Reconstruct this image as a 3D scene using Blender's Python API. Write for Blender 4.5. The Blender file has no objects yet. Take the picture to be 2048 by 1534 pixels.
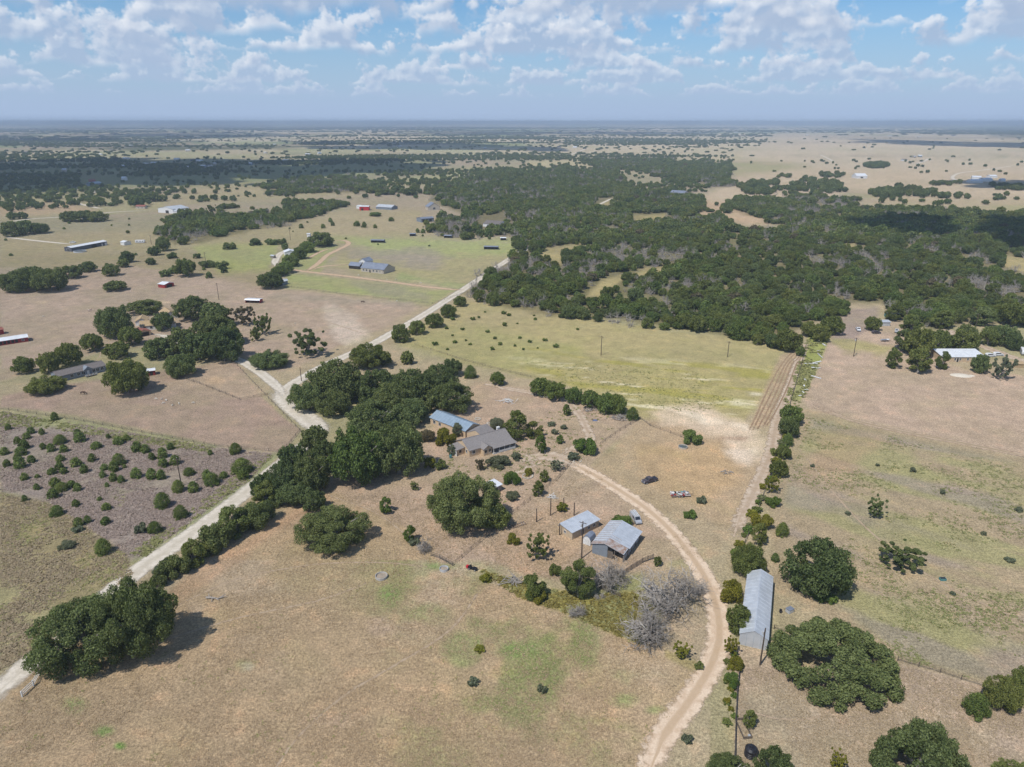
import bpy, math, random
import numpy as np
from mathutils import Vector, Matrix

SC = bpy.context.scene
COL = SC.collection
R = math.radians

# ---------------------------------------------------------------- camera
CAM_H, PITCH, FPX = 110.0, R(20.24), 1421.0
cam_d = bpy.data.cameras.new('camera')
cam_d.sensor_fit = 'HORIZONTAL'; cam_d.sensor_width = 36.0
cam_d.lens = 36.0 * FPX / 2048.0
cam_d.clip_start = 0.5; cam_d.clip_end = 200000.0
cam = bpy.data.objects.new('camera', cam_d); COL.objects.link(cam)
cam.location = (0, 0, CAM_H); cam.rotation_euler = (R(90) - PITCH, 0, 0)
SC.camera = cam
SC.view_settings.view_transform = 'Standard'; SC.view_settings.look = 'None'
SC.view_settings.gamma = 1.0; SC.view_settings.exposure = 0.0
SC.view_settings.use_curve_mapping = False
cy = SC.cycles
cy.max_bounces = 5; cy.diffuse_bounces = 2; cy.glossy_bounces = 2; cy.transmission_bounces = 3
cy.transparent_max_bounces = 12; cy.volume_bounces = 0
cy.use_denoising = True; cy.sample_clamp_indirect = 6.0
cy.use_adaptive_sampling = True; cy.adaptive_threshold = 0.02

# ---------------------------------------------------------------- sun and sky
SUN_EL, SUN_AZ = R(56), R(220)          # azimuth clockwise from +Y: behind the camera, to the left
SUN_DIR = Vector((math.sin(SUN_AZ) * math.cos(SUN_EL), math.cos(SUN_AZ) * math.cos(SUN_EL), math.sin(SUN_EL)))
sun_d = bpy.data.lights.new('sun', 'SUN'); sun_d.energy = 3.7; sun_d.angle = R(0.53); sun_d.color = (1.0, 0.965, 0.91)
sun = bpy.data.objects.new('sun', sun_d); COL.objects.link(sun)
sun.rotation_euler = SUN_DIR.to_track_quat('Z', 'Y').to_euler(); sun.location = (0, 0, 300)

world = bpy.data.worlds.new('World'); SC.world = world; world.use_nodes = True
wt = world.node_tree; wt.nodes.clear()
class NB:
    """small node-tree builder"""
    def __init__(s, nt): s.nt = nt
    def new(s, t, **kw):
        n = s.nt.nodes.new(t)
        for k, v in kw.items(): setattr(n, k, v)
        return n
    def put(s, sock, v):
        if hasattr(v, 'is_linked') or isinstance(v, bpy.types.NodeSocket): s.nt.links.new(v, sock)
        else: sock.default_value = v
    def m(s, op, a, b=0.0, c=0.0, clamp=False):
        n = s.new('ShaderNodeMath', operation=op, use_clamp=clamp)
        s.put(n.inputs[0], a); s.put(n.inputs[1], b); s.put(n.inputs[2], c)
        return n.outputs[0]
    def sstep(s, v, lo, hi, to0=0.0, to1=1.0):
        n = s.new('ShaderNodeMapRange', interpolation_type='SMOOTHSTEP')
        s.put(n.inputs[0], v); s.put(n.inputs[1], lo); s.put(n.inputs[2], hi); s.put(n.inputs[3], to0); s.put(n.inputs[4], to1)
        return n.outputs[0]
    def lin(s, v, lo, hi, to0=0.0, to1=1.0):
        n = s.new('ShaderNodeMapRange', clamp=True)
        s.put(n.inputs[0], v); s.put(n.inputs[1], lo); s.put(n.inputs[2], hi); s.put(n.inputs[3], to0); s.put(n.inputs[4], to1)
        return n.outputs[0]
    def mix(s, f, a, b, blend='MIX'):
        n = s.new('ShaderNodeMix', data_type='RGBA', blend_type=blend, clamp_factor=True)
        s.put(n.inputs[0], f); s.put(n.inputs[6], a); s.put(n.inputs[7], b)
        return n.outputs[2]
    def noise(s, vec, scale, detail=3.0, rough=0.55, dims='3D', out=0, dist=0.0):
        n = s.new('ShaderNodeTexNoise', noise_dimensions=dims)
        if vec is not None: s.put(n.inputs['Vector'], vec)
        n.inputs['Scale'].default_value = scale; n.inputs['Detail'].default_value = detail
        n.inputs['Roughness'].default_value = rough; n.inputs['Distortion'].default_value = dist
        return n.outputs[out]
    def comb(s, x, y, z=0.0):
        n = s.new('ShaderNodeCombineXYZ')
        s.put(n.inputs[0], x); s.put(n.inputs[1], y); s.put(n.inputs[2], z)
        return n.outputs[0]
    def rgb(s, c): return (c[0], c[1], c[2], 1.0)

W = NB(wt)
sky = W.new('ShaderNodeTexSky', sky_type='NISHITA')
sky.sun_disc = False; sky.sun_elevation = SUN_EL; sky.sun_rotation = SUN_AZ
sky.altitude = 350; sky.air_density = 1.0; sky.dust_density = 0.6; sky.ozone_density = 3.0
tc = W.new('ShaderNodeTexCoord')
sx = W.new('ShaderNodeSeparateXYZ'); wt.links.new(tc.outputs['Generated'], sx.inputs[0])
dx, dy, dz = sx.outputs
hh = W.m('SQRT', W.m('ADD', W.m('MULTIPLY', dx, dx), W.m('MULTIPLY', dy, dy)))
te = W.m('DIVIDE', dz, W.m('MAXIMUM', hh, 0.02))
azm = W.m('ARCTAN2', dx, dy)
# clear air: the Nishita sky, a little deeper blue, greyer and bluer close to the horizon
skyc = W.mix(1.0, sky.outputs[0], W.rgb((0.68, 0.95, 1.14)), 'MULTIPLY')
HZ = (4.0, 5.2, 7.3)
low = W.sstep(te, 0.0, 0.17, 0.88, 0.0)
skyc = W.mix(low, skyc, W.rgb(HZ))
# fair-weather cumulus: shells of cloud at growing distance (km), flat bases at one height, billowing tops
BASE, TOP = 0.90, 1.62
shells = [1.6, 4.2, 5.6, 7.0, 8.8, 11.0, 14.5, 20.0, 29.0]
for j, D in reversed(list(enumerate(shells))):
    u = W.m('MULTIPLY_ADD', azm, D, 37.7 * (j + 1))
    v = W.m('MULTIPLY', te, D)
    d = W.noise(W.comb(u, W.m('MULTIPLY', v, 1.15)), 1.75 * min(1.0, (11.0 / D) ** 0.4), 4.0, 0.6, '2D')
    cover = W.noise(W.comb(u, 3.1 * j), 0.50, 0.0, 0.5, '2D')
    hz = W.lin(v, BASE, TOP)
    # density falls with height; coverage opens and closes whole groups, so tops differ in height
    den = W.m('SUBTRACT', W.m('MULTIPLY_ADD', W.m('SUBTRACT', cover, 0.5), 0.95, d), W.m('MULTIPLY', hz, 0.42))
    a = W.sstep(den, 0.315, 0.43)
    wob = W.m('MULTIPLY_ADD', W.m('SUBTRACT', d, 0.5), 0.30, BASE)
    a = W.m('MULTIPLY', a, W.sstep(W.m('SUBTRACT', v, wob), -0.07, 0.08))
    a = W.m('MULTIPLY', a, W.sstep(v, TOP + 0.2, TOP - 0.1))
    # sun-facing relief: noise difference towards the sun (up and to the left)
    d2 = W.noise(W.comb(W.m('SUBTRACT', u, 0.055), W.m('MULTIPLY_ADD', v, 1.15, 0.09)), 1.75 * min(1.0, (11.0 / D) ** 0.4), 2.0, 0.6, '2D')
    rel = W.m('MULTIPLY', W.m('SUBTRACT', d, d2), 5.0)
    edge = W.lin(den, 0.40, 0.62, 0.26, -0.22)
    lit = W.m('ADD', W.m('ADD', W.m('MULTIPLY_ADD', hz, 0.75, 0.06), rel), edge, clamp=True)
    fade = 1.0 - math.exp(-max(D - 4.5, 0) / 14.0)
    dark = np.array((3.9, 4.95, 6.7)); white = np.array((9.2, 9.35, 9.7)); hz_c = np.array((4.3, 5.45, 7.4))
    c0 = dark * (1 - fade) + hz_c * fade; c1 = white * (1 - fade * 0.7) + hz_c * fade * 0.7
    c = W.mix(lit, W.rgb(c0), W.rgb(c1))
    a = W.m('MULTIPLY', a, 0.97 - 0.36 * fade)
    skyc = W.mix(a, skyc, c)
skyc = W.mix(W.sstep(te, 0.002, 0.048, 0.92, 0.0), skyc, W.rgb(HZ))
bg = W.new('ShaderNodeBackground'); wt.links.new(skyc, bg.inputs[0]); bg.inputs[1].default_value = 0.1
wo = W.new('ShaderNodeOutputWorld'); wt.links.new(bg.outputs[0], wo.inputs[0])
world.cycles.sampling_method = 'NONE'

# ---------------------------------------------------------------- picture <-> ground
SP, CP = math.sin(PITCH), math.cos(PITCH)
def ray(px, py):
    x = (px - 1024.0) / FPX; y = -(py - 767.0) / FPX
    return Vector((x, y * SP + CP, y * CP - SP))
def G(px, py, z=0.0):
    d = ray(px, py); t = (z - CAM_H) / d.z
    return Vector((d.x * t, d.y * t, z))
def depth_of(p): return p.y * CP - (p.z - CAM_H) * SP
def proj_np(X, Y):
    dep = np.maximum(Y * CP + CAM_H * SP, 1e-3)
    yy = (Y * SP - CAM_H * CP) / dep
    return 1024.0 + FPX * X / dep, 767.0 - FPX * yy
def lin1(c):
    c = c / 255.0
    return c / 12.92 if c <= 0.04045 else ((c + 0.055) / 1.055) ** 2.4
def S(r, g, b, k=1.0): return np.array([lin1(r) * k, lin1(g) * k, lin1(b) * k])

# ---------------------------------------------------------------- value noise on the ground (numpy)
def vnoise(X, Y, scale, seed=0):
    x = X / scale; y = Y / scale
    xi = np.floor(x).astype(np.int64); yi = np.floor(y).astype(np.int64)
    fx = x - xi; fy = y - yi
    fx = fx * fx * (3 - 2 * fx); fy = fy * fy * (3 - 2 * fy)
    def h(a, b):
        n = (a * 374761393 + b * 668265263 + seed * 974634877) & 0xffffffff
        n = ((n ^ (n >> 13)) * 1274126177) & 0xffffffff
        return ((n ^ (n >> 16)) & 0xffff) / 65535.0
    return (h(xi, yi) * (1 - fx) + h(xi + 1, yi) * fx) * (1 - fy) + (h(xi, yi + 1) * (1 - fx) + h(xi + 1, yi + 1) * fx) * fy
def fbm(X, Y, scale, octv=4, seed=0):
    s = 0; a = 1; t = 0
    for o in range(octv):
        s = s + a * vnoise(X, Y, scale / 2 ** o, seed + 17 * o); t += a; a *= 0.55
    return s / t

# ---------------------------------------------------------------- mesh and object helpers
class MB:
    def __init__(s): s.v = []; s.f = []
    def add(s, vs, fs):
        o = len(s.v); s.v += [tuple(a) for a in vs]; s.f += [tuple(i + o for i in f) for f in fs]; return s
    def box(s, c, size, rz=0.0, rx=0.0, ry=0.0):
        hx, hy, hz = size[0] / 2, size[1] / 2, size[2] / 2
        M = Matrix.Rotation(rz, 3, 'Z') @ Matrix.Rotation(ry, 3, 'Y') @ Matrix.Rotation(rx, 3, 'X')
        c = Vector(c)
        vs = [c + M @ Vector((a * hx, b * hy, d * hz)) for a in (-1, 1) for b in (-1, 1) for d in (-1, 1)]
        return s.add(vs, [(0, 1, 3, 2), (4, 6, 7, 5), (0, 4, 5, 1), (2, 3, 7, 6), (0, 2, 6, 4), (1, 5, 7, 3)])
    def bar(s, a, b, w, h=None):
        a = Vector(a); b = Vector(b); d = b - a; L = d.length
        if L < 1e-6: return s
        q = d.to_track_quat('X', 'Z').to_matrix(); h = h or w; c = (a + b) / 2
        vs = [c + q @ Vector((i * L / 2, j * w / 2, k * h / 2)) for i in (-1, 1) for j in (-1, 1) for k in (-1, 1)]
        return s.add(vs, [(0, 1, 3, 2), (4, 6, 7, 5), (0, 4, 5, 1), (2, 3, 7, 6), (0, 2, 6, 4), (1, 5, 7, 3)])
    def tube(s, pts, rad, n=6, cap=True):
        pts = [Vector(p) for p in pts]; rings = []
        for i, p in enumerate(pts):
            d = (pts[min(i + 1, len(pts) - 1)] - pts[max(i - 1, 0)]).normalized()
            q = d.to_track_quat('Z', 'Y').to_matrix(); r = rad[i] if hasattr(rad, '__len__') else rad
            rings.append([p + q @ Vector((math.cos(2 * math.pi * k / n) * r, math.sin(2 * math.pi * k / n) * r, 0)) for k in range(n)])
        vs = [v for rg in rings for v in rg]; fs = []
        for i in range(len(pts) - 1):
            for k in range(n):
                a = i * n + k; b = i * n + (k + 1) % n
                fs.append((a, b, b + n, a + n))
        if cap:
            fs.append(tuple(range(n - 1, -1, -1))); fs.append(tuple((len(pts) - 1) * n + k for k in range(n)))
        return s.add(vs, fs)
    def prism(s, prof, y0, y1, plane='xz'):
        """profile polygon (x,z) swept along y (or (y,z) along x)"""
        n = len(prof)
        if plane == 'xz': vs = [(a, y0, b) for a, b in prof] + [(a, y1, b) for a, b in prof]
        else: vs = [(y0, a, b) for a, b in prof] + [(y1, a, b) for a, b in prof]
        fs = [tuple(range(n)), tuple(range(2 * n - 1, n - 1, -1))] + [(i, i + n, (i + 1) % n + n, (i + 1) % n) for i in range(n)]
        return s.add(vs, fs)
    def lathe(s, prof, n=16, c=(0, 0, 0)):
        vs = [(c[0] + r * math.cos(2 * math.pi * k / n), c[1] + r * math.sin(2 * math.pi * k / n), c[2] + z) for r, z in prof for k in range(n)]
        fs = [(i * n + k, i * n + (k + 1) % n, (i + 1) * n + (k + 1) % n, (i + 1) * n + k) for i in range(len(prof) - 1) for k in range(n)]
        return s.add(vs, fs)
    def mesh(s, name, mat=None):
        me = bpy.data.meshes.new(name); me.from_pydata(s.v, [], s.f); me.update()
        if mat: me.materials.append(mat)
        return me
    def build(s, name, mat, parent=None):
        return link(name, s.mesh(name, mat), parent)
def link(name, data, parent=None):
    o = bpy.data.objects.new(name, data); COL.objects.link(o)
    if parent is not None: o.parent = parent
    return o
def tag(o, label=None, cat=None, group=None, kind=None):
    if label: o['label'] = label
    if cat: o['category'] = cat
    if group: o['group'] = group
    if kind: o['kind'] = kind
    return o
def thing(name, label, cat, loc=(0, 0, 0), rz=0.0, group=None):
    o = link(name, None); o.location = loc; o.rotation_euler = (0, 0, rz); o.empty_display_size = 0.5
    return tag(o, label, cat, group)

# ---------------------------------------------------------------- materials
def new_mat(name):
    m = bpy.data.materials.new(name); m.use_nodes = True; m.node_tree.nodes.clear()
    return m, NB(m.node_tree)
def out(nb, sh):
    o = nb.new('ShaderNodeOutputMaterial'); nb.nt.links.new(sh, o.inputs[0])
_mats = {}
def M(name, c1, c2=None, scale=1.5, rough=0.85, metal=0.0, detail=4.0, spec=0.3, bump=0.0, stretch=None):
    """weathered surface: two colours mixed by noise in object space"""
    if name in _mats: return _mats[name]
    m, nb = new_mat(name)
    b = nb.new('ShaderNodeBsdfPrincipled')
    b.inputs['Roughness'].default_value = rough; b.inputs['Metallic'].default_value = metal
    b.inputs['Specular IOR Level'].default_value = spec
    co = nb.new('ShaderNodeTexCoord').outputs['Object']
    if stretch:
        mp = nb.new('ShaderNodeMapping'); nb.put(mp.inputs['Vector'], co); mp.inputs['Scale'].default_value = stretch; co = mp.outputs[0]
    c2 = c2 if c2 is not None else [x * 0.75 for x in c1]
    n = nb.noise(co, scale, detail, 0.6)
    f = nb.sstep(n, 0.36, 0.66)
    nb.put(b.inputs['Base Color'], nb.mix(f, nb.rgb(c1), nb.rgb(c2)))
    if bump > 0:
        bp = nb.new('ShaderNodeBump'); bp.inputs['Strength'].default_value = bump; bp.inputs['Distance'].default_value = 0.05
        nb.put(bp.inputs['Height'], n); nb.put(b.inputs['Normal'], bp.outputs[0])
    out(nb, b.outputs[0]); _mats[name] = m
    return m
# ================================================================ ground sheet
def smooth(a, lo, hi):
    t = np.clip((a - lo) / (hi - lo), 0, 1); return t * t * (3 - 2 * t)
def poly_sd(U, V, poly):
    """signed distance (picture px, negative inside) to a polygon"""
    P = np.array(poly, float); n = len(P); d = np.full(U.shape, 1e9); ins = np.zeros(U.shape, bool)
    for i in range(n):
        a = P[i]; b = P[(i + 1) % n]; e = b - a; w0 = U - a[0]; w1 = V - a[1]
        t = np.clip((w0 * e[0] + w1 * e[1]) / max(e @ e, 1e-9), 0, 1)
        d = np.minimum(d, np.hypot(w0 - e[0] * t, w1 - e[1] * t))
        c = ((a[1] > V) != (b[1] > V))
        with np.errstate(divide='ignore', invalid='ignore'):
            xi = (b[0] - a[0]) * (V - a[1]) / (b[1] - a[1] + 1e-12) + a[0]
        ins ^= c & (U < xi)
    return np.where(ins, -d, d)

th_dense = np.linspace(-50, 50, 780)
th = R(1) * np.concatenate([np.linspace(-180, -52, 26), th_dense, np.linspace(52, 180, 26)[:-1]])
dep_ang = np.concatenate([[80, 68, 60], np.linspace(53, 0.14, 500), [0.12, 0.105]])
rad = CAM_H / np.tan(R(1) * dep_ang)
nr, nt_ = len(rad), len(th)
TH, RD = np.meshgrid(th, rad)
GX = (RD * np.sin(TH)).ravel(); GY = (RD * np.cos(TH)).ravel(); GR = RD.ravel()
GZ = smooth(GR, 9000, 26000) * (fbm(GX, GY, 9000, 3, 5) - 0.35) * 90
U, V = proj_np(GX, GY)
front = (GY > 20)
n_big = fbm(GX, GY, 90, 4, 1); n_mid = fbm(GX, GY, 22, 4, 2); n_sm = fbm(GX, GY, 6, 3, 3)
n_huge = fbm(GX, GY, 900, 4, 4); n_dist = fbm(GX, GY, 420, 5, 9)
# default rangeland
gc = np.empty((len(GX), 3))
straw, brown, green, grey = S(176, 160, 126), S(150, 130, 104), S(139, 142, 92), S(140, 128, 117)
gc[:] = straw * 0.6 + brown * 0.4
f = smooth(n_big, 0.42, 0.62)[:, None]; gc[:] = gc * (1 - 0.45 * f) + green * 0.45 * f
f = smooth(n_huge, 0.45, 0.6)[:, None]; gc[:] = gc * (1 - 0.35 * f) + grey * 0.35 * f
# far country: bands of scrub, pasture and pale fields
far = smooth(GR, 1500, 4200)[:, None]
bandn = fbm(GX / 3.0, GY, 420, 4, 27)
fs_ = smooth(bandn, 0.47, 0.58)[:, None] * smooth(GR, 1300, 2500)[:, None]
gc[:] = gc * (1 - 0.8 * fs_) + S(78, 88, 62) * 0.8 * fs_
fp = smooth(fbm(GX / 3.0, GY, 520, 4, 21), 0.5, 0.58)[:, None] * far
gc[:] = gc * (1 - 0.85 * fp) + S(206, 188, 154) * 0.85 * fp
fg = smooth(fbm(GX, GY, 520, 3, 23), 0.55, 0.62)[:, None] * far
gc[:] = gc * (1 - 0.6 * fg) + S(132, 146, 92) * 0.6 * fg
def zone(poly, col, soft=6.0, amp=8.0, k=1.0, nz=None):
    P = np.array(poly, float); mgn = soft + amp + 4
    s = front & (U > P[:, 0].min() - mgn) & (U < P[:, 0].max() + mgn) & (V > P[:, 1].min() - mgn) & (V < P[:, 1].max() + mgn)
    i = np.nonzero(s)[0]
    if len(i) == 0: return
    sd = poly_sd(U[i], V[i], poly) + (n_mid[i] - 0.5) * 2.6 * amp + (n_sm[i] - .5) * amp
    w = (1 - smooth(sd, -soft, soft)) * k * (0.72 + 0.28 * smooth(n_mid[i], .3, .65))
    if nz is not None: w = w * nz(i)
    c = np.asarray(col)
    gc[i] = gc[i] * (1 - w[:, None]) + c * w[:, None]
def patch(cx, cy_, rx, ry, col, k=0.7, jag=0.5):
    s = front & (np.abs(U - cx) < rx * 1.7) & (np.abs(V - cy_) < ry * 1.7); i = np.nonzero(s)[0]
    if len(i) == 0: return
    q = np.hypot((U[i] - cx) / rx, (V[i] - cy_) / ry) + (n_mid[i] - 0.5) * 2 * jag + (n_sm[i] - 0.5) * jag
    w = (1 - smooth(q, 0.25, 1.15)) * k * (0.35 + 0.65 * smooth(n_sm[i], .3, .6))
    gc[i] = gc[i] * (1 - w[:, None]) + np.asarray(col) * w[:, None]
hi = lambda n, lo, up: (lambda i: smooth(n[i], lo, up))
# --- far left
zone([(0, 385), (180, 378), (330, 395), (330, 420), (0, 440)], S(158, 150, 106), 6, 6, .8)
zone([(0, 405), (140, 405), (200, 425), (60, 432), (0, 432)], S(176, 148, 118), 5, 4, .8)
zone([(0, 325), (500, 318), (900, 320), (850, 345), (500, 372), (190, 375), (0, 392)], S(124, 132, 86), 10, 8, .8)
zone([(420, 365), (700, 372), (720, 392), (300, 412), (300, 395)], S(165, 150, 112), 8, 5, .7)
zone([(0, 500), (330, 500), (560, 530), (560, 580), (0, 530)], S(150, 136, 98), 10, 10, .8)
zone([(0, 470), (560, 450), (700, 420), (840, 420), (860, 460), (560, 500), (0, 505)], S(160, 146, 106), 10, 8, .8)
zone([(380, 490), (560, 485), (540, 540), (440, 548)], S(150, 158, 86), 6, 8, .6)
# --- the pasture with the red shelters
zone([(0, 560), (250, 530), (430, 555), (575, 580), (850, 607), (770, 655), (640, 712), (560, 745), (450, 700), (250, 690), (0, 760)], S(170, 148, 126), 6, 6)
zone([(650, 610), (700, 630), (745, 670), (720, 690), (690, 700), (660, 665)], S(196, 178, 158), 10, 14, .75)
zone([(540, 590), (840, 600), (820, 612), (600, 600)], S(146, 140, 120), 8, 6, .5)
patch(325, 605, 25, 4, S(206, 178, 140)); patch(290, 844, 16, 8, S(214, 182, 140), .95, .15); patch(82, 604, 15, 4, S(210, 180, 142), .9, .2)
# --- paddocks of the big grey-roofed house
zone([(575, 545), (905, 582), (865, 608), (700, 590), (570, 574)], S(150, 152, 96), 5, 7)
zone([(700, 562), (860, 580), (850, 600), (740, 590)], S(146, 134, 118), 8, 10, .6)
zone([(700, 500), (1050, 490), (940, 575), (640, 535)], S(158, 148, 106), 8, 10)
zone([(640, 470), (1060, 478), (1020, 510), (760, 510)], S(154, 160, 100), 8, 12, .8)
zone([(700, 500), (850, 495), (900, 520), (860, 540), (700, 515)], S(148, 136, 124), 8, 14, .7)
zone([(640, 420), (850, 432), (1000, 470), (900, 478), (640, 470)], S(164, 148, 116), 10, 8, .8)
zone([(560, 500), (680, 490), (640, 545), (560, 540)], S(150, 152, 92), 5, 6, .8)
zone([(800, 545), (930, 570), (925, 582), (790, 560)], S(132, 152, 88), 6, 8, .5)
# --- left dirt pasture by the grey home
zone([(0, 790), (120, 770), (330, 742), (470, 720), (520, 790), (600, 860), (565, 905), (430, 890), (150, 830), (0, 815)], S(163, 139, 119), 4, 3)
zone([(400, 735), (455, 722), (535, 790), (490, 800), (330, 770)], S(172, 150, 122), 4, 4, .8)
patch(430, 760, 30, 10, S(196, 164, 126), .6)
# --- lavender-brown brush field with the junipers
zone([(0, 822), (100, 838), (430, 895), (560, 910), (525, 965), (300, 1130), (255, 1115), (110, 1010), (0, 985)], S(152, 137, 124), 8, 14)
zone([(0, 822), (100, 836), (430, 893), (420, 903), (90, 852), (0, 850)], S(150, 155, 92), 6, 12, .75)
zone([(560, 908), (530, 962), (290, 1135), (262, 1128), (480, 960), (520, 910)], S(146, 152, 96), 6, 10, .7)
zone([(0, 985), (110, 1010), (250, 1110), (262, 1150), (120, 1270), (0, 1340)], S(150, 136, 98), 6, 8)
zone([(0, 1150), (120, 1220), (80, 1290), (0, 1345)], S(160, 150, 108), 8, 10, .8)
patch(240, 1000, 12, 14, S(166, 172, 80), .6); patch(420, 1005, 30, 14, S(160, 160, 100), .5)
# --- front field
zone([(640, 960), (880, 965), (1000, 1060), (870, 1130), (1040, 1180), (1240, 1265), (1400, 1340), (1330, 1445), (1280, 1534), (1200, 1700), (-200, 1700), (-100, 1480), (60, 1340), (330, 1200), (420, 1110), (560, 1020)], S(171, 146, 112), 8, 10)
i = np.nonzero(front & (V > 1120) & (V < 1600) & (U > 300) & (U < 1420))[0]
w = smooth(fbm(GX[i], GY[i], 16, 5, 31), 0.46, 0.64) * smooth(U[i], 640, 900) * (1 - smooth(U[i], 1180, 1430)) * 0.9 * (1 - smooth(V[i], 1380, 1500) * .5)
gc[i] = gc[i] * (1 - w[:, None]) + S(130, 134, 80) * w[:, None]
w = smooth(fbm(GX[i], GY[i], 40, 4, 33), 0.5, 0.66) * 0.5
gc[i] = gc[i] * (1 - w[:, None]) + S(178, 158, 132) * w[:, None]
for a in [(785, 1190, 30, 26, .8), (925, 1300, 42, 34, .75), (880, 1130, 45, 12, .5), (205, 1462, 28, 14, .6), (240, 1492, 16, 10, .7), (490, 1330, 26, 14, .35), (1040, 1300, 60, 22, .4), (150, 1410, 30, 20, .35), (1250, 1400, 40, 22, .35), (1310, 1420, 30, 14, .35), (860, 1225, 50, 26, .4)]:
    patch(a[0], a[1], a[2], a[3], S(112, 144, 66), min(1.0, a[4] * 1.35))
patch(495, 1333, 20, 12, S(172, 156, 138), .6); patch(390, 1215, 22, 14, S(186, 166, 142), .5); patch(760, 1250, 30, 22, S(190, 164, 144), .55); patch(700, 1440, 120, 24, S(184, 158, 138), .4)
zone([(60, 1345), (330, 1205), (380, 1150), (520, 1060), (640, 980), (660, 1000), (430, 1150), (140, 1345)], S(182, 146, 112), 10, 10, .6)
# weedy yellow-green hollow by the dead trees
zone([(960, 1140), (1110, 1180), (1200, 1190), (1290, 1180), (1330, 1230), (1280, 1290), (1235, 1270), (1130, 1225), (1040, 1195)], S(146, 136, 66), 6, 8, .95)
zone([(1290, 1130), (1420, 1140), (1435, 1290), (1380, 1340), (1300, 1300)], S(164, 144, 118), 8, 8, .8)
zone([(1330, 1300), (1400, 1325), (1395, 1345), (1330, 1315)], S(150, 138, 78), 5, 5, .7)
# --- home yard
zone([(640, 965), (830, 900), (950, 760), (1060, 775), (1280, 838), (1180, 930), (1400, 1100), (1290, 1140), (1130, 1165), (960, 1125), (880, 1130), (860, 1080)], S(171, 147, 122), 8, 8)
zone([(960, 1100), (1120, 1000), (1170, 1040), (1160, 1110), (1060, 1165)], S(178, 149, 118), 8, 10, .8)
zone([(1180, 940), (1290, 840), (1420, 840), (1520, 930), (1470, 1060), (1420, 1120), (1330, 1030)], S(172, 148, 116), 8, 8)
zone([(1270, 900), (1440, 880), (1490, 960), (1400, 1010), (1300, 960)], S(180, 150, 108), 12, 18, .7)
zone([(1290, 1050), (1380, 1020), (1470, 1060), (1440, 1200), (1400, 1100)], S(160, 146, 116), 10, 14, .6)
# --- yellow-green hay field with bare lime patch
zone([(930, 598), (1060, 610), (1300, 655), (1590, 690), (1555, 720), (1490, 850), (1400, 850), (1270, 835), (1120, 770), (960, 730), (800, 690), (820, 660)], S(164, 150, 104), 6, 8)
zone([(800, 690), (900, 655), (1060, 668), (1180, 690), (1160, 740), (1060, 748), (920, 722)], S(156, 150, 96), 14, 18, .8)
zone([(1060, 720), (1560, 735), (1510, 830), (1380, 830), (1150, 780)], S(163, 151, 98), 14, 12, .85)
zone([(1200, 690), (1590, 700), (1560, 740), (1250, 735)], S(158, 148, 100), 10, 10, .7)
i = np.nonzero(front & (V > 640) & (V < 860) & (U > 960) & (U < 1580))[0]
sd = poly_sd(U[i], V[i], [(960, 700), (1100, 690), (1560, 735), (1500, 845), (1290, 830), (1060, 745)])
ang = R(-16); st = GX[i] * math.cos(ang) + GY[i] * math.sin(ang); tt = -GX[i] * math.sin(ang) + GY[i] * math.cos(ang)
sn = fbm(st / 6, tt, 7, 4, 41)
w = (1 - smooth(sd, -14, 4)) * smooth(sn, 0.47, 0.62) * .85
gc[i] = gc[i] * (1 - w[:, None]) + S(157, 148, 74) * w[:, None]
w = (1 - smooth(sd, -14, 4)) * smooth(fbm(st / 7, tt, 4, 4, 43), 0.56, 0.70) * .85 * smooth(V[i], 690, 760)
gc[i] = gc[i] * (1 - w[:, None]) + S(212, 198, 164) * w[:, None]
zone([(1290, 822), (1400, 800), (1500, 842), (1540, 880), (1530, 925), (1470, 925), (1440, 880), (1330, 850)], S(202, 180, 152), 10, 16, .85)
zone([(1340, 815), (1500, 845), (1500, 865), (1400, 850)], S(222, 206, 180), 8, 16, .65)
zone([(1440, 895), (1520, 890), (1500, 930), (1450, 915)], S(220, 202, 180), 10, 18, .55)
zone([(1440, 870), (1500, 872), (1490, 885), (1430, 880)], S(160, 130, 106), 6, 8, .7)
zone([(1560, 708), (1603, 692), (1575, 760), (1540, 855), (1495, 858), (1525, 790)], S(170, 146, 116), 4, 4, .85)
# --- right-hand pastures
zone([(1625, 680), (1800, 640), (1900, 730), (2100, 760), (2100, 925), (1620, 818), (1600, 790)], S(173, 150, 127), 5, 4)
zone([(1690, 618), (1760, 612), (1740, 660), (1700, 690), (1660, 690), (1670, 640)], S(150, 132, 120), 6, 6, .9)
zone([(1640, 675), (1720, 680), (1790, 690), (1780, 712), (1690, 705)], S(156, 150, 88), 8, 12, .7)
zone([(1620, 660), (1665, 655), (1645, 720), (1600, 800), (1585, 800)], S(140, 146, 72), 4, 4, .9)
zone([(1600, 815), (2100, 930), (2100, 1400), (1800, 1325), (1560, 1180), (1530, 1000)], S(158, 140, 110), 6, 8)
i = np.nonzero(front & (V > 815) & (V < 1420) & (U > 1540) & (U < 2100))[0]
sd = poly_sd(U[i], V[i], [(1620, 830), (2100, 935), (2100, 1400), (1810, 1320), (1580, 1150), (1560, 1000)])
ang = R(-35); st = GX[i] * math.cos(ang) + GY[i] * math.sin(ang); tt = -GX[i] * math.sin(ang) + GY[i] * math.cos(ang)
w = (1 - smooth(sd, -16, 4)) * smooth(fbm(st / 3, tt, 14, 5, 51), 0.47, 0.63) * .7
gc[i] = gc[i] * (1 - w[:, None]) + S(148, 144, 96) * w[:, None]
w = (1 - smooth(sd, -16, 4)) * smooth(fbm(st / 2.5, tt, 22, 4, 53), 0.54, 0.66) * .55
gc[i] = gc[i] * (1 - w[:, None]) + S(146, 132, 122) * w[:, None]
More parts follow.
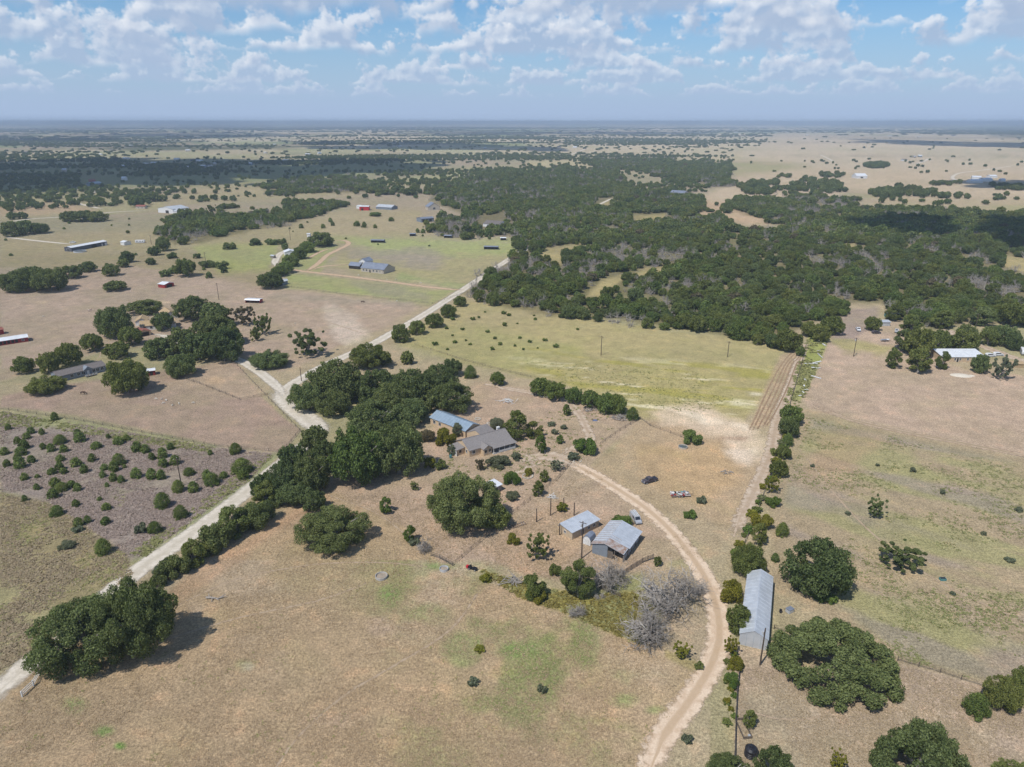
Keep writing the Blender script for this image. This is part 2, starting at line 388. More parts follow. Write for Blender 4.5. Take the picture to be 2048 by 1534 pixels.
zone([(1640, 860), (1760, 875), (1700, 960), (1600, 960)], S(166, 138, 108), 16, 20, .5)
zone([(1475, 1335), (1550, 1330), (1810, 1330), (2100, 1400), (2100, 1700), (1470, 1700)], S(167, 147, 124), 6, 8)
zone([(1440, 1290), (1560, 1290), (1560, 1340), (1475, 1400)], S(170, 148, 124), 8, 8, .8)
# --- far right pale grassland
zone([(1400, 395), (1480, 352), (1650, 330), (2100, 335), (2100, 400), (1840, 395), (1700, 380), (1660, 400), (1500, 450)], S(180, 160, 132), 8, 5)
zone([(1390, 400), (1470, 405), (1560, 450), (1490, 448), (1400, 430)], S(180, 152, 120), 5, 4, .9)
zone([(1560, 262), (2100, 280), (2100, 345), (1640, 335), (1480, 312)], S(184, 166, 140), 8, 5, .85)
zone([(1020, 268), (1560, 270), (1500, 310), (1250, 300), (1080, 310)], S(178, 162, 132), 6, 5, .75)
zone([(1060, 320), (1220, 316), (1160, 345), (1030, 350)], S(178, 164, 122), 6, 5, .8)
zone([(950, 335), (1060, 340), (1000, 365), (830, 372), (720, 372)], S(160, 158, 106), 6, 5, .7)
# forest floor
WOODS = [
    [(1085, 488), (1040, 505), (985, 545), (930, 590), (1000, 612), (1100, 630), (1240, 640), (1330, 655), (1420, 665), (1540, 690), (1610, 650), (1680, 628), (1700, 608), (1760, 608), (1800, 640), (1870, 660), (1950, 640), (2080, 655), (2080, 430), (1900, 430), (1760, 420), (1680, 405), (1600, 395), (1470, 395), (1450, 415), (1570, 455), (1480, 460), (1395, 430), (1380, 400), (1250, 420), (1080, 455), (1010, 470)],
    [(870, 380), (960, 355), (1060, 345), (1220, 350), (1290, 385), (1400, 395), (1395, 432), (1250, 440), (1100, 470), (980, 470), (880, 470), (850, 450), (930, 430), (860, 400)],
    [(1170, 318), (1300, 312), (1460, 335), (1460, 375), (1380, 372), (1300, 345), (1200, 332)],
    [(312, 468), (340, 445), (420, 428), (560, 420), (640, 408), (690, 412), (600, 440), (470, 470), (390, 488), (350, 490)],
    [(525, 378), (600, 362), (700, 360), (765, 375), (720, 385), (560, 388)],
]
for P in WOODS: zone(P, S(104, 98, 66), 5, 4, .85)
CLEAR = [
    [(1165, 596), (1200, 560), (1290, 540), (1370, 525), (1330, 545), (1240, 565), (1205, 600)],
    [(1085, 500), (1180, 488), (1200, 495), (1130, 510), (1120, 528), (1075, 520)],
    [(1260, 432), (1335, 428), (1335, 440), (1270, 442)],
    [(1200, 408), (1230, 395), (1215, 412)],
    [(1680, 490), (1710, 488), (1700, 505), (1680, 505)],
    [(1990, 510), (2080, 520), (2080, 560), (2020, 540)],
]
for P in CLEAR: zone(P, S(168, 152, 104), 5, 6, .9)
gc *= (0.93 + 0.14 * n_mid)[:, None] * (0.95 + 0.10 * n_sm)[:, None] * 0.96
lum = gc @ np.array([.3, .55, .15]); gc[:] = gc * .92 + lum[:, None] * np.array([1.03, .985, .96]) * .08

me = bpy.data.meshes.new('ground')
vid = np.arange(nr * nt_).reshape(nr, nt_)
a = vid[:-1, :]; b = vid[1:, :]
a2 = np.roll(a, -1, 1); b2 = np.roll(b, -1, 1)
quads = np.stack([a, b, b2, a2], -1).reshape(-1, 4)
centre = nr * nt_
tris = np.stack([np.full(nt_, centre), vid[0], np.roll(vid[0], -1)], -1)
co = np.concatenate([np.stack([GX, GY, GZ], -1), [[0, 0, 0]]]).astype(np.float32)
me.vertices.add(len(co)); me.vertices.foreach_set('co', co.ravel())
li = np.concatenate([quads.ravel(), tris.ravel()]).astype(np.int32)
me.loops.add(len(li)); me.loops.foreach_set('vertex_index', li)
ls = np.concatenate([np.arange(len(quads)) * 4, len(quads) * 4 + np.arange(len(tris)) * 3]).astype(np.int32)
me.polygons.add(len(ls)); me.polygons.foreach_set('loop_start', ls)
me.update(calc_edges=True)
ca = me.color_attributes.new('soil', 'FLOAT_COLOR', 'POINT')
cc = np.ones((len(co), 4), np.float32); cc[:-1, :3] = gc; cc[-1, :3] = gc[0]
ca.data.foreach_set('color', cc.ravel())

def ground_mat():
    m, nb = new_mat('dry_rangeland')
    pos = nb.new('ShaderNodeNewGeometry').outputs['Position']
    at = nb.new('ShaderNodeAttribute', attribute_name='soil').outputs['Color']
    n1 = nb.noise(pos, 1.7, 3.0, 0.72, '2D'); n2 = nb.noise(pos, 0.16, 3.0, 0.62, '2D'); n3 = nb.noise(pos, 0.045, 2.0, 0.6, '2D')
    mp = nb.new('ShaderNodeMapping'); nb.put(mp.inputs['Vector'], pos); mp.inputs['Scale'].default_value = (0.8, 1.6, 1); mp.inputs['Rotation'].default_value = (0, 0, 0.5)
    n4 = nb.noise(mp.outputs[0], 0.55, 2.0, 0.65, '2D')
    k = nb.m('MULTIPLY', nb.lin(n1, 0.25, 0.75, 0.58, 1.42), nb.lin(n2, 0.25, 0.75, 0.85, 1.15))
    k = nb.m('MULTIPLY', k, nb.lin(n4, 0.25, 0.75, 0.9, 1.1))
    n5 = nb.noise(pos, 4.6, 1.0, 0.6, '2D'); k = nb.m('MULTIPLY', k, nb.lin(n5, 0.2, 0.8, 0.68, 1.32))
    sc = nb.new('ShaderNodeVectorMath', operation='SCALE'); nb.put(sc.inputs[0], at); nb.put(sc.inputs['Scale'], k)
    c = sc.outputs[0]
    # scattered greener stems and redder bare crumbs
    c = nb.mix(nb.sstep(n3, 0.5, 0.72, 0.0, 0.18), c, nb.mix(1.0, c, nb.rgb((0.86, 1.0, 0.72)), 'MULTIPLY'))
    c = nb.mix(nb.sstep(n2, 0.55, 0.75, 0.0, 0.5), c, nb.mix(1.0, c, nb.rgb((1.08, 0.96, 0.92)), 'MULTIPLY'))
    b = nb.new('ShaderNodeBsdfDiffuse'); nb.put(b.inputs['Color'], c); b.inputs['Roughness'].default_value = 0.6
    out(nb, b.outputs[0]); return m
me.materials.append(ground_mat())
tag(link('ground', me), kind='structure')

# ================================================================ roads and tracks
def road_mat(name, c1, c2, mid=None, crown=0.0, edge=0.8):
    """gravel or dirt; the ragged edge is where wheels have worn the sward away"""
    m, nb = new_mat(name)
    pos = nb.new('ShaderNodeNewGeometry').outputs['Position']
    cr = nb.new('ShaderNodeAttribute', attribute_name='across').outputs['Fac']     # -1 .. 1 across
    n = nb.noise(pos, 0.5, 4.0, 0.7, '2D'); n2 = nb.noise(pos, 2.6, 2.0, 0.6, '2D')
    c = nb.mix(nb.sstep(n, 0.35, 0.68), nb.rgb(c1), nb.rgb(c2))
    c = nb.mix(nb.sstep(n2, 0.3, 0.75, 0.0, 0.35), c, nb.rgb(np.array(c2) * 0.8))
    ab = nb.m('ABSOLUTE', cr)
    if mid is not None:
        w = nb.m('MULTIPLY', nb.sstep(nb.m('ADD', ab, nb.m('MULTIPLY', nb.m('SUBTRACT', n, 0.5), 0.5)), 0.12, 0.34, 1.0, 0.0), crown)
        c = nb.mix(w, c, nb.rgb(mid))
    d = nb.new('ShaderNodeBsdfDiffuse'); nb.put(d.inputs['Color'], c)
    t = nb.new('ShaderNodeBsdfTransparent')
    al = nb.sstep(nb.m('ADD', ab, nb.m('MULTIPLY', nb.m('SUBTRACT', n, 0.5), edge)), 0.6, 0.98, 1.0, 0.0)
    mx = nb.new('ShaderNodeMixShader'); nb.put(mx.inputs[0], al); nb.put(mx.inputs[1], t.outputs[0]); nb.put(mx.inputs[2], d.outputs[0])
    out(nb, mx.outputs[0]); return m
def catmull(P, step):
    res = []
    P = [P[0] * 2 - P[1]] + P + [P[-1] * 2 - P[-2]]
    for i in range(1, len(P) - 2):
        n = max(2, int((P[i + 1] - P[i]).length / step))
        for k in range(n):
            t = k / n; a, b, c, d = P[i - 1], P[i], P[i + 1], P[i + 2]
            res.append(0.5 * ((2 * b) + (c - a) * t + (2 * a - 5 * b + 4 * c - d) * t * t + (3 * b - a - 3 * c + d) * t ** 3))
    res.append(P[-2]); return res
def road(name, px, width, mat, z=0.02, step=5.0, label=None):
    pts = catmull([G(*p[:2]) for p in px], step)
    ws = width
    N = 9; vs = []; ac = []; fs = []
    for i, p in enumerate(pts):
        d = (pts[min(i + 1, len(pts) - 1)] - pts[max(i - 1, 0)]); d.z = 0; d.normalize(); nrm = Vector((-d.y, d.x, 0))
        for k in range(N):
            t = -1 + 2 * k / (N - 1); q = p + nrm * (t * ws * 0.62); vs.append((q.x, q.y, z)); tp = max(0.0, 1 - min(i, len(pts) - 1 - i) / 4.0); ac.append(t + (1 - abs(t)) * tp * (1 if t >= 0 else -1))
    for i in range(len(pts) - 1):
        for k in range(N - 1):
            a = i * N + k; fs.append((a, a + N, a + N + 1, a + 1))
    m_ = bpy.data.meshes.new(name); m_.from_pydata(vs, [], fs); m_.update(); m_.materials.append(mat)
    at = m_.attributes.new('across', 'FLOAT', 'POINT'); at.data.foreach_set('value', np.array(ac, np.float32))
    o = link(name, m_); tag(o, label, kind='structure'); return o
gravel = road_mat('white_gravel', S(232, 220, 202, .9), S(206, 194, 174, .9), S(194, 182, 160, .9), .45, .3)
dirt2 = road_mat('dirt_ruts', S(236, 212, 184, .92), S(214, 186, 156, .92), S(196, 168, 136, .9), .8, .9)
tan_dr = road_mat('tan_gravel', S(216, 188, 158, .86), S(196, 166, 136, .86))
faint = road_mat('faint_track', S(200, 176, 150, .9), S(182, 158, 132, .9), S(164, 146, 116, .9), .8, 1.3)
pale = road_mat('pale_track', S(216, 196, 172, .9), S(190, 166, 140, .9), S(178, 154, 128, .9), .5, 1.2)
plough = road_mat('wheel_rut', S(150, 124, 98, .92), S(172, 146, 118, .92), edge=2.1)
road('gravel_road', [(-120, 1480), (0, 1378), (90, 1298), (180, 1222), (270, 1145), (400, 1055), (520, 962), (590, 905), (640, 862), (612, 830), (572, 802), (566, 785), (590, 765), (612, 752), (660, 726), (740, 690), (780, 668), (840, 634), (900, 596), (928, 578), (985, 540), (1035, 508), (1080, 483), (1110, 466)], 6.2, gravel, .03)
road('gravel_bend', [(556, 778), (566, 795), (590, 818), (620, 842), (650, 868)], 9.0, gravel, .04, 3)
road('gravel_lane', [(572, 798), (552, 772), (520, 745), (478, 720), (450, 710), (415, 708), (370, 690), (330, 672), (300, 668)], 5.0, gravel, .045)
road('drive', [(928, 580), (905, 579), (850, 573), (760, 561), (690, 552), (610, 543), (575, 537)], 5.0, tan_dr, .045)
road('drive', [(612, 543), (635, 528), (655, 510), (675, 500), (697, 488), (688, 481), (655, 480)], 5.0, tan_dr, .06)
road('drive', [(622, 541), (640, 534), (665, 531), (705, 529)], 4.5, tan_dr, .075)
road('drive', [(548, 532), (552, 518), (562, 506), (580, 500), (592, 497)], 6.0, gravel, .045)
road('drive', [(672, 500), (655, 499), (640, 504), (625, 512), (610, 520)], 3.5, tan_dr, .09)
road('ranch_driveway', [(1270, 1600), (1300, 1530), (1330, 1468), (1380, 1400), (1420, 1335), (1438, 1280), (1436, 1230), (1422, 1180), (1395, 1130), (1345, 1065), (1290, 1015), (1230, 975), (1180, 945), (1140, 926), (1115, 914)], 5.2, dirt2, .03, 3)
road('yard_turnaround', [(1150, 935), (1120, 916), (1090, 912), (1060, 916), (1035, 925)], 7.0, pale, .045, 2)
road('yard_track', [(1120, 912), (1150, 895), (1180, 880), (1172, 855), (1158, 828), (1130, 802), (1080, 788), (1020, 778), (960, 765)], 3.6, pale, .06, 3)
road('yard_track', [(1000, 958), (1040, 945), (1080, 925)], 3.5, pale, .075, 3)
road('farm_track', [(1612, 682), (1600, 715), (1585, 760), (1565, 810), (1552, 850), (1546, 885), (1538, 915), (1520, 955), (1500, 1000), (1482, 1035), (1470, 1075)], 4.2, pale, .03, 3)
road('pasture_track', [(1625, 812), (1700, 838), (1800, 862), (1920, 885), (2120, 925)], 3.6, faint, .03, 4)
road('yard_road', [(1870, 655), (1900, 662), (1930, 680), (1985, 700), (2090, 738)], 6.0, pale, .03, 4)
road('far_track', [(0, 473), (60, 480), (128, 487), (150, 488)], 4.5, gravel, .05, 10)
road('far_track', [(0, 447), (60, 438), (140, 433), (230, 424), (300, 421)], 5.0, gravel, .05, 10)
road('far_track', [(205, 418), (178, 412), (150, 404), (165, 396), (186, 386), (184, 374)], 6.0, gravel, .05, 10)
road('far_track', [(1180, 415), (1200, 408), (1225, 396)], 5.0, gravel, .05, 10)
road('far_track', [(1920, 365), (1905, 355), (1920, 346), (1960, 341), (2030, 331)], 7.0, gravel, .05, 10)
road('far_track', [(1100, 320), (1140, 310), (1175, 296)], 9.0, gravel, .05, 20)
road('far_track', [(1640, 309), (1670, 324)], 8.0, gravel, .05, 20)
road('far_track', [(1830, 328), (1850, 322), (1855, 317)], 8.0, gravel, .05, 20)
rng0 = np.random.default_rng(2)
for k in range(5):
    w_ = rng0.uniform(-1.5, 1.5, 4)
    road('ploughed_rut', [(1599 + k, 698 + 3 * k), (1582 + 4 * k, 707 + 4 * k), (1560 + 8 * k + w_[0], 735 - 2 * k), (1536 + 9 * k + w_[1], 780), (1514 + 9 * k + w_[2], 826), (1498 + 9 * k + w_[3], 864 - 3 * k)], 0.55, plough, .045 + .001 * k, 3)
trail = road_mat('cattle_trail', S(186, 164, 138, .95), S(172, 150, 124, .95), edge=2.0)
for k, t_ in enumerate([[(345, 1215), (470, 1160), (620, 1130), (760, 1125), (865, 1135)], [(520, 1580), (600, 1470), (690, 1390), (790, 1330), (900, 1260), (960, 1180)], [(140, 1350), (300, 1290), (480, 1235), (640, 1200), (750, 1160)], [(640, 985), (740, 1020), (800, 1060), (850, 1105)], [(1480, 1420), (1600, 1440), (1760, 1400), (1900, 1392), (2040, 1440)], [(1600, 900), (1680, 1000), (1760, 1080), (1880, 1165), (2040, 1240)], [(200, 600), (330, 640), (480, 640), (600, 700)], [(60, 640), (200, 700), (90, 790)], [(520, 610), (640, 640), (730, 668)], [(1640, 760), (1800, 780), (2040, 800)]]):
    road('cattle_trail', t_, 0.55, trail, .012 + .001 * k, 3)
# ================================================================ trees: leaf-clump crowns on limbed trunks
rng = np.random.default_rng(7)
def leaf_mat(name, dark, light, trans=0.28):
    m, nb = new_mat(name)
    at = nb.new('ShaderNodeAttribute', attribute_name='leaf').outputs['Fac']
    rnd = nb.new('ShaderNodeObjectInfo').outputs['Random']
    f = nb.m('MULTIPLY_ADD', nb.m('SUBTRACT', rnd, 0.5), 0.45, at, clamp=True)
    c = nb.mix(f, nb.rgb(dark), nb.rgb(light))
    # individual trees lean a little to yellow or to grey-blue
    r2 = nb.m('FRACT', nb.m('MULTIPLY', rnd, 7.31))
    c = nb.mix(nb.m('MULTIPLY', r2, 0.5), c, nb.mix(1.0, c, nb.rgb((1.22, 1.0, 0.85)), 'MULTIPLY'))
    d = nb.new('ShaderNodeBsdfDiffuse'); nb.put(d.inputs['Color'], c)
    t = nb.new('ShaderNodeBsdfTranslucent'); nb.put(t.inputs['Color'], nb.mix(1.0, c, nb.rgb((1.1, 1.25, 0.6)), 'MULTIPLY'))
    mx = nb.new('ShaderNodeMixShader'); mx.inputs[0].default_value = trans
    nb.put(mx.inputs[1], d.outputs[0]); nb.put(mx.inputs[2], t.outputs[0]); out(nb, mx.outputs[0]); return m
L_OAK = leaf_mat('live_oak_leaves', (.074, .104, .038), (.240, .290, .118))
L_JUN = leaf_mat('juniper_leaves', (.080, .120, .034), (.235, .300, .092), .2)
L_ELM = leaf_mat('elm_leaves', (.092, .122, .034), (.260, .295, .100))
L_LIME = leaf_mat('bright_leaves', (.085, .140, .030), (.215, .300, .085), .3)
L_YEL = leaf_mat('yellowing_leaves', (.140, .150, .026), (.330, .315, .060), .3)
L_SAGE = leaf_mat('grey_sage_leaves', (.105, .130, .080), (.250, .275, .180))
L_BRN = leaf_mat('russet_leaves', (.110, .098, .058), (.230, .205, .125))
L_WEEDB = leaf_mat('pale_weed_leaves', (.15, .17, .08), (.30, .32, .16))
BARK = M('oak_bark', (.33, .30, .27), (.17, .15, .13), 6, .95)
DEAD = M('bleached_dead_wood', (.41, .37, .325), (.25, .22, .19), 5, .9)

def quad_mesh(name, P, T1, T2, leaf, mat):
    """one bent quad per leaf clump"""
    n = len(P); jit = rng.uniform(-.25, .25, (n, 4, 1)) * np.cross(T1, T2)[:, None, :] / np.maximum(np.linalg.norm(T1, axis=1), 1e-6)[:, None, None]
    co = np.stack([P - T1 - T2 * .6, P + T1 * .7 - T2, P + T1 + T2 * .7, P - T1 * .6 + T2], 1) + jit
    me = bpy.data.meshes.new(name)
    me.vertices.add(n * 4); me.vertices.foreach_set('co', co.astype(np.float32).ravel())
    me.loops.add(n * 4); me.loops.foreach_set('vertex_index', np.arange(n * 4, dtype=np.int32))
    me.polygons.add(n); me.polygons.foreach_set('loop_start', np.arange(n, dtype=np.int32) * 4)
    me.update(calc_edges=True)
    a = me.attributes.new('leaf', 'FLOAT', 'FACE'); a.data.foreach_set('value', leaf.astype(np.float32))
    me.materials.append(mat); return me
def lobes_of(style, r):
    """lobe centres and radii in units of crown width; total height hh"""
    C, Rr = [], []
    if style == 'oak':
        hh = .66; cz = .32; c = .32; n = 100
        for i in range(n):
            t = r.uniform(0, 2 * math.pi); z = r.uniform(-.85, 1); q = math.sqrt(max(0, 1 - z * z)); u = r.uniform(.12, 1) ** .4
            rr = r.uniform(.04, .10); C.append((math.cos(t) * q * (.5 - rr) * u, math.sin(t) * q * (.5 - rr) * u, cz + z * (c - rr * .7) * u)); Rr.append(rr)
    elif style == 'spread':       # wide, open live oak with arms
        hh = .55; n = 190
        for i in range(n):
            t = r.uniform(0, 2 * math.pi); q = math.sqrt(r.uniform(.02, 1)); rr = r.uniform(.03, .066)
            gx, gy = math.cos(t) * q * .46, math.sin(t) * q * .46
            if i > 8 and (math.hypot(gx - .17, gy + .13) < .10 or math.hypot(gx + .2, gy + .04) < .085 or math.hypot(gx + .05, gy - .27) < .075): continue
            C.append((math.cos(t) * q * (.5 - rr), math.sin(t) * q * (.5 - rr), .09 + (1 - q * q) * .32 + r.uniform(-.08, .05))); Rr.append(rr)
    elif style == 'upright':
        hh = 1.15; n = 40
        for i in range(n):
            z = r.uniform(0, 1); w = .5 * math.sin(math.pi * (.16 + .78 * z)) ** .7; t = r.uniform(0, 2 * math.pi); rr = r.uniform(.06, .13)
            q = max(w - rr, .02) * r.uniform(.5, 1); C.append((math.cos(t) * q, math.sin(t) * q, 0.14 + z * .88)); Rr.append(rr)
    elif style == 'juniper':
        hh = .98; n = 30
        for i in range(n):
            z = r.uniform(0, 1) ** 1.2; w = .5 * (1 - z) ** .55 * (1 if z > .08 else .85); t = r.uniform(0, 2 * math.pi); rr = r.uniform(.07, .13) * (1 - .45 * z)
            q = max(w - rr, .0) * r.uniform(.75, 1.02); C.append((math.cos(t) * q, math.sin(t) * q, .08 + z * .82)); Rr.append(rr)
        C.append((0, 0, .4)); Rr.append(.34); C.append((0, 0, .65)); Rr.append(.22)
    elif style == 'shrub':
        hh = .8; n = 20
        for i in range(n):
            t = r.uniform(0, 2 * math.pi); q = math.sqrt(r.uniform(0, 1)); rr = r.uniform(.08, .16)
            C.append((math.cos(t) * q * (.5 - rr), math.sin(t) * q * (.5 - rr), rr + r.uniform(0, .62 - 2 * rr * .6) * (1 - .4 * q))); Rr.append(rr)
    elif style == 'loose':
        hh = .85; n = 64
        for i in range(n):
            t = r.uniform(0, 2 * math.pi); q = r.uniform(.1, 1); rr = r.uniform(.025, .065)
            C.append((math.cos(t) * q * (.5 - rr), math.sin(t) * q * (.5 - rr), r.uniform(.16, .78))); Rr.append(rr)
    return np.array(C), np.array(Rr), hh
PROTO = {}
def proto(style, k, n, leaf):
    key = (style, k, n)
    if key in PROTO: return PROTO[key]
    r = np.random.default_rng(hash((style == 'oak', len(style), k, n)) % 9999 + 11 * k)
    C, Rr, hh = lobes_of(style, r)
    w = Rr ** 2; li = r.choice(len(C), int(n * 1.7), p=w / w.sum())
    d = r.normal(size=(len(li), 3)); d[:, 2] += .25; d /= np.linalg.norm(d, axis=1)[:, None]
    P = C[li] + d * (Rr[li] * r.uniform(.62, 1.22, len(li)))[:, None]
    dist = np.linalg.norm(P[:, None, :] - C[None], axis=2) / Rr[None]; dist[np.arange(len(li)), li] = 9
    keep = (dist.min(1) > .82) | (r.random(len(li)) < .15)
    P = P[keep][:n]; d = d[keep][:n]; li = li[keep][:n]; P[:, 2] = np.maximum(P[:, 2], .02)
    nrm = d * .8 + r.normal(size=d.shape) * .62; nrm /= np.linalg.norm(nrm, axis=1)[:, None]
    t1 = np.cross(nrm, r.normal(size=d.shape)); t1 /= np.linalg.norm(t1, axis=1)[:, None]; t2 = np.cross(nrm, t1)
    s = leaf * r.uniform(.55, 1.3, len(P))[:, None]
    # leaf tone: young outer leaves paler, one tone per lobe plus scatter
    tone = np.clip(.45 + (r.random(len(C)) - .5)[li] * .45 + r.normal(size=len(P)) * .3, 0, 1)
    P[:, 2] /= hh; t1 = t1 * s * np.array([1, 1, 1 / hh]); t2 = t2 * s * np.array([1, 1, 1 / hh])
    crown = quad_mesh('crown_' + style, P, t1, t2, tone, L_OAK)
    # trunk with limbs reaching into lobes
    mb = MB(); tw = {'oak': .028, 'spread': .03, 'upright': .03, 'juniper': .03, 'shrub': .02, 'loose': .026}[style]
    base_z = C[:, 2].min() + .02; fk = max(.1, min(.26, base_z))
    lean = r.normal(size=2) * .02
    mb.tube([(0, 0, -.01), (lean[0] * .5, lean[1] * .5, fk * .5 / hh), (lean[0], lean[1], fk / hh)], [tw * 1.3, tw, tw * .9], 7)
    for q in r.choice(len(C), 7, replace=False):
        e = C[q]; m1 = (np.array([lean[0], lean[1], fk]) * .5 + e * .5) + np.array([0, 0, .03])
        mb.tube([(lean[0], lean[1], fk * .96 / hh), (m1[0], m1[1], m1[2] / hh), (e[0], e[1], e[2] / hh)], [tw * .7, tw * .45, tw * .2], 5, False)
    trunk = mb.mesh('trunk_' + style, BARK)
    PROTO[key] = (crown, trunk, hh); return PROTO[key]
def size_class(wpx):
    return 0 if wpx > 150 else 1 if wpx > 70 else 2 if wpx > 28 else 3
LEAFN = {0: (44000, .0066), 1: (20000, .0098), 2: (6500, .017), 3: (1100, .043)}
N_KIND = {}
def tree_at(loc, Wd, Hh, style, mat, name, label, cat='tree', group=None, wpx=50, rz=None, trunk=True, sx=1.0):
    n, lf = LEAFN[size_class(wpx)]
    if style == 'juniper': lf *= .85
    k = rng.integers(0, 3 if wpx <= 70 else 2)
    crown, tr, hh = proto(style, int(k), n, lf)
    o = thing(name, label, cat, loc, rng.uniform(0, 6.28) if rz is None else rz, group)
    o.scale = (Wd, Wd * sx, Hh)
    c = link('crown' if cat == 'tree' else 'foliage', crown, o)
    c.location.z = -.045
    if mat is not L_OAK: c.material_slots[0].link = 'OBJECT'; c.material_slots[0].material = mat
    if trunk: link('trunk' if cat == 'tree' else 'stem', tr, o)
    return o
def from_box(x0, y0, x1, y1, clear=.06, cap=.92):
    """crown silhouette in the picture -> base point, width, height (metres)"""
    cx, cy_ = (x0 + x1) / 2, (y0 + y1) / 2; z = 3.0
    for _ in range(6):
        P = G(cx, cy_, z); dep = depth_of(P); pm = FPX / dep
        Wd = (x1 - x0) / pm; d = math.atan2(CAM_H - z, math.hypot(P.x, P.y)); D = (y1 - y0) / 2 / pm
        a = Wd / 2; c = math.sqrt(max(D * D - (a * math.sin(d)) ** 2, (.28 * a) ** 2)) / math.cos(d)
        c = min(c, a * cap); z = c * (1 + clear)
    return Vector((P.x, P.y, 0)), Wd, 2 * c * (1 + clear * .5)
TREES = []          # for keeping random scatter off the placed ones
def T(box, style, mat, name, label, cat='tree', group=None, sx=1.0):
    loc, Wd, Hh = from_box(*box, cap={'upright': 1.35, 'juniper': 1.0, 'loose': 1.2, 'spread': .9}.get(style, 1.08))
    TREES.append((loc.x, loc.y, Wd / 2)); N_KIND[name] = N_KIND.get(name, 0) + 1
    return tree_at(loc, Wd * 1.04, Hh, style, mat, name, label, cat, group, box[2] - box[0], sx=sx)
O = 'live_oak'
# big single trees round the ranch
T((1550, 1210, 1800, 1382), 'spread', L_OAK, O, 'huge spreading live oak beside the long metal shed with pale limbs showing')
T((1562, 1062, 1708, 1186), 'oak', L_OAK, O, 'broad dense live oak in the pasture behind the long metal shed')
T((55, 1178, 268, 1338), 'oak', L_OAK, O, 'wide live oak overhanging the white gravel road near the white rail fence')
T((185, 1142, 348, 1318), 'oak', L_OAK, O, 'dense live oak joined to the wide oak over the gravel road')
T((590, 1003, 742, 1100), 'oak', L_OAK, O, 'low broad live oak alone at the top of the dry field')
T((598, 975, 652, 1022), 'oak', L_OAK, O, 'small dark oak at the road edge behind the low broad oak')
T((848, 932, 1005, 1058), 'oak', L_OAK, O, 'large rounded live oak hiding the little white roofed hut')
T((955, 1000, 1025, 1055), 'oak', L_ELM, O, 'smaller green oak grown into the side of the large rounded oak')
T((1763, 1412, 1948, 1590), 'spread', L_OAK, O, 'large ragged live oak in the mown grass below the round juniper')
T((1412, 1508, 1508, 1582), 'oak', L_OAK, O, 'low live oak below the black water tank')
T((1500, 1476, 1590, 1588), 'oak', L_OAK, O, 'taller live oak beside the black water tank')
T((1970, 1342, 2048, 1418), 'oak', L_ELM, O, 'dark green oak at the end of the pasture fence')
T((2030, 1330, 2110, 1400), 'oak', L_ELM, O, 'dark green oak partly behind the oak at the fence end')
T((1990, 1515, 2090, 1590), 'oak', L_ELM, O, 'small oak at the lower edge of the mown grass')
T((1925, 1376, 1986, 1432), 'juniper', L_JUN, 'juniper', 'round dark juniper in front of the oaks at the fence end')
# the grove between the gravel road and the farmhouse
grove = [(570, 754, 646, 820), (612, 708, 725, 800), (627, 772, 702, 830), (702, 730, 800, 812), (690, 795, 795, 868), (772, 728, 872, 806), (775, 788, 862, 850), (842, 722, 925, 790), (852, 758, 948, 826), (880, 714, 926, 752), (725, 828, 830, 885), (838, 796, 866, 826), (740, 760, 830, 835), (820, 765, 890, 812), (660, 740, 740, 800), (800, 740, 880, 800), (690, 835, 752, 882)]
for b, lb in zip(grove, ['oak at the road bend end of the farmhouse grove beside the dark pole stub', 'tall oak of the farmhouse grove behind the dark pole stub', 'oak of the farmhouse grove facing the widest bend of the gravel road', 'high domed oak in the middle back of the farmhouse grove', 'oak of the farmhouse grove just above the dark glossy green oak', 'oak at the back of the farmhouse grove toward the hay field', 'oak of the farmhouse grove next to the end of the blue wing', 'oak on the hay field side of the farmhouse grove', 'oak at the corner of the farmhouse grove overhanging the bare yard', 'small pointed oak rising at the hay field tip of the farmhouse grove', 'low oak of the grove between the glossy oak and the blue wing', 'dark oak touching the gable of the blue wing', 'oak in the heart of the farmhouse grove', 'oak in the heart of the grove behind the blue wing', 'oak of the grove behind the two road side crowns', 'oak of the grove under the hay field side crowns', 'low oak of the grove beside the gravel road verge']): T(b, 'oak', L_OAK, O, lb, group='oaks of the farmhouse grove')
T((650, 838, 775, 964), 'oak', L_JUN, O, 'dark glossy green oak at the lower end of the farmhouse grove')
T((738, 836, 850, 950), 'oak', L_OAK, O, 'grey green oak next to the dark glossy oak facing the farmhouse')
CRL = ['oak overhanging the straight gravel road where the hedge ends', 'tall oak between the gravel road and the dark glossy oak', 'oak at the inside of the gravel bend', 'low oak of the road clump facing the dry field', 'oak rising over the road clump toward the brush field corner', 'oak between the gravel bend and the dark glossy oak', 'outermost oak of the road clump next to the hedge trees']
for b in [(525, 905, 600, 1002), (578, 885, 662, 990), (598, 846, 658, 905), (545, 950, 625, 1008), (555, 880, 618, 945), (622, 872, 682, 940), (500, 940, 560, 1000)]:
    T(b, 'oak', L_OAK, O, CRL.pop(0), group='oaks crowding the road')
for i, b in enumerate([(470, 985, 548, 1052), (430, 1002, 500, 1075), (395, 1030, 465, 1098), (358, 1068, 415, 1132), (318, 1092, 378, 1150), (500, 955, 560, 1012), (300, 1120, 350, 1165)]):
    T(b, 'upright' if i % 2 else 'shrub', L_ELM if i % 2 else L_OAK, 'hedge_tree', ['grey green hedge tree next to the oaks crowding the road', 'upright olive hedge tree second from the crowding oaks', 'wide grey green hedge tree midway along the straight gravel road', 'upright olive hedge tree midway toward the wide road oak', 'low grey green hedge tree near the oak joined to the wide oak', 'olive hedge tree touching the oaks crowding the road', 'last low hedge bush against the oak joined to the wide oak'][i], group='hedge trees along the straight road')
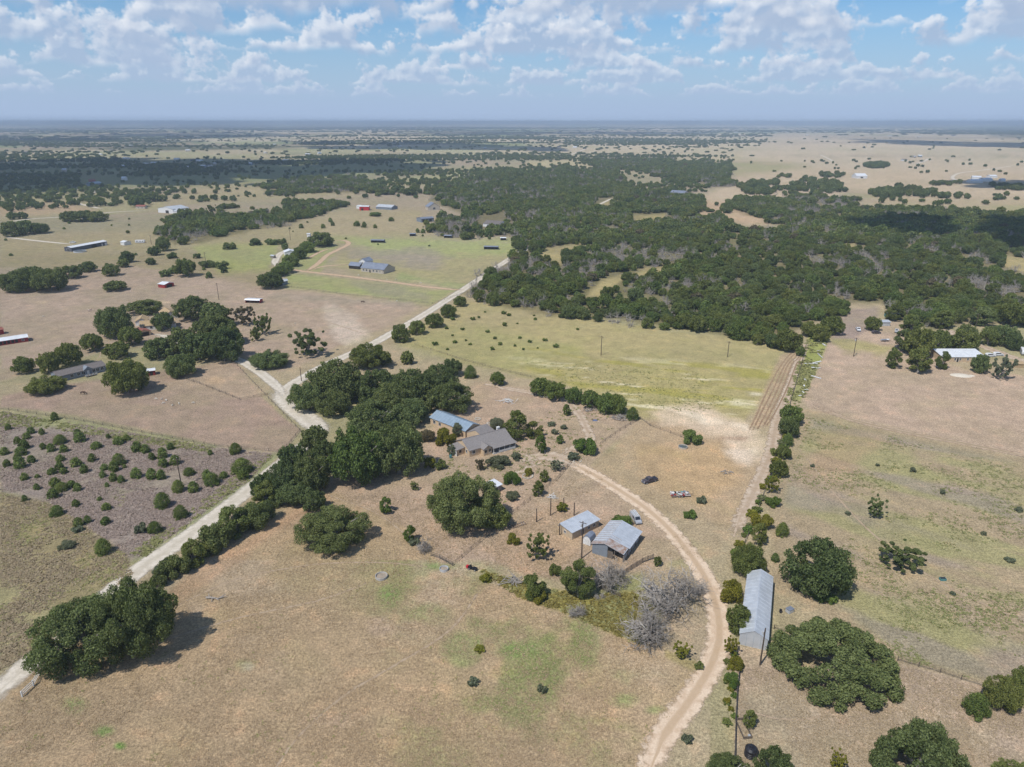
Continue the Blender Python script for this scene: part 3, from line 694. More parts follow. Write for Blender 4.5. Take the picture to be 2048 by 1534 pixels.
for i in range(15):
    t = i / 14; x = 312 + 236 * t + rng.uniform(-6, 6); y = 1152 - 150 * t + rng.uniform(-5, 5); w = rng.uniform(28, 46)
    T((x - w / 2, y - w * .42, x + w / 2, y + w * .4), 'shrub', [L_ELM, L_SAGE, L_OAK][i % 3], 'hedge_bush', ['olive', 'grey', 'dark'][i % 3] + ' low bush filling the hedge along the straight gravel road', 'shrub', 'low bushes of the road hedge')
RHL = ['broad dark tree between the farmhouse grove and the gravel road', 'round tree on the gravel road opposite the trampled pasture', 'round tree next to it up the gravel road toward the drive junction', 'dark tree midway between grove and drive junction on the hay field side', 'small dark tree just below the drive junction', 'last small tree beside the drive junction', 'dark tree tucked behind the broad one at the grove end']
for b in [(700, 680, 785, 735), (780, 645, 822, 683), (815, 638, 852, 668), (848, 624, 888, 654), (880, 606, 915, 634), (905, 590, 934, 612), (740, 700, 785, 730)]:
    T(b, 'oak', L_ELM, 'hedge_tree', RHL.pop(0), group='trees between road and hay field')
T((800, 700, 828, 728), 'oak', L_ELM, 'hedge_tree', 'small round tree standing in the hay field corner')
T((925, 726, 956, 756), 'juniper', L_JUN, 'juniper', 'juniper at the end of the grove beside the hay field')
T((978, 742, 1012, 770), 'oak', L_JUN, 'juniper', 'low dark juniper between the grove and the clipped hedge')
# farmhouse dooryard
T((1003, 815, 1062, 876), 'upright', L_ELM, 'yard_tree', 'full green tree behind the farmhouse chimney')
T((1045, 838, 1090, 876), 'upright', L_ELM, 'yard_tree', 'dark green tree at the porch end of the farmhouse')
T((978, 826, 1010, 858), 'shrub', L_SAGE, 'yard_shrub', 'grey green shrub behind the farmhouse roof', 'shrub')
T((1147, 864, 1200, 906), 'shrub', L_LIME, 'mulberry_tree', 'round bright green tree by the yard track bend')
T((1124, 800, 1143, 836), 'upright', L_JUN, 'cypress', 'narrow upright cypress beside the yard track')
T((1067, 864, 1097, 906), 'upright', L_LIME, 'sapling_tree', 'bright green young tree on the lawn in front of the porch')
T((1112, 866, 1128, 888), 'upright', L_LIME, 'sapling_tree', 'thin young tree near the yard track behind the porch')
T((1007, 933, 1043, 970), 'shrub', L_LIME, 'yard_shrub', 'round clipped green bush below the farmhouse', 'shrub')
T((1063, 955, 1090, 994), 'upright', L_ELM, 'yard_tree', 'dark bushy tree by the yard fence next to a columnar one')
T((1078, 928, 1099, 972), 'upright', L_ELM, 'yard_tree', 'columnar dark tree beside the yard fence')
T((970, 900, 1020, 934), 'shrub', L_SAGE, 'yard_shrub', 'wide olive bush against the farmhouse front corner', 'shrub')
T((1022, 900, 1045, 920), 'shrub', L_SAGE, 'yard_shrub', 'small olive bush beside the turnaround', 'shrub')
T((950, 915, 970, 942), 'loose', L_BRN, 'yard_shrub', 'thin brownish shrub in front of the farmhouse', 'shrub')
T((838, 850, 872, 882), 'shrub', L_BRN, 'yard_shrub', 'reddish shrub at the foot of the blue metal wing', 'shrub')
T((866, 842, 915, 888), 'shrub', L_YEL, 'yard_shrub', 'tall flowering shrub with yellowish leaves against the blue metal wing', 'shrub')
T((900, 842, 929, 872), 'upright', L_SAGE, 'yard_tree', 'small grey green tree against the blue metal wing')
T((893, 882, 912, 914), 'upright', L_SAGE, 'yard_tree', 'pale thin tree at the white corner of the farmhouse')
T((845, 905, 872, 935), 'shrub', L_YEL, 'yard_shrub', 'yellow green bush between the grove and the farmhouse', 'shrub')
T((868, 912, 892, 938), 'shrub', L_ELM, 'yard_shrub', 'low green bush next to the yellow green bush', 'shrub')
T((1100, 920, 1128, 942), 'loose', L_SAGE, 'yard_shrub', 'sparse grey shrub inside the bend of the ranch driveway', 'shrub')
T((1134, 900, 1160, 920), 'shrub', L_SAGE, 'yard_shrub', 'grey shrub on the rocks below the round bright tree', 'shrub')
T((1046, 932, 1066, 950), 'shrub', L_YEL, 'yard_shrub', 'yellow green bush in the stone ring', 'shrub')
T((1006, 975, 1040, 1000), 'shrub', L_SAGE, 'yard_shrub', 'grey green bush beside the little white roofed hut', 'shrub')
for b in [(1092, 840, 1112, 852), (1102, 854, 1118, 868), (1120, 846, 1136, 858)]: T(b, 'shrub', L_SAGE, 'garden_clump', 'low pale clump in the garden rows behind the porch', 'shrub', 'garden clumps behind the porch')
T((754, 990, 786, 1026), 'upright', L_LIME, 'sapling_tree', 'lone young tree in the bare yard below the grove')
T((820, 963, 838, 980), 'loose', L_ELM, 'sapling_tree', 'tiny thin tree in the bare yard near the large rounded oak')
T((804, 1046, 833, 1082), 'upright', L_LIME, 'sapling_tree', 'green bush tree beside the grey dead shrub on the field edge')
# round the barn
T((1217, 1023, 1268, 1058), 'shrub', L_LIME, 'yard_tree', 'bright green spreading tree between the barn and the van')
T((1011, 1058, 1043, 1087), 'shrub', L_YEL, 'yellow_bush', 'round yellow green bush left of the tan shed', 'shrub')
T((1113, 1000, 1136, 1023), 'shrub', L_YEL, 'yellow_bush', 'yellow green bush among the tall bare posts', 'shrub')
T((1052, 1064, 1101, 1122), 'loose', L_ELM, 'yard_tree', 'loose olive coloured tree in the bare yard beside the tan shed')
T((1118, 1112, 1197, 1196), 'upright', L_ELM, 'yard_tree', 'full dark green tree in front of the barn pole')
T((1040, 1140, 1097, 1198), 'upright', L_ELM, 'yard_tree', 'two headed green tree at the edge of the weedy hollow')
T((1058, 1170, 1098, 1204), 'shrub', L_YEL, 'yellow_bush', 'bright yellow bush at the foot of the two headed tree', 'shrub')
T((1094, 1118, 1124, 1152), 'shrub', L_ELM, 'yard_shrub', 'small green bush between the two trees by the hollow', 'shrub')
T((958, 1142, 986, 1164), 'shrub', L_YEL, 'yellow_bush', 'round yellow green bush on the field edge beside the mower', 'shrub')
T((1306, 1108, 1325, 1132), 'upright', L_ELM, 'yard_shrub', 'small dark bush at the end of the corral rails', 'shrub')
T((1366, 1014, 1394, 1036), 'shrub', L_LIME, 'yard_shrub', 'low green bush beside the ranch driveway below the junk trailer', 'shrub')
T((1392, 986, 1414, 1006), 'shrub', L_SAGE, 'yard_shrub', 'pale sage clump right of the junk trailer', 'shrub')
T((1342, 1282, 1384, 1320), 'loose', L_YEL, 'yellow_bush', 'yellow green bush below the dead tree by the driveway', 'shrub')
T((1388, 1318, 1408, 1338), 'shrub', L_ELM, 'yard_shrub', 'small green bush at the driveway edge below the dead tree', 'shrub')
T((934, 1350, 958, 1372), 'shrub', L_SAGE, 'weed_clump', 'pale green weed clump alone in the dry field', 'shrub')
T((1074, 1362, 1094, 1386), 'shrub', L_SAGE, 'weed_clump', 'twin pale weed clump in the dry field near the driveway', 'shrub')
T((948, 1286, 972, 1304), 'shrub', L_YEL, 'weed_clump', 'small yellowish weed in the green patch of the dry field', 'shrub')
T((1363, 1460, 1386, 1486), 'shrub', L_SAGE, 'weed_clump', 'pale green weed clump beside the ranch driveway', 'shrub')
T((816, 1072, 840, 1090), 'shrub', L_SAGE, 'yard_shrub', 'low grey bush in front of the field edge sapling', 'shrub')
# clipped hedge on the hay field
SHL = ['end tree of the short dense hedge above the heaped pale rocks', 'second tree of the short dense hedge above the pale rocks', 'third tree of the short hedge behind the upright cypress', 'fourth tree of the short hedge above the piled branches', 'fifth tree of the short hedge near the grey brush heap', 'end tree of the short hedge next to the round juniper']
for b in [(1058, 752, 1112, 790), (1088, 760, 1136, 800), (1128, 770, 1168, 806), (1160, 778, 1205, 816), (1192, 782, 1238, 826), (1216, 784, 1256, 828)]:
    T(b, 'oak', L_JUN, 'hedge_tree', SHL.pop(0), group='short hedge below the hay field')
T((1250, 810, 1281, 839), 'juniper', L_JUN, 'juniper', 'round juniper at the end of the short hedge')
T((1362, 848, 1406, 886), 'shrub', L_JUN, 'juniper', 'dark juniper bush at the edge of the bare lime patch')
# fence row on the right
fr = [((1558, 806, 1609, 848), 'oak', L_JUN, 'dark green oak at the top of the fence row beside the farm track'), ((1557, 832, 1601, 872), 'oak', L_OAK, 'grey green oak second in the fence row beside the farm track'), ((1562, 862, 1591, 892), 'juniper', L_JUN, 'small juniper below the two fence row oaks'), ((1552, 888, 1584, 918), 'oak', L_ELM, 'rounded green tree alone in the fence row'), ((1538, 917, 1578, 953), 'oak', L_ELM, 'wide green tree in the fence row where the track narrows'), ((1530, 948, 1562, 988), 'loose', L_YEL, 'sparse yellow green bush in the fence row'), ((1530, 985, 1563, 1014), 'shrub', L_LIME, 'leafy green bush below the sparse yellow one'), ((1496, 1014, 1546, 1058), 'shrub', L_YEL, 'tall yellow green tree in the fence row above the dark elm'), ((1500, 1040, 1540, 1088), 'upright', L_ELM, 'dark elm under the tall yellow green fence row tree'), ((1550, 1040, 1582, 1072), 'juniper', L_JUN, 'rounded bright juniper beside the dark elm'), ((1462, 1078, 1536, 1152), 'oak', L_ELM, 'broad olive green tree above the long metal shed'), ((1440, 1144, 1494, 1208), 'shrub', L_YEL, 'yellow leaved round tree beside the pipe gate'), ((1452, 1204, 1508, 1268), 'oak', L_ELM, 'green tree leaning on the long metal shed wall'), ((1448, 1272, 1480, 1312), 'loose', L_YEL, 'yellowish bush at the lower corner of the long metal shed'), ((1458, 1304, 1492, 1340), 'shrub', L_YEL, 'bright yellow flowering bush in the lower fence row'), ((1446, 1336, 1482, 1376), 'shrub', L_LIME, 'bright green bush in the lower fence row'), ((1484, 1408, 1517, 1462), 'upright', L_ELM, 'dark bush growing in the old stock trough'), ((1541, 1100, 1561, 1126), 'juniper', L_JUN, 'tiny juniper between two large trees behind the shed'), ((1735, 988, 1776, 1040), 'loose', L_OAK, 'thin open oak alone in the right hand pasture'), ((1760, 1082, 1852, 1142), 'loose', L_OAK, 'low open live oak with twisted limbs in the right hand pasture'), ((1660, 1494, 1698, 1545), 'loose', L_YEL, 'pale yellow sapling in the mown grass'), ((1618, 1170, 1660, 1200), 'shrub', L_LIME, 'bright green bush at the foot of the broad dense oak'), ((1648, 1182, 1676, 1206), 'shrub', L_LIME, 'second bright green bush at the foot of the broad dense oak'), ((1446, 1376, 1462, 1420), 'shrub', L_YEL, 'yellow weeds along the lowest pipe fence')]
for i in range(22):
    t = i / 21; x = 1586 - 118 * t + rng.uniform(-5, 5); y = 850 + 280 * t + rng.uniform(-6, 6); w = rng.uniform(12, 26)
    T((x - w / 2, y - w * .8, x + w / 2, y), 'shrub', [L_LIME, L_ELM, L_YEL, L_WEEDB][i % 4], 'fence_row_bush', ['bright green', 'olive', 'yellowish', 'pale'][i % 4] + ' little bush along the wire fence beside the farm track', 'shrub', 'little bushes along the farm track fence')
for i in range(12):
    t = i / 11; x = 1462 + 8 * math.sin(i * 2.1); y = 1300 + 150 * t; w = rng.uniform(14, 24)
    T((x - w / 2, y - w * .8, x + w / 2, y), 'shrub', [L_YEL, L_LIME, L_ELM][i % 3], 'fence_row_bush', ['yellowish', 'bright green', 'olive'][i % 3] + ' little bush along the lower pipe rail fence', 'shrub', 'little bushes along the pipe fence')
for b, st, mt, lb in fr: T(b, st, mt, 'fence_row_tree' if st != 'shrub' else 'fence_row_bush', lb, 'tree' if st != 'shrub' else 'shrub')
for b in [(1820, 932, 1834, 944), (1750, 925, 1760, 932), (1880, 976, 1892, 988), (2030, 1010, 2046, 1024), (1690, 1020, 1704, 1030), (1620, 925, 1630, 934), (1960, 1060, 1974, 1070), (2010, 1110, 2030, 1124), (1900, 1180, 1912, 1190)]:
    T(b, 'shrub', L_SAGE, 'weed_clump', 'small pale weed clump in the right hand pasture', 'shrub', 'weeds of the right hand pasture')
# left: the oaks round the two homes
lh = [(188, 602, 268, 672), (248, 597, 322, 628), (302, 620, 346, 660), (345, 588, 422, 640), (398, 602, 462, 652), (378, 625, 472, 692), (332, 650, 388, 706), (400, 650, 488, 722), (283, 672, 346, 716), (325, 700, 398, 752), (430, 640, 480, 690), (360, 660, 430, 720)]
for b, lb in zip(lh, ['large oak hiding the left half of the tan roofed house', 'oak behind the tan roof with its crown above the ridge', 'oak standing in front of the tan roof', 'oak behind the right end of the tan roofed house', 'oak at the far right of the cluster below the utility pole', 'broad oak between the tan roofed house and the gravel lane', 'oak beside the rust red carport drive', 'oak overhanging the start of the gravel lane', 'oak below the rust red carport', 'oak at the lower tip of the cluster above the cross fence', 'oak at the lane end of the cluster near the half bare tree', 'oak filling the middle of the cluster above the gravel lane']): T(b, 'oak', L_OAK, O, lb, group='oaks round the tan roofed house')
GREYL = ['big oak covering the right end of the long grey home', 'oak behind the small red shed toward the tan roofed house', 'second oak behind the long grey home', 'outermost small oak toward the red stable', 'oak beside the outermost oak left of the long grey home', 'oak close behind the grey home roof', 'low spreading oak in front of the left end of the grey home', 'oak between the grey home and the rust red carport']
for b in [(200, 706, 294, 786), (160, 664, 206, 702), (205, 680, 258, 716), (22, 710, 66, 746), (72, 700, 116, 746), (106, 680, 160, 732), (50, 746, 130, 786), (235, 650, 285, 690)]:
    T(b, 'oak', L_ELM, O, GREYL.pop(0), group='oaks round the long grey home')
T((500, 695, 581, 735), 'oak', L_OAK, O, 'low wide oak alone beside the gravel lane')
T((580, 656, 652, 712), 'loose', L_OAK, O, 'open oak with bare limbs showing in the trampled pasture')
T((505, 625, 546, 668), 'loose', L_ELM, O, 'small open oak below the white roofed horse shelter')
T((500, 655, 522, 682), 'loose', L_ELM, O, 'thin sapling oak beside the small open oak')
T((460, 610, 510, 650), 'loose', L_BRN, O, 'half bare brownish tree at the end of the oak cluster')
for b in [(0, 534, 72, 582), (55, 526, 135, 580), (20, 530, 90, 570)]: T(b, 'oak', L_OAK, O, 'live oak in the motte at the pasture edge near the round junipers', group='pasture edge motte')
for b, lb in [((118, 528, 162, 556), 'pale green tree beside the pasture edge motte'), ((158, 521, 193, 543), 'dark round bush right of the pasture edge motte'), ((203, 526, 239, 551), 'round green juniper in front of the long dark barn'), ((205, 559, 254, 581), 'low flat topped oak alone in the bare pasture'), ((238, 500, 268, 524), 'dark round oak between the barn and the red shelter'), ((234, 516, 259, 534), 'small grey bush under the dark round oak'), ((290, 514, 311, 529), 'small grey round bush in the pasture above the red shelter'), ((310, 470, 340, 501), 'pointed dark cedar beside the power pole'), ((294, 490, 322, 510), 'round dark cedar below the pointed cedar'), ((512, 540, 566, 576), 'dark oak behind the blue grey open shed')]:
    T(b, 'oak', L_OAK, O, lb)
T((345, 514, 392, 552), 'oak', L_ELM, O, 'bushy tree above the small dirt bank in the pasture')
RBL = ['round bush left of the bushy tree on the dirt bank', 'bush touching the bushy tree on the dirt bank', 'round bush right of the pasture utility pole', 'dark bush under the pasture utility pole', 'round bush alone above the bushy tree', 'small round bush near the pasture utility pole', 'round bush alone on the strip below the oak belt', 'large round bush in the row below the far utility pole', 'middle bush of the row below the far utility pole', 'bush at the white garage end of the row', 'bush below the row beside the white garage', 'tiny bush on the dirt bank', 'tiny bush at the fence below the dirt bank']
for b in [(318, 533, 343, 552), (335, 530, 362, 546), (430, 515, 456, 537), (398, 514, 432, 534), (332, 500, 353, 516), (384, 502, 402, 516), (445, 478, 471, 498), (497, 473, 524, 490), (530, 472, 555, 489), (550, 472, 573, 488), (560, 483, 577, 498), (440, 530, 455, 545), (410, 540, 425, 556)]:
    T(b, 'shrub', L_OAK, 'round_bush', RBL.pop(0), 'shrub', 'round bushes of the left pasture')
for b in [(550, 520, 588, 546), (563, 506, 600, 532), (582, 492, 615, 517), (598, 480, 632, 504), (540, 530, 575, 552)]:
    T(b, 'oak', L_JUN, 'cedar', 'dark cedar in the row between the two house drives', group='cedar row between the drives')
T((615, 461, 667, 492), 'oak', L_OAK, O, 'dark oak behind the long metal roofed house')
for b in [(118, 420, 160, 442), (140, 419, 190, 442), (170, 421, 216, 442)]: T(b, 'oak', L_OAK, O, 'oak in the small motte beside the pale far lane', group='lane side motte')
for b in [(0, 440, 40, 472), (25, 438, 70, 468), (55, 444, 97, 466), (13, 422, 36, 438), (33, 422, 54, 437)]: T(b, 'oak', L_OAK, O, 'oak in the motte in front of the little far shed', group='far left mottes')
for b in [(256, 388, 292, 413), (285, 384, 320, 402), (310, 388, 335, 402)]: T(b, 'oak', L_OAK, O, 'oak behind the red roofed shed at the white barn', group='oaks behind the white barn')
T((412, 408, 432, 428), 'loose', L_ELM, O, 'open tree on the lawn right of the white barn')
for b in [(752, 378, 790, 388), (780, 368, 808, 382), (806, 374, 832, 390)]: T(b, 'oak', L_OAK, O, 'round dark oak in the pasture beyond the red barn', group='oaks beyond the red barn')
for b in [(705, 440, 722, 452), (722, 440, 735, 456), (660, 440, 670, 452), (640, 446, 652, 456), (596, 446, 608, 456), (655, 434, 666, 444), (745, 447, 755, 456), (775, 433, 790, 442), (830, 455, 840, 465), (840, 456, 852, 466)]:
    T(b, 'juniper', L_JUN, 'juniper', 'small juniper dotted over the far paddock below the red barn', group='far paddock junipers')
T((735, 420, 765, 432), 'shrub', L_JUN, 'round_bush', 'low wide green bush in front of the red barn', 'shrub')
# yard on the right
YARDL = ['oak behind the boat and below the silver pickup', 'small oak alone at the pasture edge below the boat', 'oak at the back corner of the pale metal roofed house', 'big oak in front of the left end of the pale roof', 'oak shading the silver pickup', 'tree standing against the left gable of the pale roofed house', 'oak just behind the pale metal roof', 'oak behind the right half of the pale metal roof', 'tree at the right end of the pale roofed house beside the sand heap', 'oak at the top of the yard near the white canopy', 'oak above the pale roof where the yard road begins', 'tree beside the yard road opposite the white cars', 'oak on the far side of the yard road', 'round tree above the parked travel trailer', 'oak behind the leaning utility pole', 'oak at the wood edge beyond the yard road', 'tree beside the teal container shed', 'small round tree shading the dark old car']
for b in [(1785, 655, 1840, 700), (1770, 690, 1808, 735), (1810, 650, 1870, 712), (1812, 690, 1870, 745), (1800, 625, 1850, 668), (1872, 690, 1902, 745), (1850, 655, 1905, 700), (1900, 655, 1960, 700), (1945, 700, 1982, 750), (1860, 615, 1915, 655), (1915, 640, 1955, 690), (1985, 645, 2040, 690), (1960, 650, 2000, 690), (2015, 665, 2050, 700), (1935, 610, 2000, 650), (2000, 600, 2060, 650), (1770, 605, 1812, 640), (1730, 630, 1764, 660)]:
    T(b, 'oak' if b[0] % 3 else 'upright', L_OAK if b[0] % 2 else L_ELM, O, YARDL.pop(0), group='oaks round the pale metal roofed house')
T((1988, 705, 2030, 760), 'loose', L_SAGE, O, 'grey leaved open tree beside the sand heap')
WCL = ['dark tree at the wood corner shading the orange tarpaulin', 'dark tree behind the orange tarpaulin at the edge of the grey yard', 'dark tree where the farm track leaves the wood', 'wide dark tree at the tilled corner of the hay field', 'small dark tree on the fence at the head of the farm track']
for b in [(1620, 645, 1662, 682), (1640, 628, 1690, 668), (1600, 640, 1635, 672), (1545, 655, 1605, 700), (1592, 690, 1612, 712)]: T(b, 'oak', L_ELM, 'fence_row_tree', WCL.pop(0), group='trees at the wood corner')
# junipers of the lavender brush field
JZ = [(395,80,470,165),(30,178,90,238),(205,205,280,268),(300,215,360,275),(170,250,245,310),(100,280,170,350),(135,300,235,390),(415,262,535,350),(310,330,370,395),(360,335,445,410),(465,345,548,415),(580,222,650,280),(580,245,688,335),(712,320,820,390),(840,260,885,310),(890,280,1000,355),(975,265,1045,325),(1035,315,1140,410),(1110,340,1205,420),(1325,330,1395,395),(1655,392,1705,438),(1820,325,1940,430),(-10,365,75,435),(105,360,215,440),(95,420,175,480),(95,440,205,545),(205,430,285,500),(15,455,85,540),(435,425,520,490),(550,445,655,530),(430,480,515,560),(370,530,455,595),(465,530,540,590),(625,500,710,580),(695,415,770,490),(880,410,1005,515),(790,500,870,560),(855,475,950,570),(975,500,1015,550),(1245,365,1345,460),(1175,400,1245,485),(1250,450,1350,535),(1345,425,1450,515),(1030,525,1140,625),(1155,530,1260,630),(1240,540,1330,635),(1450,525,1565,605),(785,555,850,620),(860,555,940,660),(930,590,1000,660),(830,650,875,695),(150,570,230,640),(270,585,320,625),(260,655,320,720),(380,605,490,690),(430,640,545,730),(365,690,470,785),(520,630,610,700),(580,650,655,725),(165,745,222,812),(385,825,510,925),(565,785,640,850),(770,765,822,805),(800,810,895,880),(1360,620,1480,735),(1490,635,1595,735),(1605,535,1700,640),(1610,560,1765,680),(1745,560,1830,625),(1830,440,2030,585),(1890,520,1995,645),(1215,715,1370,860),(1370,820,1505,945),(575,925,670,1010),(660,905,730,990),(795,920,885,995),(1165,950,1300,1065)]
def juniper_label(b):
    w = b[2] - b[0]; cx, cy_ = (b[0] + b[2]) / 2, (b[1] + b[3]) / 2
    size = 'tiny' if w < 62 else 'small' if w < 82 else 'medium' if w < 106 else 'large'
    near = sum(1 for q in JZ if q is not b and abs((q[0] + q[2]) / 2 - cx) < 95 and abs((q[1] + q[3]) / 2 - cy_) < 80)
    if math.hypot(cx - 1450, cy_ - 660) < 190: where = 'close to the brush field utility pole'
    elif cx > 1600: where = 'near the gravel road corner of the brush field'
    elif cy_ < 300: where = 'under the green weedy top edge of the brush field'
    elif cy_ > 780: where = 'in the open lower part of the brush field'
    elif cx > 1000: where = 'between the utility pole and the green top edge'
    else: where = 'in the middle of the brush field'
    return '%s %s juniper %s' % (size, 'round single' if near == 0 else 'round paired' if near == 1 else 'crowded', where)
for b in JZ: T((b[0] / 4, 800 + b[1] / 4, b[2] / 4, 800 + b[3] / 4), 'juniper', L_JUN, 'juniper', juniper_label(b), group='junipers of the brush field')
T((185, 1071, 223, 1108), 'juniper', L_JUN, 'juniper', 'single round juniper at the bare end of the brush field')
for b, lb in [((267, 1037, 292, 1066), 'grey sage bush beside a round juniper in the brush field'), ((143, 1047, 165, 1064), 'small grey sage bush below a pair of junipers'), ((116, 1076, 149, 1098), 'grey sage bush alone at the edge of the brush field')]: T(b, 'shrub', L_SAGE, 'sage_bush', lb, 'shrub')
# low junipers in the hay field
r_ = np.random.default_rng(3)
hay = [(970, 625), (958, 636), (1008, 628), (1018, 632), (1068, 632), (1070, 640), (893, 658), (905, 672), (910, 686), (932, 682), (940, 690), (925, 660), (1040, 677), (1060, 685), (1090, 682), (1112, 695), (1030, 693), (1000, 690), (985, 700), (1047, 700), (1075, 697), (870, 690), (895, 700), (1155, 660), (1010, 652), (975, 665), (990, 678), (945, 640), (1035, 648), (905, 640)]
for x, y in hay:
    s = r_.uniform(5, 13); T((x - s / 2, y - s * .8, x + s / 2, y), 'shrub', L_JUN, 'young_juniper', 'small young juniper scattered in the yellow green hay field', 'shrub', 'young junipers of the hay field')
# ================================================================ dead trees
def dead_mesh(name, seed, depth=5, spread=1.0, mat=DEAD):
    r = np.random.default_rng(seed); mb = MB()
    def grow(p, d, L, rad_, lev):
        pts = [p]; rr = [rad_]; q = d
        for i in range(3):
            q = (q + Vector(r.normal(size=3)) * .22 + Vector((0, 0, -.10 if lev > 2 else 0))).normalized(); pts.append(pts[-1] + q * L / 3); rr.append(rad_ * (1 - .22 * (i + 1)))
        mb.tube(pts, rr, 5 if lev < 2 else 3, False)
        if lev >= depth: return
        for k in range(4 if lev < 2 else 3):
            b = pts[r.integers(1, 4)]; a = Vector(r.normal(size=3)); a.z *= .55; nd = (q * .8 + a.normalized() * .7 * spread).normalized()
            if nd.z < -.15: nd.z *= -.3
            grow(b, nd, L * r.uniform(.62, .95), max(rad_ * .55, .0045), lev + 1)
    for k in range(3):
        t = k * 2.1 + r.uniform(0, 1); grow(Vector((0, 0, 0)), Vector((math.cos(t) * .6 * spread, math.sin(t) * .6 * spread, .8)).normalized(), .33, .034, 1)
    V_ = np.array(mb.v); ext = max(np.ptp(V_[:, 0]), np.ptp(V_[:, 1])); mb.v = [(x / ext, y / ext, (z / ext)) for x, y, z in mb.v]
    zm = max(v[2] for v in mb.v); mb.v = [(x, y, max(z, -.01) / zm) for x, y, z in mb.v]
    return mb.mesh(name, mat)
DEADM = [dead_mesh('dead_limbs', 5 + i, 5, 1.15) for i in range(3)]
DEADF = [dead_mesh('dead_limbs_far', 25 + i, 4, 1.1) for i in range(2)]
def Dd(box, k, label, name='dead_tree'):
    loc, Wd, Hh = from_box(*box); TREES.append((loc.x, loc.y, Wd / 2))
    o = thing(name, label, 'dead tree', loc, rng.uniform(0, 6.28)); o.scale = (Wd * 1.05, Wd * 1.05, Hh)
    link('limbs', DEADM[k % 3], o); 
    for q_, s_ in ((1.3, .95), (3.4, .8)): c = link('twigs', DEADM[(k + int(q_)) % 3], o); c.rotation_euler = (0, 0, q_); c.scale = (s_, s_, s_ * .95)
    return o
Dd((1268, 1106, 1422, 1232), 0, 'large bleached dead tree in the bend of the ranch driveway')
Dd((1236, 1178, 1362, 1290), 1, 'bleached dead tree leaning over the yellow weedy hollow')
Dd((1168, 1090, 1272, 1178), 2, 'grey dead tree in front of the open barn')
Dd((1375, 1140, 1420, 1200), 2, 'smaller dead tree joined to the large bleached one')
Dd((830, 1065, 868, 1108), 1, 'grey dead shrub at the corner of the home yard fence', 'dead_shrub')
Dd((1130, 1200, 1175, 1236), 0, 'low heap of dead branches in the weedy hollow', 'dead_shrub')
Dd((1185, 1180, 1215, 1200), 2, 'small dead brush under the full dark green tree', 'dead_shrub')

# ================================================================ woodland and open scrub
def far_copy(me_, mat):
    m_ = me_.copy(); m_.materials.clear(); m_.materials.append(mat); return m_
kinds = bpy.data.collections.new('tree_kinds')
def kind_obj(me_):
    o = bpy.data.objects.new('kind_%02d' % len(kinds.objects), me_); kinds.objects.link(o); return o
for k in range(3): kind_obj(far_copy(proto('oak', k, 1100, .043)[0], L_OAK))          # 0-2 live oak
for k in range(2): kind_obj(far_copy(proto('oak', k, 1100, .043)[0], L_ELM))          # 3-4 green oak
for k in range(2): kind_obj(far_copy(proto('juniper', k, 1100, .043)[0], L_JUN))      # 5-6 juniper
for m_ in DEADF: kind_obj(m_)                                                       # 7-8 bare
kind_obj(far_copy(proto('oak', 1, 1100, .043)[0], L_BRN))                             # 9 russet
kind_obj(far_copy(proto('oak', 2, 1100, .043)[0], L_JUN))                             # 10 dark green oak
for k in range(2): kind_obj(far_copy(proto('oak', k, 6500, .017)[0], L_OAK))        # 11-12 finer live oak
kind_obj(far_copy(proto('oak', 2, 6500, .017)[0], L_JUN)); kind_obj(far_copy(proto('oak', 1, 6500, .017)[0], L_ELM))  # 13-14
KINDMAT = {0: L_OAK, 1: L_OAK, 2: L_OAK, 3: L_ELM, 4: L_ELM, 9: L_BRN, 10: L_JUN, 11: L_OAK, 12: L_OAK, 13: L_JUN, 14: L_ELM}

def scatter_group():
    ng = bpy.data.node_groups.new('stand_of_trees', 'GeometryNodeTree')
    ng.interface.new_socket('Geometry', in_out='INPUT', socket_type='NodeSocketGeometry')
    ng.interface.new_socket('Geometry', in_out='OUTPUT', socket_type='NodeSocketGeometry')
    N, Lk = ng.nodes, ng.links
    gi = N.new('NodeGroupInput'); go = N.new('NodeGroupOutput'); ci = N.new('GeometryNodeCollectionInfo'); ip = N.new('GeometryNodeInstanceOnPoints')
    ci.inputs['Collection'].default_value = kinds; ci.inputs['Separate Children'].default_value = True; ci.inputs['Reset Children'].default_value = True
    def att(nm, ty):
        a = N.new('GeometryNodeInputNamedAttribute'); a.data_type = ty; a.inputs['Name'].default_value = nm; return a.outputs[0]
    Lk.new(gi.outputs[0], ip.inputs['Points']); Lk.new(ci.outputs[0], ip.inputs['Instance']); ip.inputs['Pick Instance'].default_value = True
    Lk.new(att('pick', 'INT'), ip.inputs['Instance Index']); Lk.new(att('rot', 'FLOAT_VECTOR'), ip.inputs['Rotation']); Lk.new(att('scl', 'FLOAT_VECTOR'), ip.inputs['Scale'])
    Lk.new(ip.outputs[0], go.inputs[0]); return ng
SCAT = scatter_group()
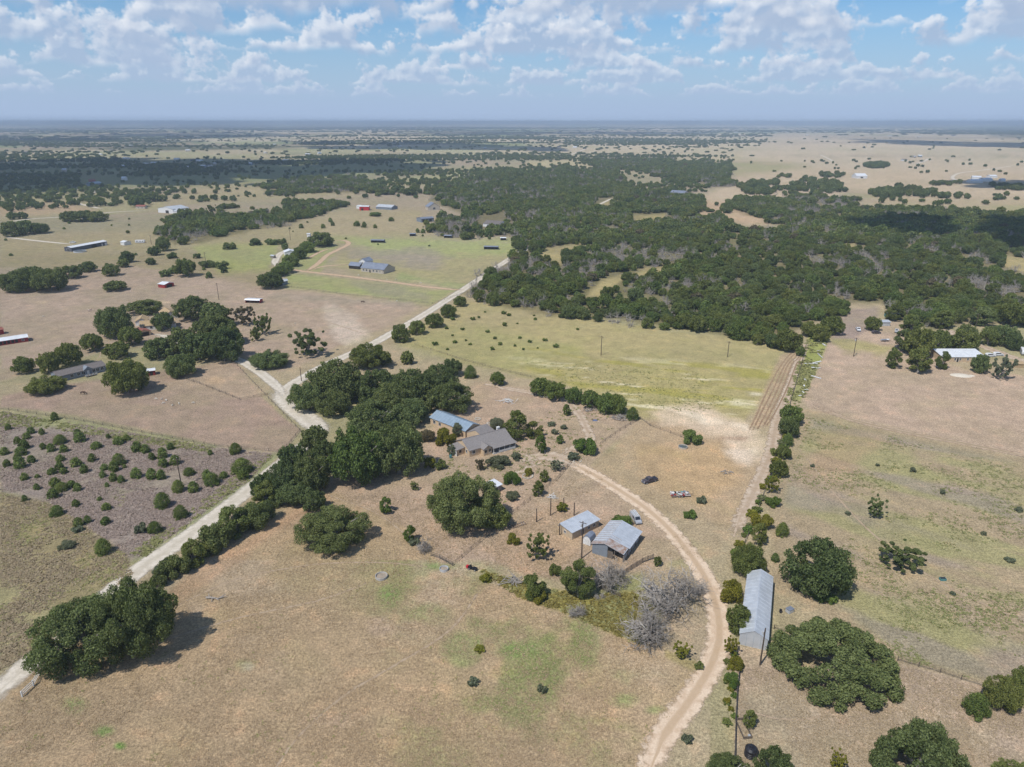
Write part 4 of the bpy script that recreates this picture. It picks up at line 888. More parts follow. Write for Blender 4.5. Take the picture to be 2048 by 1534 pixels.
def stand(name, X, Y, Wd, Hh, pick, label, cat):
    n = len(X); m_ = bpy.data.meshes.new(name); m_.vertices.add(n)
    m_.vertices.foreach_set('co', np.stack([X, Y, np.zeros(n)], -1).astype(np.float32).ravel())
    for nm, ty, arr in (('pick', 'INT', pick.astype(np.int32)), ):
        a = m_.attributes.new(nm, ty, 'POINT'); a.data.foreach_set('value', arr)
    rot = np.zeros((n, 3), np.float32); rot[:, 2] = rng.uniform(0, 6.28, n)
    a = m_.attributes.new('rot', 'FLOAT_VECTOR', 'POINT'); a.data.foreach_set('vector', rot.ravel())
    a = m_.attributes.new('scl', 'FLOAT_VECTOR', 'POINT'); a.data.foreach_set('vector', np.stack([Wd, Wd, Hh], -1).astype(np.float32).ravel())
    o = link(name, m_); md = o.modifiers.new('stand', 'NODES'); md.node_group = SCAT
    return tag(o, label, cat, kind='stuff')
def in_polys(X, Y, polys, pad=0.0, rag=0.0):
    u, v = proj_np(X, Y); jg = (fbm(X, Y, 45, 3, 201) - .5) * 2 * rag if rag else 0.0; r_ = np.zeros(len(X), bool)
    for P in polys: r_ |= poly_sd(u, v, P) + jg < pad
    return r_ & (Y > 30)
def jgrid(x0, x1, y0, y1, s):
    xs = np.arange(x0, x1, s); ys = np.arange(y0, y1, s); X, Y = np.meshgrid(xs, ys); X = X.ravel(); Y = Y.ravel()
    return X + rng.uniform(-.5, .5, len(X)) * s, Y + rng.uniform(-.5, .5, len(X)) * s
TA = np.array(TREES)
def clear_of_trees(X, Y, k=.75):
    ok = np.ones(len(X), bool)
    for tx, ty, r_ in TREES: ok &= (X - tx) ** 2 + (Y - ty) ** 2 > (r_ * k) ** 2
    return ok
# buildings, drives and yards inside the woods stay open
OPEN = [[(1690, 600), (1765, 605), (1790, 650), (1700, 690)], [(955, 430), (1010, 430), (1010, 458), (955, 458)], [(1195, 398), (1235, 392), (1220, 415), (1180, 420)], [(835, 428), (875, 428), (875, 450), (835, 450)], [(850, 402), (885, 402), (885, 424), (850, 424)], [(1480, 450), (1580, 448), (1570, 462), (1480, 462)]]
X, Y = jgrid(-900, 1300, 340, 2300, 5.6)
ok = in_polys(X, Y, WOODS, 1, 22) & ~in_polys(X, Y, CLEAR, 1, 9) & ~in_polys(X, Y, OPEN) & clear_of_trees(X, Y, .8)
u, v = proj_np(X, Y)
ok &= ~((np.abs(fbm(X, Y, 70, 3, 61) - .5) < .016) & (rng.random(len(X)) < .85))
ok &= rng.random(len(X)) < .45 + .55 * smooth(fbm(X, Y, 38, 3, 63), .36, .5)
ok &= rng.random(len(X)) < .86
ok &= (Y > 30) & (u > -60) & (u < 2110)
X, Y = X[ok], Y[ok]
n = len(X); zone_n = fbm(X, Y, 110, 3, 71); dead_n = fbm(X, Y, 55, 3, 73)
Wd = 4.6 + 8.6 * rng.beta(1.6, 2.2, n); Hh = Wd * rng.uniform(.55, .95, n)
jz = zone_n > .52
pick = np.where(jz, rng.choice([10, 6, 3, 4, 0], n), rng.choice([0, 1, 2, 3, 4, 10], n))
pick = np.where(pick == 9, 0, pick)
Hh = np.where(pick == 6, Wd * .8, Hh)
isdead = (dead_n > .575) & (rng.random(n) < .7) | (rng.random(n) < .07)
pick = np.where(isdead, rng.integers(7, 9, n), pick); pick = np.where(~isdead & (rng.random(n) < .012), 9, pick)
Wd = np.where(isdead, Wd * .9, Wd)
order = np.argsort(Y); X, Y, Wd, Hh, pick = (q[order] for q in (X, Y, Wd, Hh, pick))
# near edge of the wood: trees one can pick apart
budget = max(0, 296 - N_KIND.get(O, 0)); n_ind = 0; used = np.zeros(n, bool)
for i in range(n):
    if n_ind >= budget: break
    pk = int(pick[i])
    if pk in (7, 8): continue
    used[i] = True; n_ind += 1
    if pk in (5, 6): pk = 10
    lab, grp = {0: ('grey green live oak on the near side of the wood', 'grey green oaks of the wood edge'), 1: ('grey green live oak on the near side of the wood', 'grey green oaks of the wood edge'), 2: ('grey green live oak on the near side of the wood', 'grey green oaks of the wood edge'), 3: ('olive green oak on the near side of the wood', 'olive oaks of the wood edge'), 4: ('olive green oak on the near side of the wood', 'olive oaks of the wood edge'), 9: ('russet leaved oak on the near side of the wood', 'russet oaks of the wood edge'), 10: ('dark green oak on the near side of the wood', 'dark oaks of the wood edge')}[pk]
    ui, vi = proj_np(np.array([X[i]]), np.array([Y[i]])); ui, vi = ui[0], vi[0]
    where = 'beside the gravel road' if ui < 1010 else 'above the top end of the hay field' if ui < 1230 else 'above the hay field poles' if ui < 1480 else 'at the tilled corner of the hay field' if ui < 1640 else 'behind the grey yard surface' if ui < 1800 else 'behind the yard oaks'
    lab = '%s %s oak of the wood %s' % ('small' if Wd[i] < 7 else 'middling' if Wd[i] < 9.5 else 'large', {0: 'grey green', 1: 'grey green', 2: 'grey green', 3: 'olive', 4: 'olive', 9: 'russet', 10: 'dark green'}[pk], where)
    tree_at((X[i], Y[i], 0), Wd[i], Hh[i], 'oak', KINDMAT[pk], O, lab, 'tree', grp, 40)
# bare trees on the near side
nd = 0
for i in range(n):
    if nd >= 60 or Y[i] > 620: break
    if pick[i] in (7, 8) and not used[i]:
        used[i] = True; nd += 1
        ui = proj_np(np.array([X[i]]), np.array([Y[i]]))[0][0]
        where = 'beside the gravel road' if ui < 1010 else 'above the top end of the hay field' if ui < 1230 else 'above the hay field poles' if ui < 1480 else 'at the tilled corner of the hay field' if ui < 1640 else 'behind the grey yard surface' if ui < 1800 else 'behind the yard oaks'
        o = thing('dead_tree', '%s grey leafless tree in the wood %s' % ('small' if Wd[i] < 6.2 else 'middling' if Wd[i] < 8.4 else 'large', where), 'dead tree', (X[i], Y[i], 0), rng.uniform(0, 6), 'leafless trees of the wood')
        o.scale = (Wd[i], Wd[i], Hh[i]); link('limbs', DEADF[pick[i] - 7], o)
k = ~used
near = (Y < 700) & np.isin(pick, [0, 1, 2, 3, 4, 10])
pick = np.where(near, np.array([11, 12, 11, 14, 14, 0, 0, 0, 0, 0, 13])[np.clip(pick, 0, 10)], pick)
stand('woodland', X[k], Y[k], Wd[k], Hh[k], pick[k], 'dense dark green oak and juniper wood stretching behind the hay field', 'woodland')
# open scrub: (polygon, spacing m, keep, width range, kinds)
def scrub(name, polys, spacing, keep, wr, kd, label, cat='scrub', seed=0, box=(-1500, 1500, 300, 3000), hf=(.6, .85), nz=None, excl=True):
    X, Y = jgrid(*box, spacing); u, v = proj_np(X, Y)
    ok = in_polys(X, Y, polys) & (rng.random(len(X)) < keep) & (u > -80) & (u < 2130)
    if excl: ok &= ~in_polys(X, Y, WOODS, -2)
    if nz is not None: ok &= fbm(X, Y, nz[0], 3, seed) > nz[1]
    ok &= clear_of_trees(X, Y, 1.3) & ~in_polys(X, Y, YARDS, 1)
    X, Y = X[ok], Y[ok]; Wd = rng.uniform(*wr, len(X)); Hh = Wd * rng.uniform(*hf, len(X)); pk = rng.choice(kd, len(X))
    stand(name, X, Y, Wd, Hh, pk, label, cat)
def ell(cx, cy_, rx, ry): return [(cx + rx * math.cos(k * .52), cy_ + ry * math.sin(k * .52)) for k in range(12)]
YARDS = [[(300, 400), (390, 400), (390, 432), (300, 432)], [(700, 400), (800, 400), (800, 424), (700, 424)], [(160, 352), (235, 352), (235, 372), (160, 372)], [(1690, 340), (1780, 340), (1780, 358), (1690, 358)], [(1920, 345), (1990, 345), (1990, 370), (1920, 370)], [(470, 400), (520, 400), (520, 412), (470, 412)]]
scrub('pasture_scrub', [[(300, 360), (520, 372), (700, 390), (640, 405), (420, 425), (230, 412), (230, 390)]], 17, .5, (4, 9), [0, 1, 3, 5, 10], 'scattered oaks and bushes in the pasture round the white barn', seed=81, nz=(90, .45))
scrub('tree_clumps', [[(1470, 372), (1560, 352), (1680, 368), (1690, 385), (1620, 390), (1500, 396)], [(1640, 345), (1760, 350), (1760, 360), (1640, 355)], [(1790, 372), (1900, 366), (2048, 375), (2048, 400), (1900, 398), (1800, 392)]], 9, .55, (8, 13), [0, 1, 2, 4], 'clumps of oaks on the pale grassland beyond the wood', 'trees', seed=83, nz=(60, .46))
scrub('tree_clumps', [ell(1772, 388, 32, 7), ell(1752, 332, 25, 5)], 7, .9, (9, 13), [0, 1, 2], 'two dark oval oak mottes on the pale grassland', 'trees', seed=85)
scrub('meadow_trees', [[(620, 372), (880, 350), (1000, 362), (870, 400), (700, 400)], [(1010, 345), (1220, 318), (1300, 345), (1100, 352)], [(1300, 375), (1420, 378), (1400, 395), (1310, 392)], [(1390, 400), (1480, 400), (1440, 440), (1400, 436)]], 30, .35, (6, 11), [0, 1, 2, 3, 10], 'scattered trees on the meadows between the woods', 'trees', seed=87)
scrub('pasture_scrub', [[(560, 425), (860, 440), (1010, 470), (900, 505), (800, 500), (560, 470)], [(0, 500), (320, 505), (560, 520), (520, 560), (0, 520)], [(0, 445), (300, 430), (320, 470), (0, 500)]], 26, .22, (2, 4.5), [5, 6, 3, 0], 'small bushes dotted over the far left paddocks', seed=89)
# the far country out to the horizon: thickets get larger as single trees stop showing
def far_belt(r0, r1, spacing, keep, wr, hr, thr, seed, label, wl=500):
    X, Y = jgrid(-r1 * .85, r1 * .85, r0 * .6, r1, spacing); rr = np.hypot(X, Y); u, v = proj_np(X, Y)
    ok = (rr > r0) & (rr < r1) & (u > -60) & (u < 2110) & (rng.random(len(X)) < keep) & ~in_polys(X, Y, YARDS, 1)
    nn = fbm(X / 2.6, Y, wl * .45, 4, seed); ok &= rng.random(len(X)) < np.maximum(smooth(nn, thr - .03, thr + .05), .07)
    if r0 < 2600: ok &= ~in_polys(X, Y, WOODS, -2)
    pale = in_polys(X, Y, [[(1480, 310), (1560, 262), (2120, 280), (2120, 400), (1700, 380), (1500, 440), (1400, 400)]], 0, 16) & (rng.random(len(X)) < .965)
    ok &= ~pale
    X, Y = X[ok], Y[ok]; Wd = rng.uniform(*wr, len(X)); Hh = rng.uniform(*hr, len(X)); pk = rng.choice([0, 1, 2, 3, 10], len(X))
    stand('distant_scrub', X, Y, Wd, Hh, pk, label, 'scrub')
far_belt(1150, 2600, 14, .75, (6, 12), (4.5, 8.5), .54, 91, 'belts of dark scrub on the plain beyond the farmsteads', 420)
far_belt(2600, 6000, 30, .8, (9, 24), (5, 9), .53, 93, 'bluish bands of scrub far out on the plain', 700)
far_belt(6000, 16000, 90, .8, (25, 70), (7, 12), .52, 95, 'dim bands of woodland near the horizon', 1500)
# weeds of the hollow
def tufts(name, poly_px, n, wr, hr, mat, label, seed, nz=None):
    r = np.random.default_rng(seed); P = np.array(poly_px, float)
    uu = r.uniform(P[:, 0].min(), P[:, 0].max(), n * 3); vv = r.uniform(P[:, 1].min(), P[:, 1].max(), n * 3); ok = poly_sd(uu, vv, poly_px) < 0
    uu, vv = uu[ok][:n], vv[ok][:n]; pts = np.array([G(a, b) for a, b in zip(uu, vv)])
    if nz: kk = r.random(len(pts)) < smooth(fbm(pts[:, 0], pts[:, 1], nz[0], 3, seed), nz[1] - .12, nz[1] + .12); pts = pts[kk]
    m = len(pts); rep = 7; P0 = np.repeat(pts, rep, 0) + r.normal(size=(m * rep, 3)) * np.array([.34, .34, 0]); h = r.uniform(*hr, (m * rep, 1)); w = r.uniform(*wr, (m * rep, 1))
    P0[:, 2] = h[:, 0] * .3
    ax = r.normal(size=(m * rep, 3)); ax[:, 2] *= .15; ax /= np.linalg.norm(ax, axis=1)[:, None]; up = np.cross(ax, np.array([0, 0, 1.0]) + r.normal(size=(m * rep, 3)) * .4); up /= np.linalg.norm(up, axis=1)[:, None]
    me_ = quad_mesh(name, P0, ax * w / 2, up * h / 2, np.clip(r.normal(.5, .28, m * rep), 0, 1), mat)
    return tag(link(name, me_), label, 'weeds', kind='stuff')
L_HOL = leaf_mat('hollow_weeds', (.16, .145, .045), (.31, .275, .10), .2); L_STRAW = leaf_mat('dry_straw', (.27, .21, .135), (.42, .345, .225), .1); L_BRUSH = leaf_mat('grey_brush', (.27, .23, .205), (.42, .365, .325), .1); L_WEED = leaf_mat('green_weeds', (.22, .235, .10), (.36, .365, .17), .2)
tufts('weeds', [(960, 1142), (1110, 1182), (1200, 1192), (1290, 1182), (1330, 1230), (1280, 1290), (1235, 1270), (1130, 1225), (1040, 1195)], 800, (.3, .6), (.3, .8), L_HOL, 'yellow green weeds filling the hollow by the dead trees', 1, (9, .36))
tufts('weeds', [(960, 1142), (1110, 1182), (1200, 1192), (1290, 1182), (1330, 1230), (1280, 1290), (1235, 1270), (1130, 1225), (1040, 1195)], 600, (.3, .6), (.25, .6), L_WEED, 'olive weeds mixed through the yellow hollow', 21, (6, .46))
tufts('brush', [(0, 822), (100, 838), (430, 895), (545, 908), (500, 958), (280, 1116), (250, 1105), (110, 1010), (0, 985)], 14000, (.22, .5), (.2, .45), L_BRUSH, 'low lavender brown brush between the junipers', 2, (14, .4))
tufts('weeds', [(0, 824), (100, 840), (430, 896), (420, 906), (90, 856), (0, 852)], 900, (.4, .9), (.3, .7), L_WEED, 'green weeds along the top edge of the brush field', 3, (9, .42))
tufts('weeds', [(548, 908), (505, 955), (290, 1112), (262, 1108), (480, 945), (520, 910)], 1000, (.4, .8), (.3, .6), L_WEED, 'green weeds along the verge of the gravel road', 4, (8, .45))
tufts('dry_grass', [(0, 985), (110, 1010), (250, 1110), (262, 1150), (120, 1270), (0, 1340)], 4500, (.22, .5), (.2, .5), L_STRAW, 'tall dry grass of the field below the brush', 5, (12, .4))
tufts('weeds', [(0, 985), (110, 1010), (250, 1110), (262, 1150), (120, 1270), (0, 1340)], 1800, (.22, .5), (.2, .4), L_WEED, 'green weeds mixed in the tall dry grass', 6, (10, .54))
tufts('weeds', [(1620, 662), (1662, 660), (1640, 720), (1605, 800), (1580, 860), (1570, 800)], 900, (.5, 1.1), (.4, .9), L_WEED, 'green weeds along the fence beside the farm track', 7, (9, .4))
tufts('weeds', [(1600, 830), (2048, 935), (2048, 1390), (1810, 1320), (1580, 1150), (1545, 1000)], 6000, (.2, .45), (.2, .4), L_WEED, 'patchy green weeds over the right hand pasture', 8, (16, .53))
tufts('weeds', [(1040, 720), (1380, 740), (1500, 800), (1380, 828), (1150, 785)], 700, (.2, .45), (.2, .4), L_WEED, 'yellow green weeds of the mown hay field', 9, (12, .4))
tufts('weeds', [(900, 905), (1160, 800), (1280, 840), (1150, 930), (1000, 1010), (860, 1110)], 700, (.3, .7), (.2, .5), L_WEED, 'thin weeds in the farmhouse yard', 10, (9, .54))
FIELD = [(60, 1350), (380, 1150), (640, 1000), (860, 1110), (1040, 1190), (1240, 1275), (1400, 1350), (1330, 1445), (1280, 1540), (-60, 1540)]
L_ST2 = leaf_mat('sun_bleached_straw', (.29, .228, .15), (.465, .38, .258), .15)
tufts('dry_grass', FIELD, 15000, (.12, .3), (.08, .22), L_ST2, 'short dry grass tussocks of the front field', 11, (12, .42))
tufts('weeds', FIELD, 420, (.12, .3), (.1, .3), L_WEED, 'tiny green weeds sprinkled over the front field', 13, (18, .5))
tufts('dry_grass', [(1480, 1340), (1560, 1330), (1810, 1335), (2048, 1400), (2048, 1540), (1480, 1540)], 5500, (.12, .3), (.08, .25), L_ST2, 'short dry grass tussocks of the mown corner field', 12, (10, .42))
tufts('dry_grass', [(640, 985), (860, 990), (1180, 940), (1420, 1110), (1290, 1130), (1110, 1160), (900, 1120)], 4500, (.12, .3), (.08, .25), L_ST2, 'short dry grass of the home yard', 14, (10, .48))
# ================================================================ haze
hz_m, nb = new_mat('thin_summer_haze')
pv = nb.new('ShaderNodeVolumePrincipled'); pv.inputs['Color'].default_value = (.70, .84, 1.0, 1); pv.inputs['Density'].default_value = 1.25e-4; pv.inputs['Anisotropy'].default_value = 0.0
o_ = nb.new('ShaderNodeOutputMaterial'); nb.nt.links.new(pv.outputs[0], o_.inputs['Volume'])
tag(MB().box((0, 0, 60), (140000, 140000, 122)).build('haze', hz_m), 'thin blue summer haze lying over the whole plain', 'haze', kind='stuff')
# ================================================================ cumulus overhead (their shadows lie on the plain)
CLOUDM = M('cloud_white', (.85, .85, .86), (.8, .8, .82), .002, 1.0, spec=0.0)
def cloud(poly_px, seed, alt=1250.0, lump=(70, 170), n=60):
    r = np.random.default_rng(seed); P = [G(*p) for p in poly_px]; xs = [p.x for p in P]; ys = [p.y for p in P]
    off = SUN_DIR * (alt / SUN_DIR.z); mb = MB(); cnt = 0; k = 0; cx, cy_ = np.mean(xs), np.mean(ys)
    PP = [(p.x, p.y) for p in P]
    X = r.uniform(min(xs), max(xs), n * 6); Y = r.uniform(min(ys), max(ys), n * 6)
    sd = poly_sd(X, Y, PP); ok = sd < 10; X, Y, sd = X[ok][:n], Y[ok][:n], sd[ok][:n]
    for x, y, s_ in zip(X, Y, sd):
        R0 = min(r.uniform(*lump), max(30, -s_ * 1.1 + 20)); vs = []; N_, M_ = 12, 7
        ph = r.uniform(0, 6.28, 4)
        for j in range(M_ + 1):
            f_ = math.pi * j / M_
            for i in range(N_):
                t = 2 * math.pi * i / N_; w = 1 + .16 * math.sin(3 * t + ph[0]) + .12 * math.sin(5 * t + 2 * f_ + ph[1])
                z = math.cos(f_); vs.append((x - cx + R0 * w * math.sin(f_) * math.cos(t), y - cy_ + R0 * w * math.sin(f_) * math.sin(t), R0 * (z * (.9 if z > 0 else .2))))
        mb.add(vs, [(j * N_ + i, j * N_ + (i + 1) % N_, (j + 1) * N_ + (i + 1) % N_, (j + 1) * N_ + i) for j in range(M_) for i in range(N_)])
    o = mb.build('cloud', CLOUDM); o.location = (cx + off.x, cy_ + off.y, alt); tag(o, kind='structure')
cloud([(-150, 330), (250, 316), (520, 320), (880, 322), (860, 340), (640, 352), (500, 372), (180, 372), (90, 392), (-150, 388)], 1, n=90)
cloud([(600, 284), (850, 284), (1130, 296), (1120, 306), (900, 300), (620, 298)], 2, lump=(90, 220), n=46)
cloud([(760, 266), (1000, 264), (1400, 264), (1420, 268), (900, 270)], 3, alt=1300, lump=(180, 380), n=40)
cloud([(1700, 277), (1900, 283), (2150, 288), (2150, 298), (1880, 292), (1700, 284)], 4, lump=(90, 220), n=50)
cloud([(-100, 276), (200, 268), (500, 264), (620, 270), (300, 280), (-100, 290)], 5, lump=(140, 320), n=44)
cloud([(2010, 450), (2160, 440), (2160, 495), (2030, 490)], 6, lump=(20, 50), n=36)
cloud([(1760, 448), (1840, 440), (1870, 462), (1800, 478)], 7, lump=(15, 40), n=22)
cloud([(1930, 362), (2150, 362), (2150, 376), (1960, 374)], 8, lump=(20, 50), n=30)
# ================================================================ buildings
GALV = M('galvanised_sheet', (.66, .685, .71), (.57, .595, .62), .6, .42, .35, stretch=(1, 1, 1))
BLUEM = M('blue_grey_metal_roof', (.36, .45, .53), (.31, .395, .47), .5, .4, .3)
WHITER = M('white_metal_roof', (.78, .79, .80), (.70, .71, .72), .5, .45, .1)
GREYR = M('slate_metal_roof', (.27, .30, .36), (.225, .25, .305), .5, .45, .25)
SHING = M('grey_shingles', (.285, .26, .245), (.205, .185, .175), 3.5, .95)
SHINB = M('brown_grey_shingles', (.20, .175, .16), (.15, .13, .12), 2.5, .95)
TANR = M('tan_shingles', (.47, .345, .20), (.38, .27, .155), 2.5, .95)
RUST = M('rusted_sheet', (.32, .20, .14), (.50, .46, .44), .9, .8, .1)
REDR = M('rust_red_roof', (.33, .12, .085), (.26, .095, .07), 1.2, .7)
STUC = M('tan_stucco', (.62, .47, .31), (.54, .405, .265), 1.5, .9)
TANW = M('tan_siding', (.58, .455, .31), (.5, .39, .265), 1.2, .85)
GREYW = M('weathered_boards', (.30, .265, .215), (.22, .19, .155), 2, .9, stretch=(3, 3, .4))
BLUEW = M('blue_grey_siding', (.235, .265, .30), (.20, .225, .255), 1.5, .8)
DARKW = M('charcoal_siding', (.105, .115, .14), (.085, .092, .115), 1.5, .8)
WHITEW = M('white_paint', (.76, .75, .73), (.68, .67, .65), 1.5, .7)
REDW = M('red_barn_paint', (.34, .045, .045), (.28, .04, .04), 1.5, .75)
REDB = M('bright_red_metal', (.52, .03, .04), (.45, .03, .035), .7, .5)
STONE = M('pale_limestone', (.55, .49, .40), (.42, .37, .30), 3, .95)
GLASS = M('window_glass', (.03, .035, .045), (.05, .055, .065), 1, .12, spec=.6)
TRIM = M('white_trim', (.72, .71, .68), (.66, .65, .62), 2, .7)
DARKIN = M('dark_timber_and_bay_shade', (.05, .042, .035), (.035, .03, .025), 2, .9)  # dark doors, and also the dark panels painted as shade in open bays
WOOD = M('grey_timber', (.20, .165, .13), (.13, .105, .085), 5, .95)
POLEW = M('creosote_pole', (.115, .085, .065), (.075, .055, .042), 4, .9)
STEEL = M('pipe_steel', (.12, .115, .115), (.17, .11, .085), 3, .6, .3)
CONC = M('concrete', (.50, .47, .43), (.40, .375, .34), 2, .9)
TEAL = M('teal_paint', (.10, .26, .25), (.085, .22, .215), 2, .6)

def frame(pa, pb):
    A = G(*pa); B = G(*pb); d = B - A
    return A, math.atan2(d.y, d.x), d.length
def sub(name, mb, mat, parent, loc=(0, 0, 0), rz=0.0):
    o = mb.build(name, mat, parent); o.location = loc; o.rotation_euler = (0, 0, rz); return o
def slab(mb, a, b, c, d, t):
    """four corners (top face), thickness t below"""
    vs = [Vector(p) for p in (a, b, c, d)]; n = (vs[1] - vs[0]).cross(vs[3] - vs[0]).normalized()
    if n.z < 0: n = -n
    lo = [v - n * t for v in vs]
    return mb.add(vs + lo, [(0, 1, 2, 3), (7, 6, 5, 4), (0, 4, 5, 1), (1, 5, 6, 2), (2, 6, 7, 3), (3, 7, 4, 0)])
def opening(root, side, pos, z0, w, h, kind, L, Wd, loc, rz, trim=TRIM):
    """door or window standing 3 cm proud of a wall, with its frame"""
    x, y, r = {'f': (L * pos, 0, 0), 'b': (L * pos, Wd, math.pi), 'l': (0, Wd * pos, -math.pi / 2), 'r': (L, Wd * pos, math.pi / 2)}[side]
    M3 = Matrix.Rotation(rz, 3, 'Z'); P = Vector(loc) + M3 @ Vector((x, y, z0 + h / 2)); rr = rz + r
    if kind == 'window':
        g = sub('window', MB().box((0, -.02, 0), (w, .06, h)), GLASS, root, P, rr)
        f = MB(); t = .1
        for sx_ in (-1, 1): f.box((sx_ * (w / 2 + t / 2), -.04, 0), (t, .09, h + 2 * t))
        for sz_ in (-1, 1): f.box((0, -.043, sz_ * (h / 2 + t / 2)), (w, .09, t))
        f.box((0, -.045, 0), (.05, .05, h)); sub('frame', f, trim, g)
    elif kind == 'door':
        g = sub('door', MB().box((0, -.03, 0), (w, .08, h)), DARKIN, root, P, rr)
        f = MB()
        for sx_ in (-1, 1): f.box((sx_ * (w / 2 + .05), -.04, 0), (.1, .1, h))
        f.box((0, -.043, h / 2 + .05), (w + .2, .1, .1)); sub('frame', f, trim, g)
    elif kind == 'white_door': sub('door', MB().box((0, -.03, 0), (w, .08, h)), TRIM, root, P, rr)
    else: sub('bay_shade_panel', MB().box((0, -.02, 0), (w, .06, h)), DARKIN, root, P, rr)  # dark panel on the wall stands for the shade inside an open bay
def gable(name, label, pa, pb, Wd, hw, hr, wall, roof, ridge='x', over=.35, sheets=0.0, ops=(), parent=None, cat='building', L=None, open_front=False, group=None, ox=0.0, oy=0.0, off=.5, trim=TRIM, cap=True, wall_part='wall', roof_part='roof'):
    A, rz, L0 = frame(pa, pb); L = L or L0
    if parent is None: root = thing(name, label, cat, A, rz, group); loc, r0 = Vector((ox, oy, 0)), 0.0
    else:
        root = parent; r0 = rz - parent.rotation_euler.z; loc = Matrix.Rotation(-parent.rotation_euler.z, 3, 'Z') @ (A - Vector(parent.location)); loc.z = 0
    zb = -.05
    if not open_front:
        w = MB()
        if ridge == 'x': w.prism([(0, zb), (Wd, zb), (Wd, hw), (Wd * off, hw + hr - .03), (0, hw)], 0, L, 'yz')
        else: w.prism([(0, zb), (L, zb), (L, hw), (L * off, hw + hr - .03), (0, hw)], 0, Wd, 'xz')
        sub(wall_part, w, wall, root, loc, r0)
    else:
        w = MB(); t = .12
        w.box((L / 2, Wd - t / 2, hw / 2), (L, t, hw)); w.box((t / 2, Wd / 2 - t / 2 - .002, hw / 2), (t, Wd - t, hw)); w.box((L - t / 2, Wd / 2 - t / 2 - .002, hw / 2), (t, Wd - t, hw))
        sub(wall_part, w, wall, root, loc, r0)
        n = max(2, int(L / 3.2))
        for i in range(1, n): sub('post', MB().box((L * i / n, .1, hw / 2), (.16, .16, hw)), WOOD, root, loc, r0)
    if ridge == 'x': E = [((-over, -over), (L + over, -over)), ((-over, Wd + over), (L + over, Wd + over))]; rid = ((-over, Wd * off), (L + over, Wd * off)); run = [Wd * off + over, Wd * (1 - off) + over]; ins = [Wd * off, Wd * (1 - off)]
    else: E = [((-over, -over), (-over, Wd + over)), ((L + over, -over), (L + over, Wd + over))]; rid = ((L * off, -over), (L * off, Wd + over)); run = [L * off + over, L * (1 - off) + over]; ins = [L * off, L * (1 - off)]
    zr = hw + hr + .05; rm = MB(); strips = []
    for s_ in (0, 1):
        if ins[s_] < .05: continue
        ze = zr - (hr + .0) * run[s_] / ins[s_]
        a, b = E[s_]; c, d = rid[1], rid[0]
        q = [(a[0], a[1], ze), (b[0], b[1], ze), (c[0], c[1], zr), (d[0], d[1], zr)]
        slab(rm, *q, .09)
        if sheets:
            Ls = (Vector(q[1]) - Vector(q[0])).length; n = max(1, round(Ls / sheets))
            for i in range(n): strips.append((q, i / n, (i + 1) / n, i))
    ro = sub(roof_part, rm, roof, root, loc, r0)
    for q, t0, t1, i in strips:
        q = [Vector(p) for p in q]; Ls = (q[1] - q[0]).length; g = .02 / Ls
        up = Vector((0, 0, .022 + .012 * (i % 2))); m_ = MB()
        a = q[0].lerp(q[1], t0 + g) + up; b = q[0].lerp(q[1], t1 - g) + up; c = q[3].lerp(q[2], t1 - g) + up; d = q[3].lerp(q[2], t0 + g) + up
        slab(m_, a, b, c, d, .018)
        m_.bar(b + Vector((0, 0, .03)), c + Vector((0, 0, .03)), .06, .05)
        sub('roof_sheet', m_, roof, ro)
    if cap and hr > .2:
        c_ = MB().bar((rid[0][0], rid[0][1], zr + .03), (rid[1][0], rid[1][1], zr + .03), .3, .06); sub('ridge_cap', c_, roof, ro)
    for op in ops: opening(root, *op, L, Wd, loc, r0, trim)
    return root
# ---------------------------------------------------------------- farmhouse
fh = gable('farmhouse', 'tan farmhouse with grey shingle roof, white chimney and a long blue metal roofed wing', (939, 914.5), (1023, 891), 9.6, 2.7, 2.3, STUC, SHING, ops=[('f', .10, 1.0, 1.1, 1.2, 'window'), ('f', .56, 1.0, 1.2, 1.2, 'window'), ('f', .68, .0, 1.0, 2.1, 'door'), ('f', .84, .9, 1.4, 1.3, 'window'), ('l', .2, 1.0, .9, 1.2, 'window'), ('l', .5, 1.0, .9, 1.2, 'window'), ('r', .5, 1.0, 1.2, 1.2, 'window')], cat='house', cap=True)
FL = frame((939, 914.5), (1023, 891))[2]
# projecting front gable
sub('wall', MB().prism([(4.6, -.05), (7.9, -.05), (7.9, 2.7), (6.25, 3.75), (4.6, 2.7)], -2.0, .1), STUC, fh)
m_ = MB(); slab(m_, (4.25, -2.4, 2.56), (6.25, -2.4, 3.85), (6.25, 4.2, 3.85), (4.25, 1.0, 2.56), .09); slab(m_, (8.25, -2.4, 2.56), (6.25, -2.4, 3.85), (6.25, 4.2, 3.85), (8.25, 1.0, 2.56), .09); sub('porch_gable', m_, SHING, fh)
for px_ in (5.5, 7.2): g_ = sub('window', MB().box((px_, -2.02, 1.6), (.8, .06, 1.1)), GLASS, fh); sub('frame', MB().box((px_, -2.06, 2.2), (1.0, .08, .1)).box((px_, -2.06, 1.0), (1.0, .08, .1)), TRIM, g_)
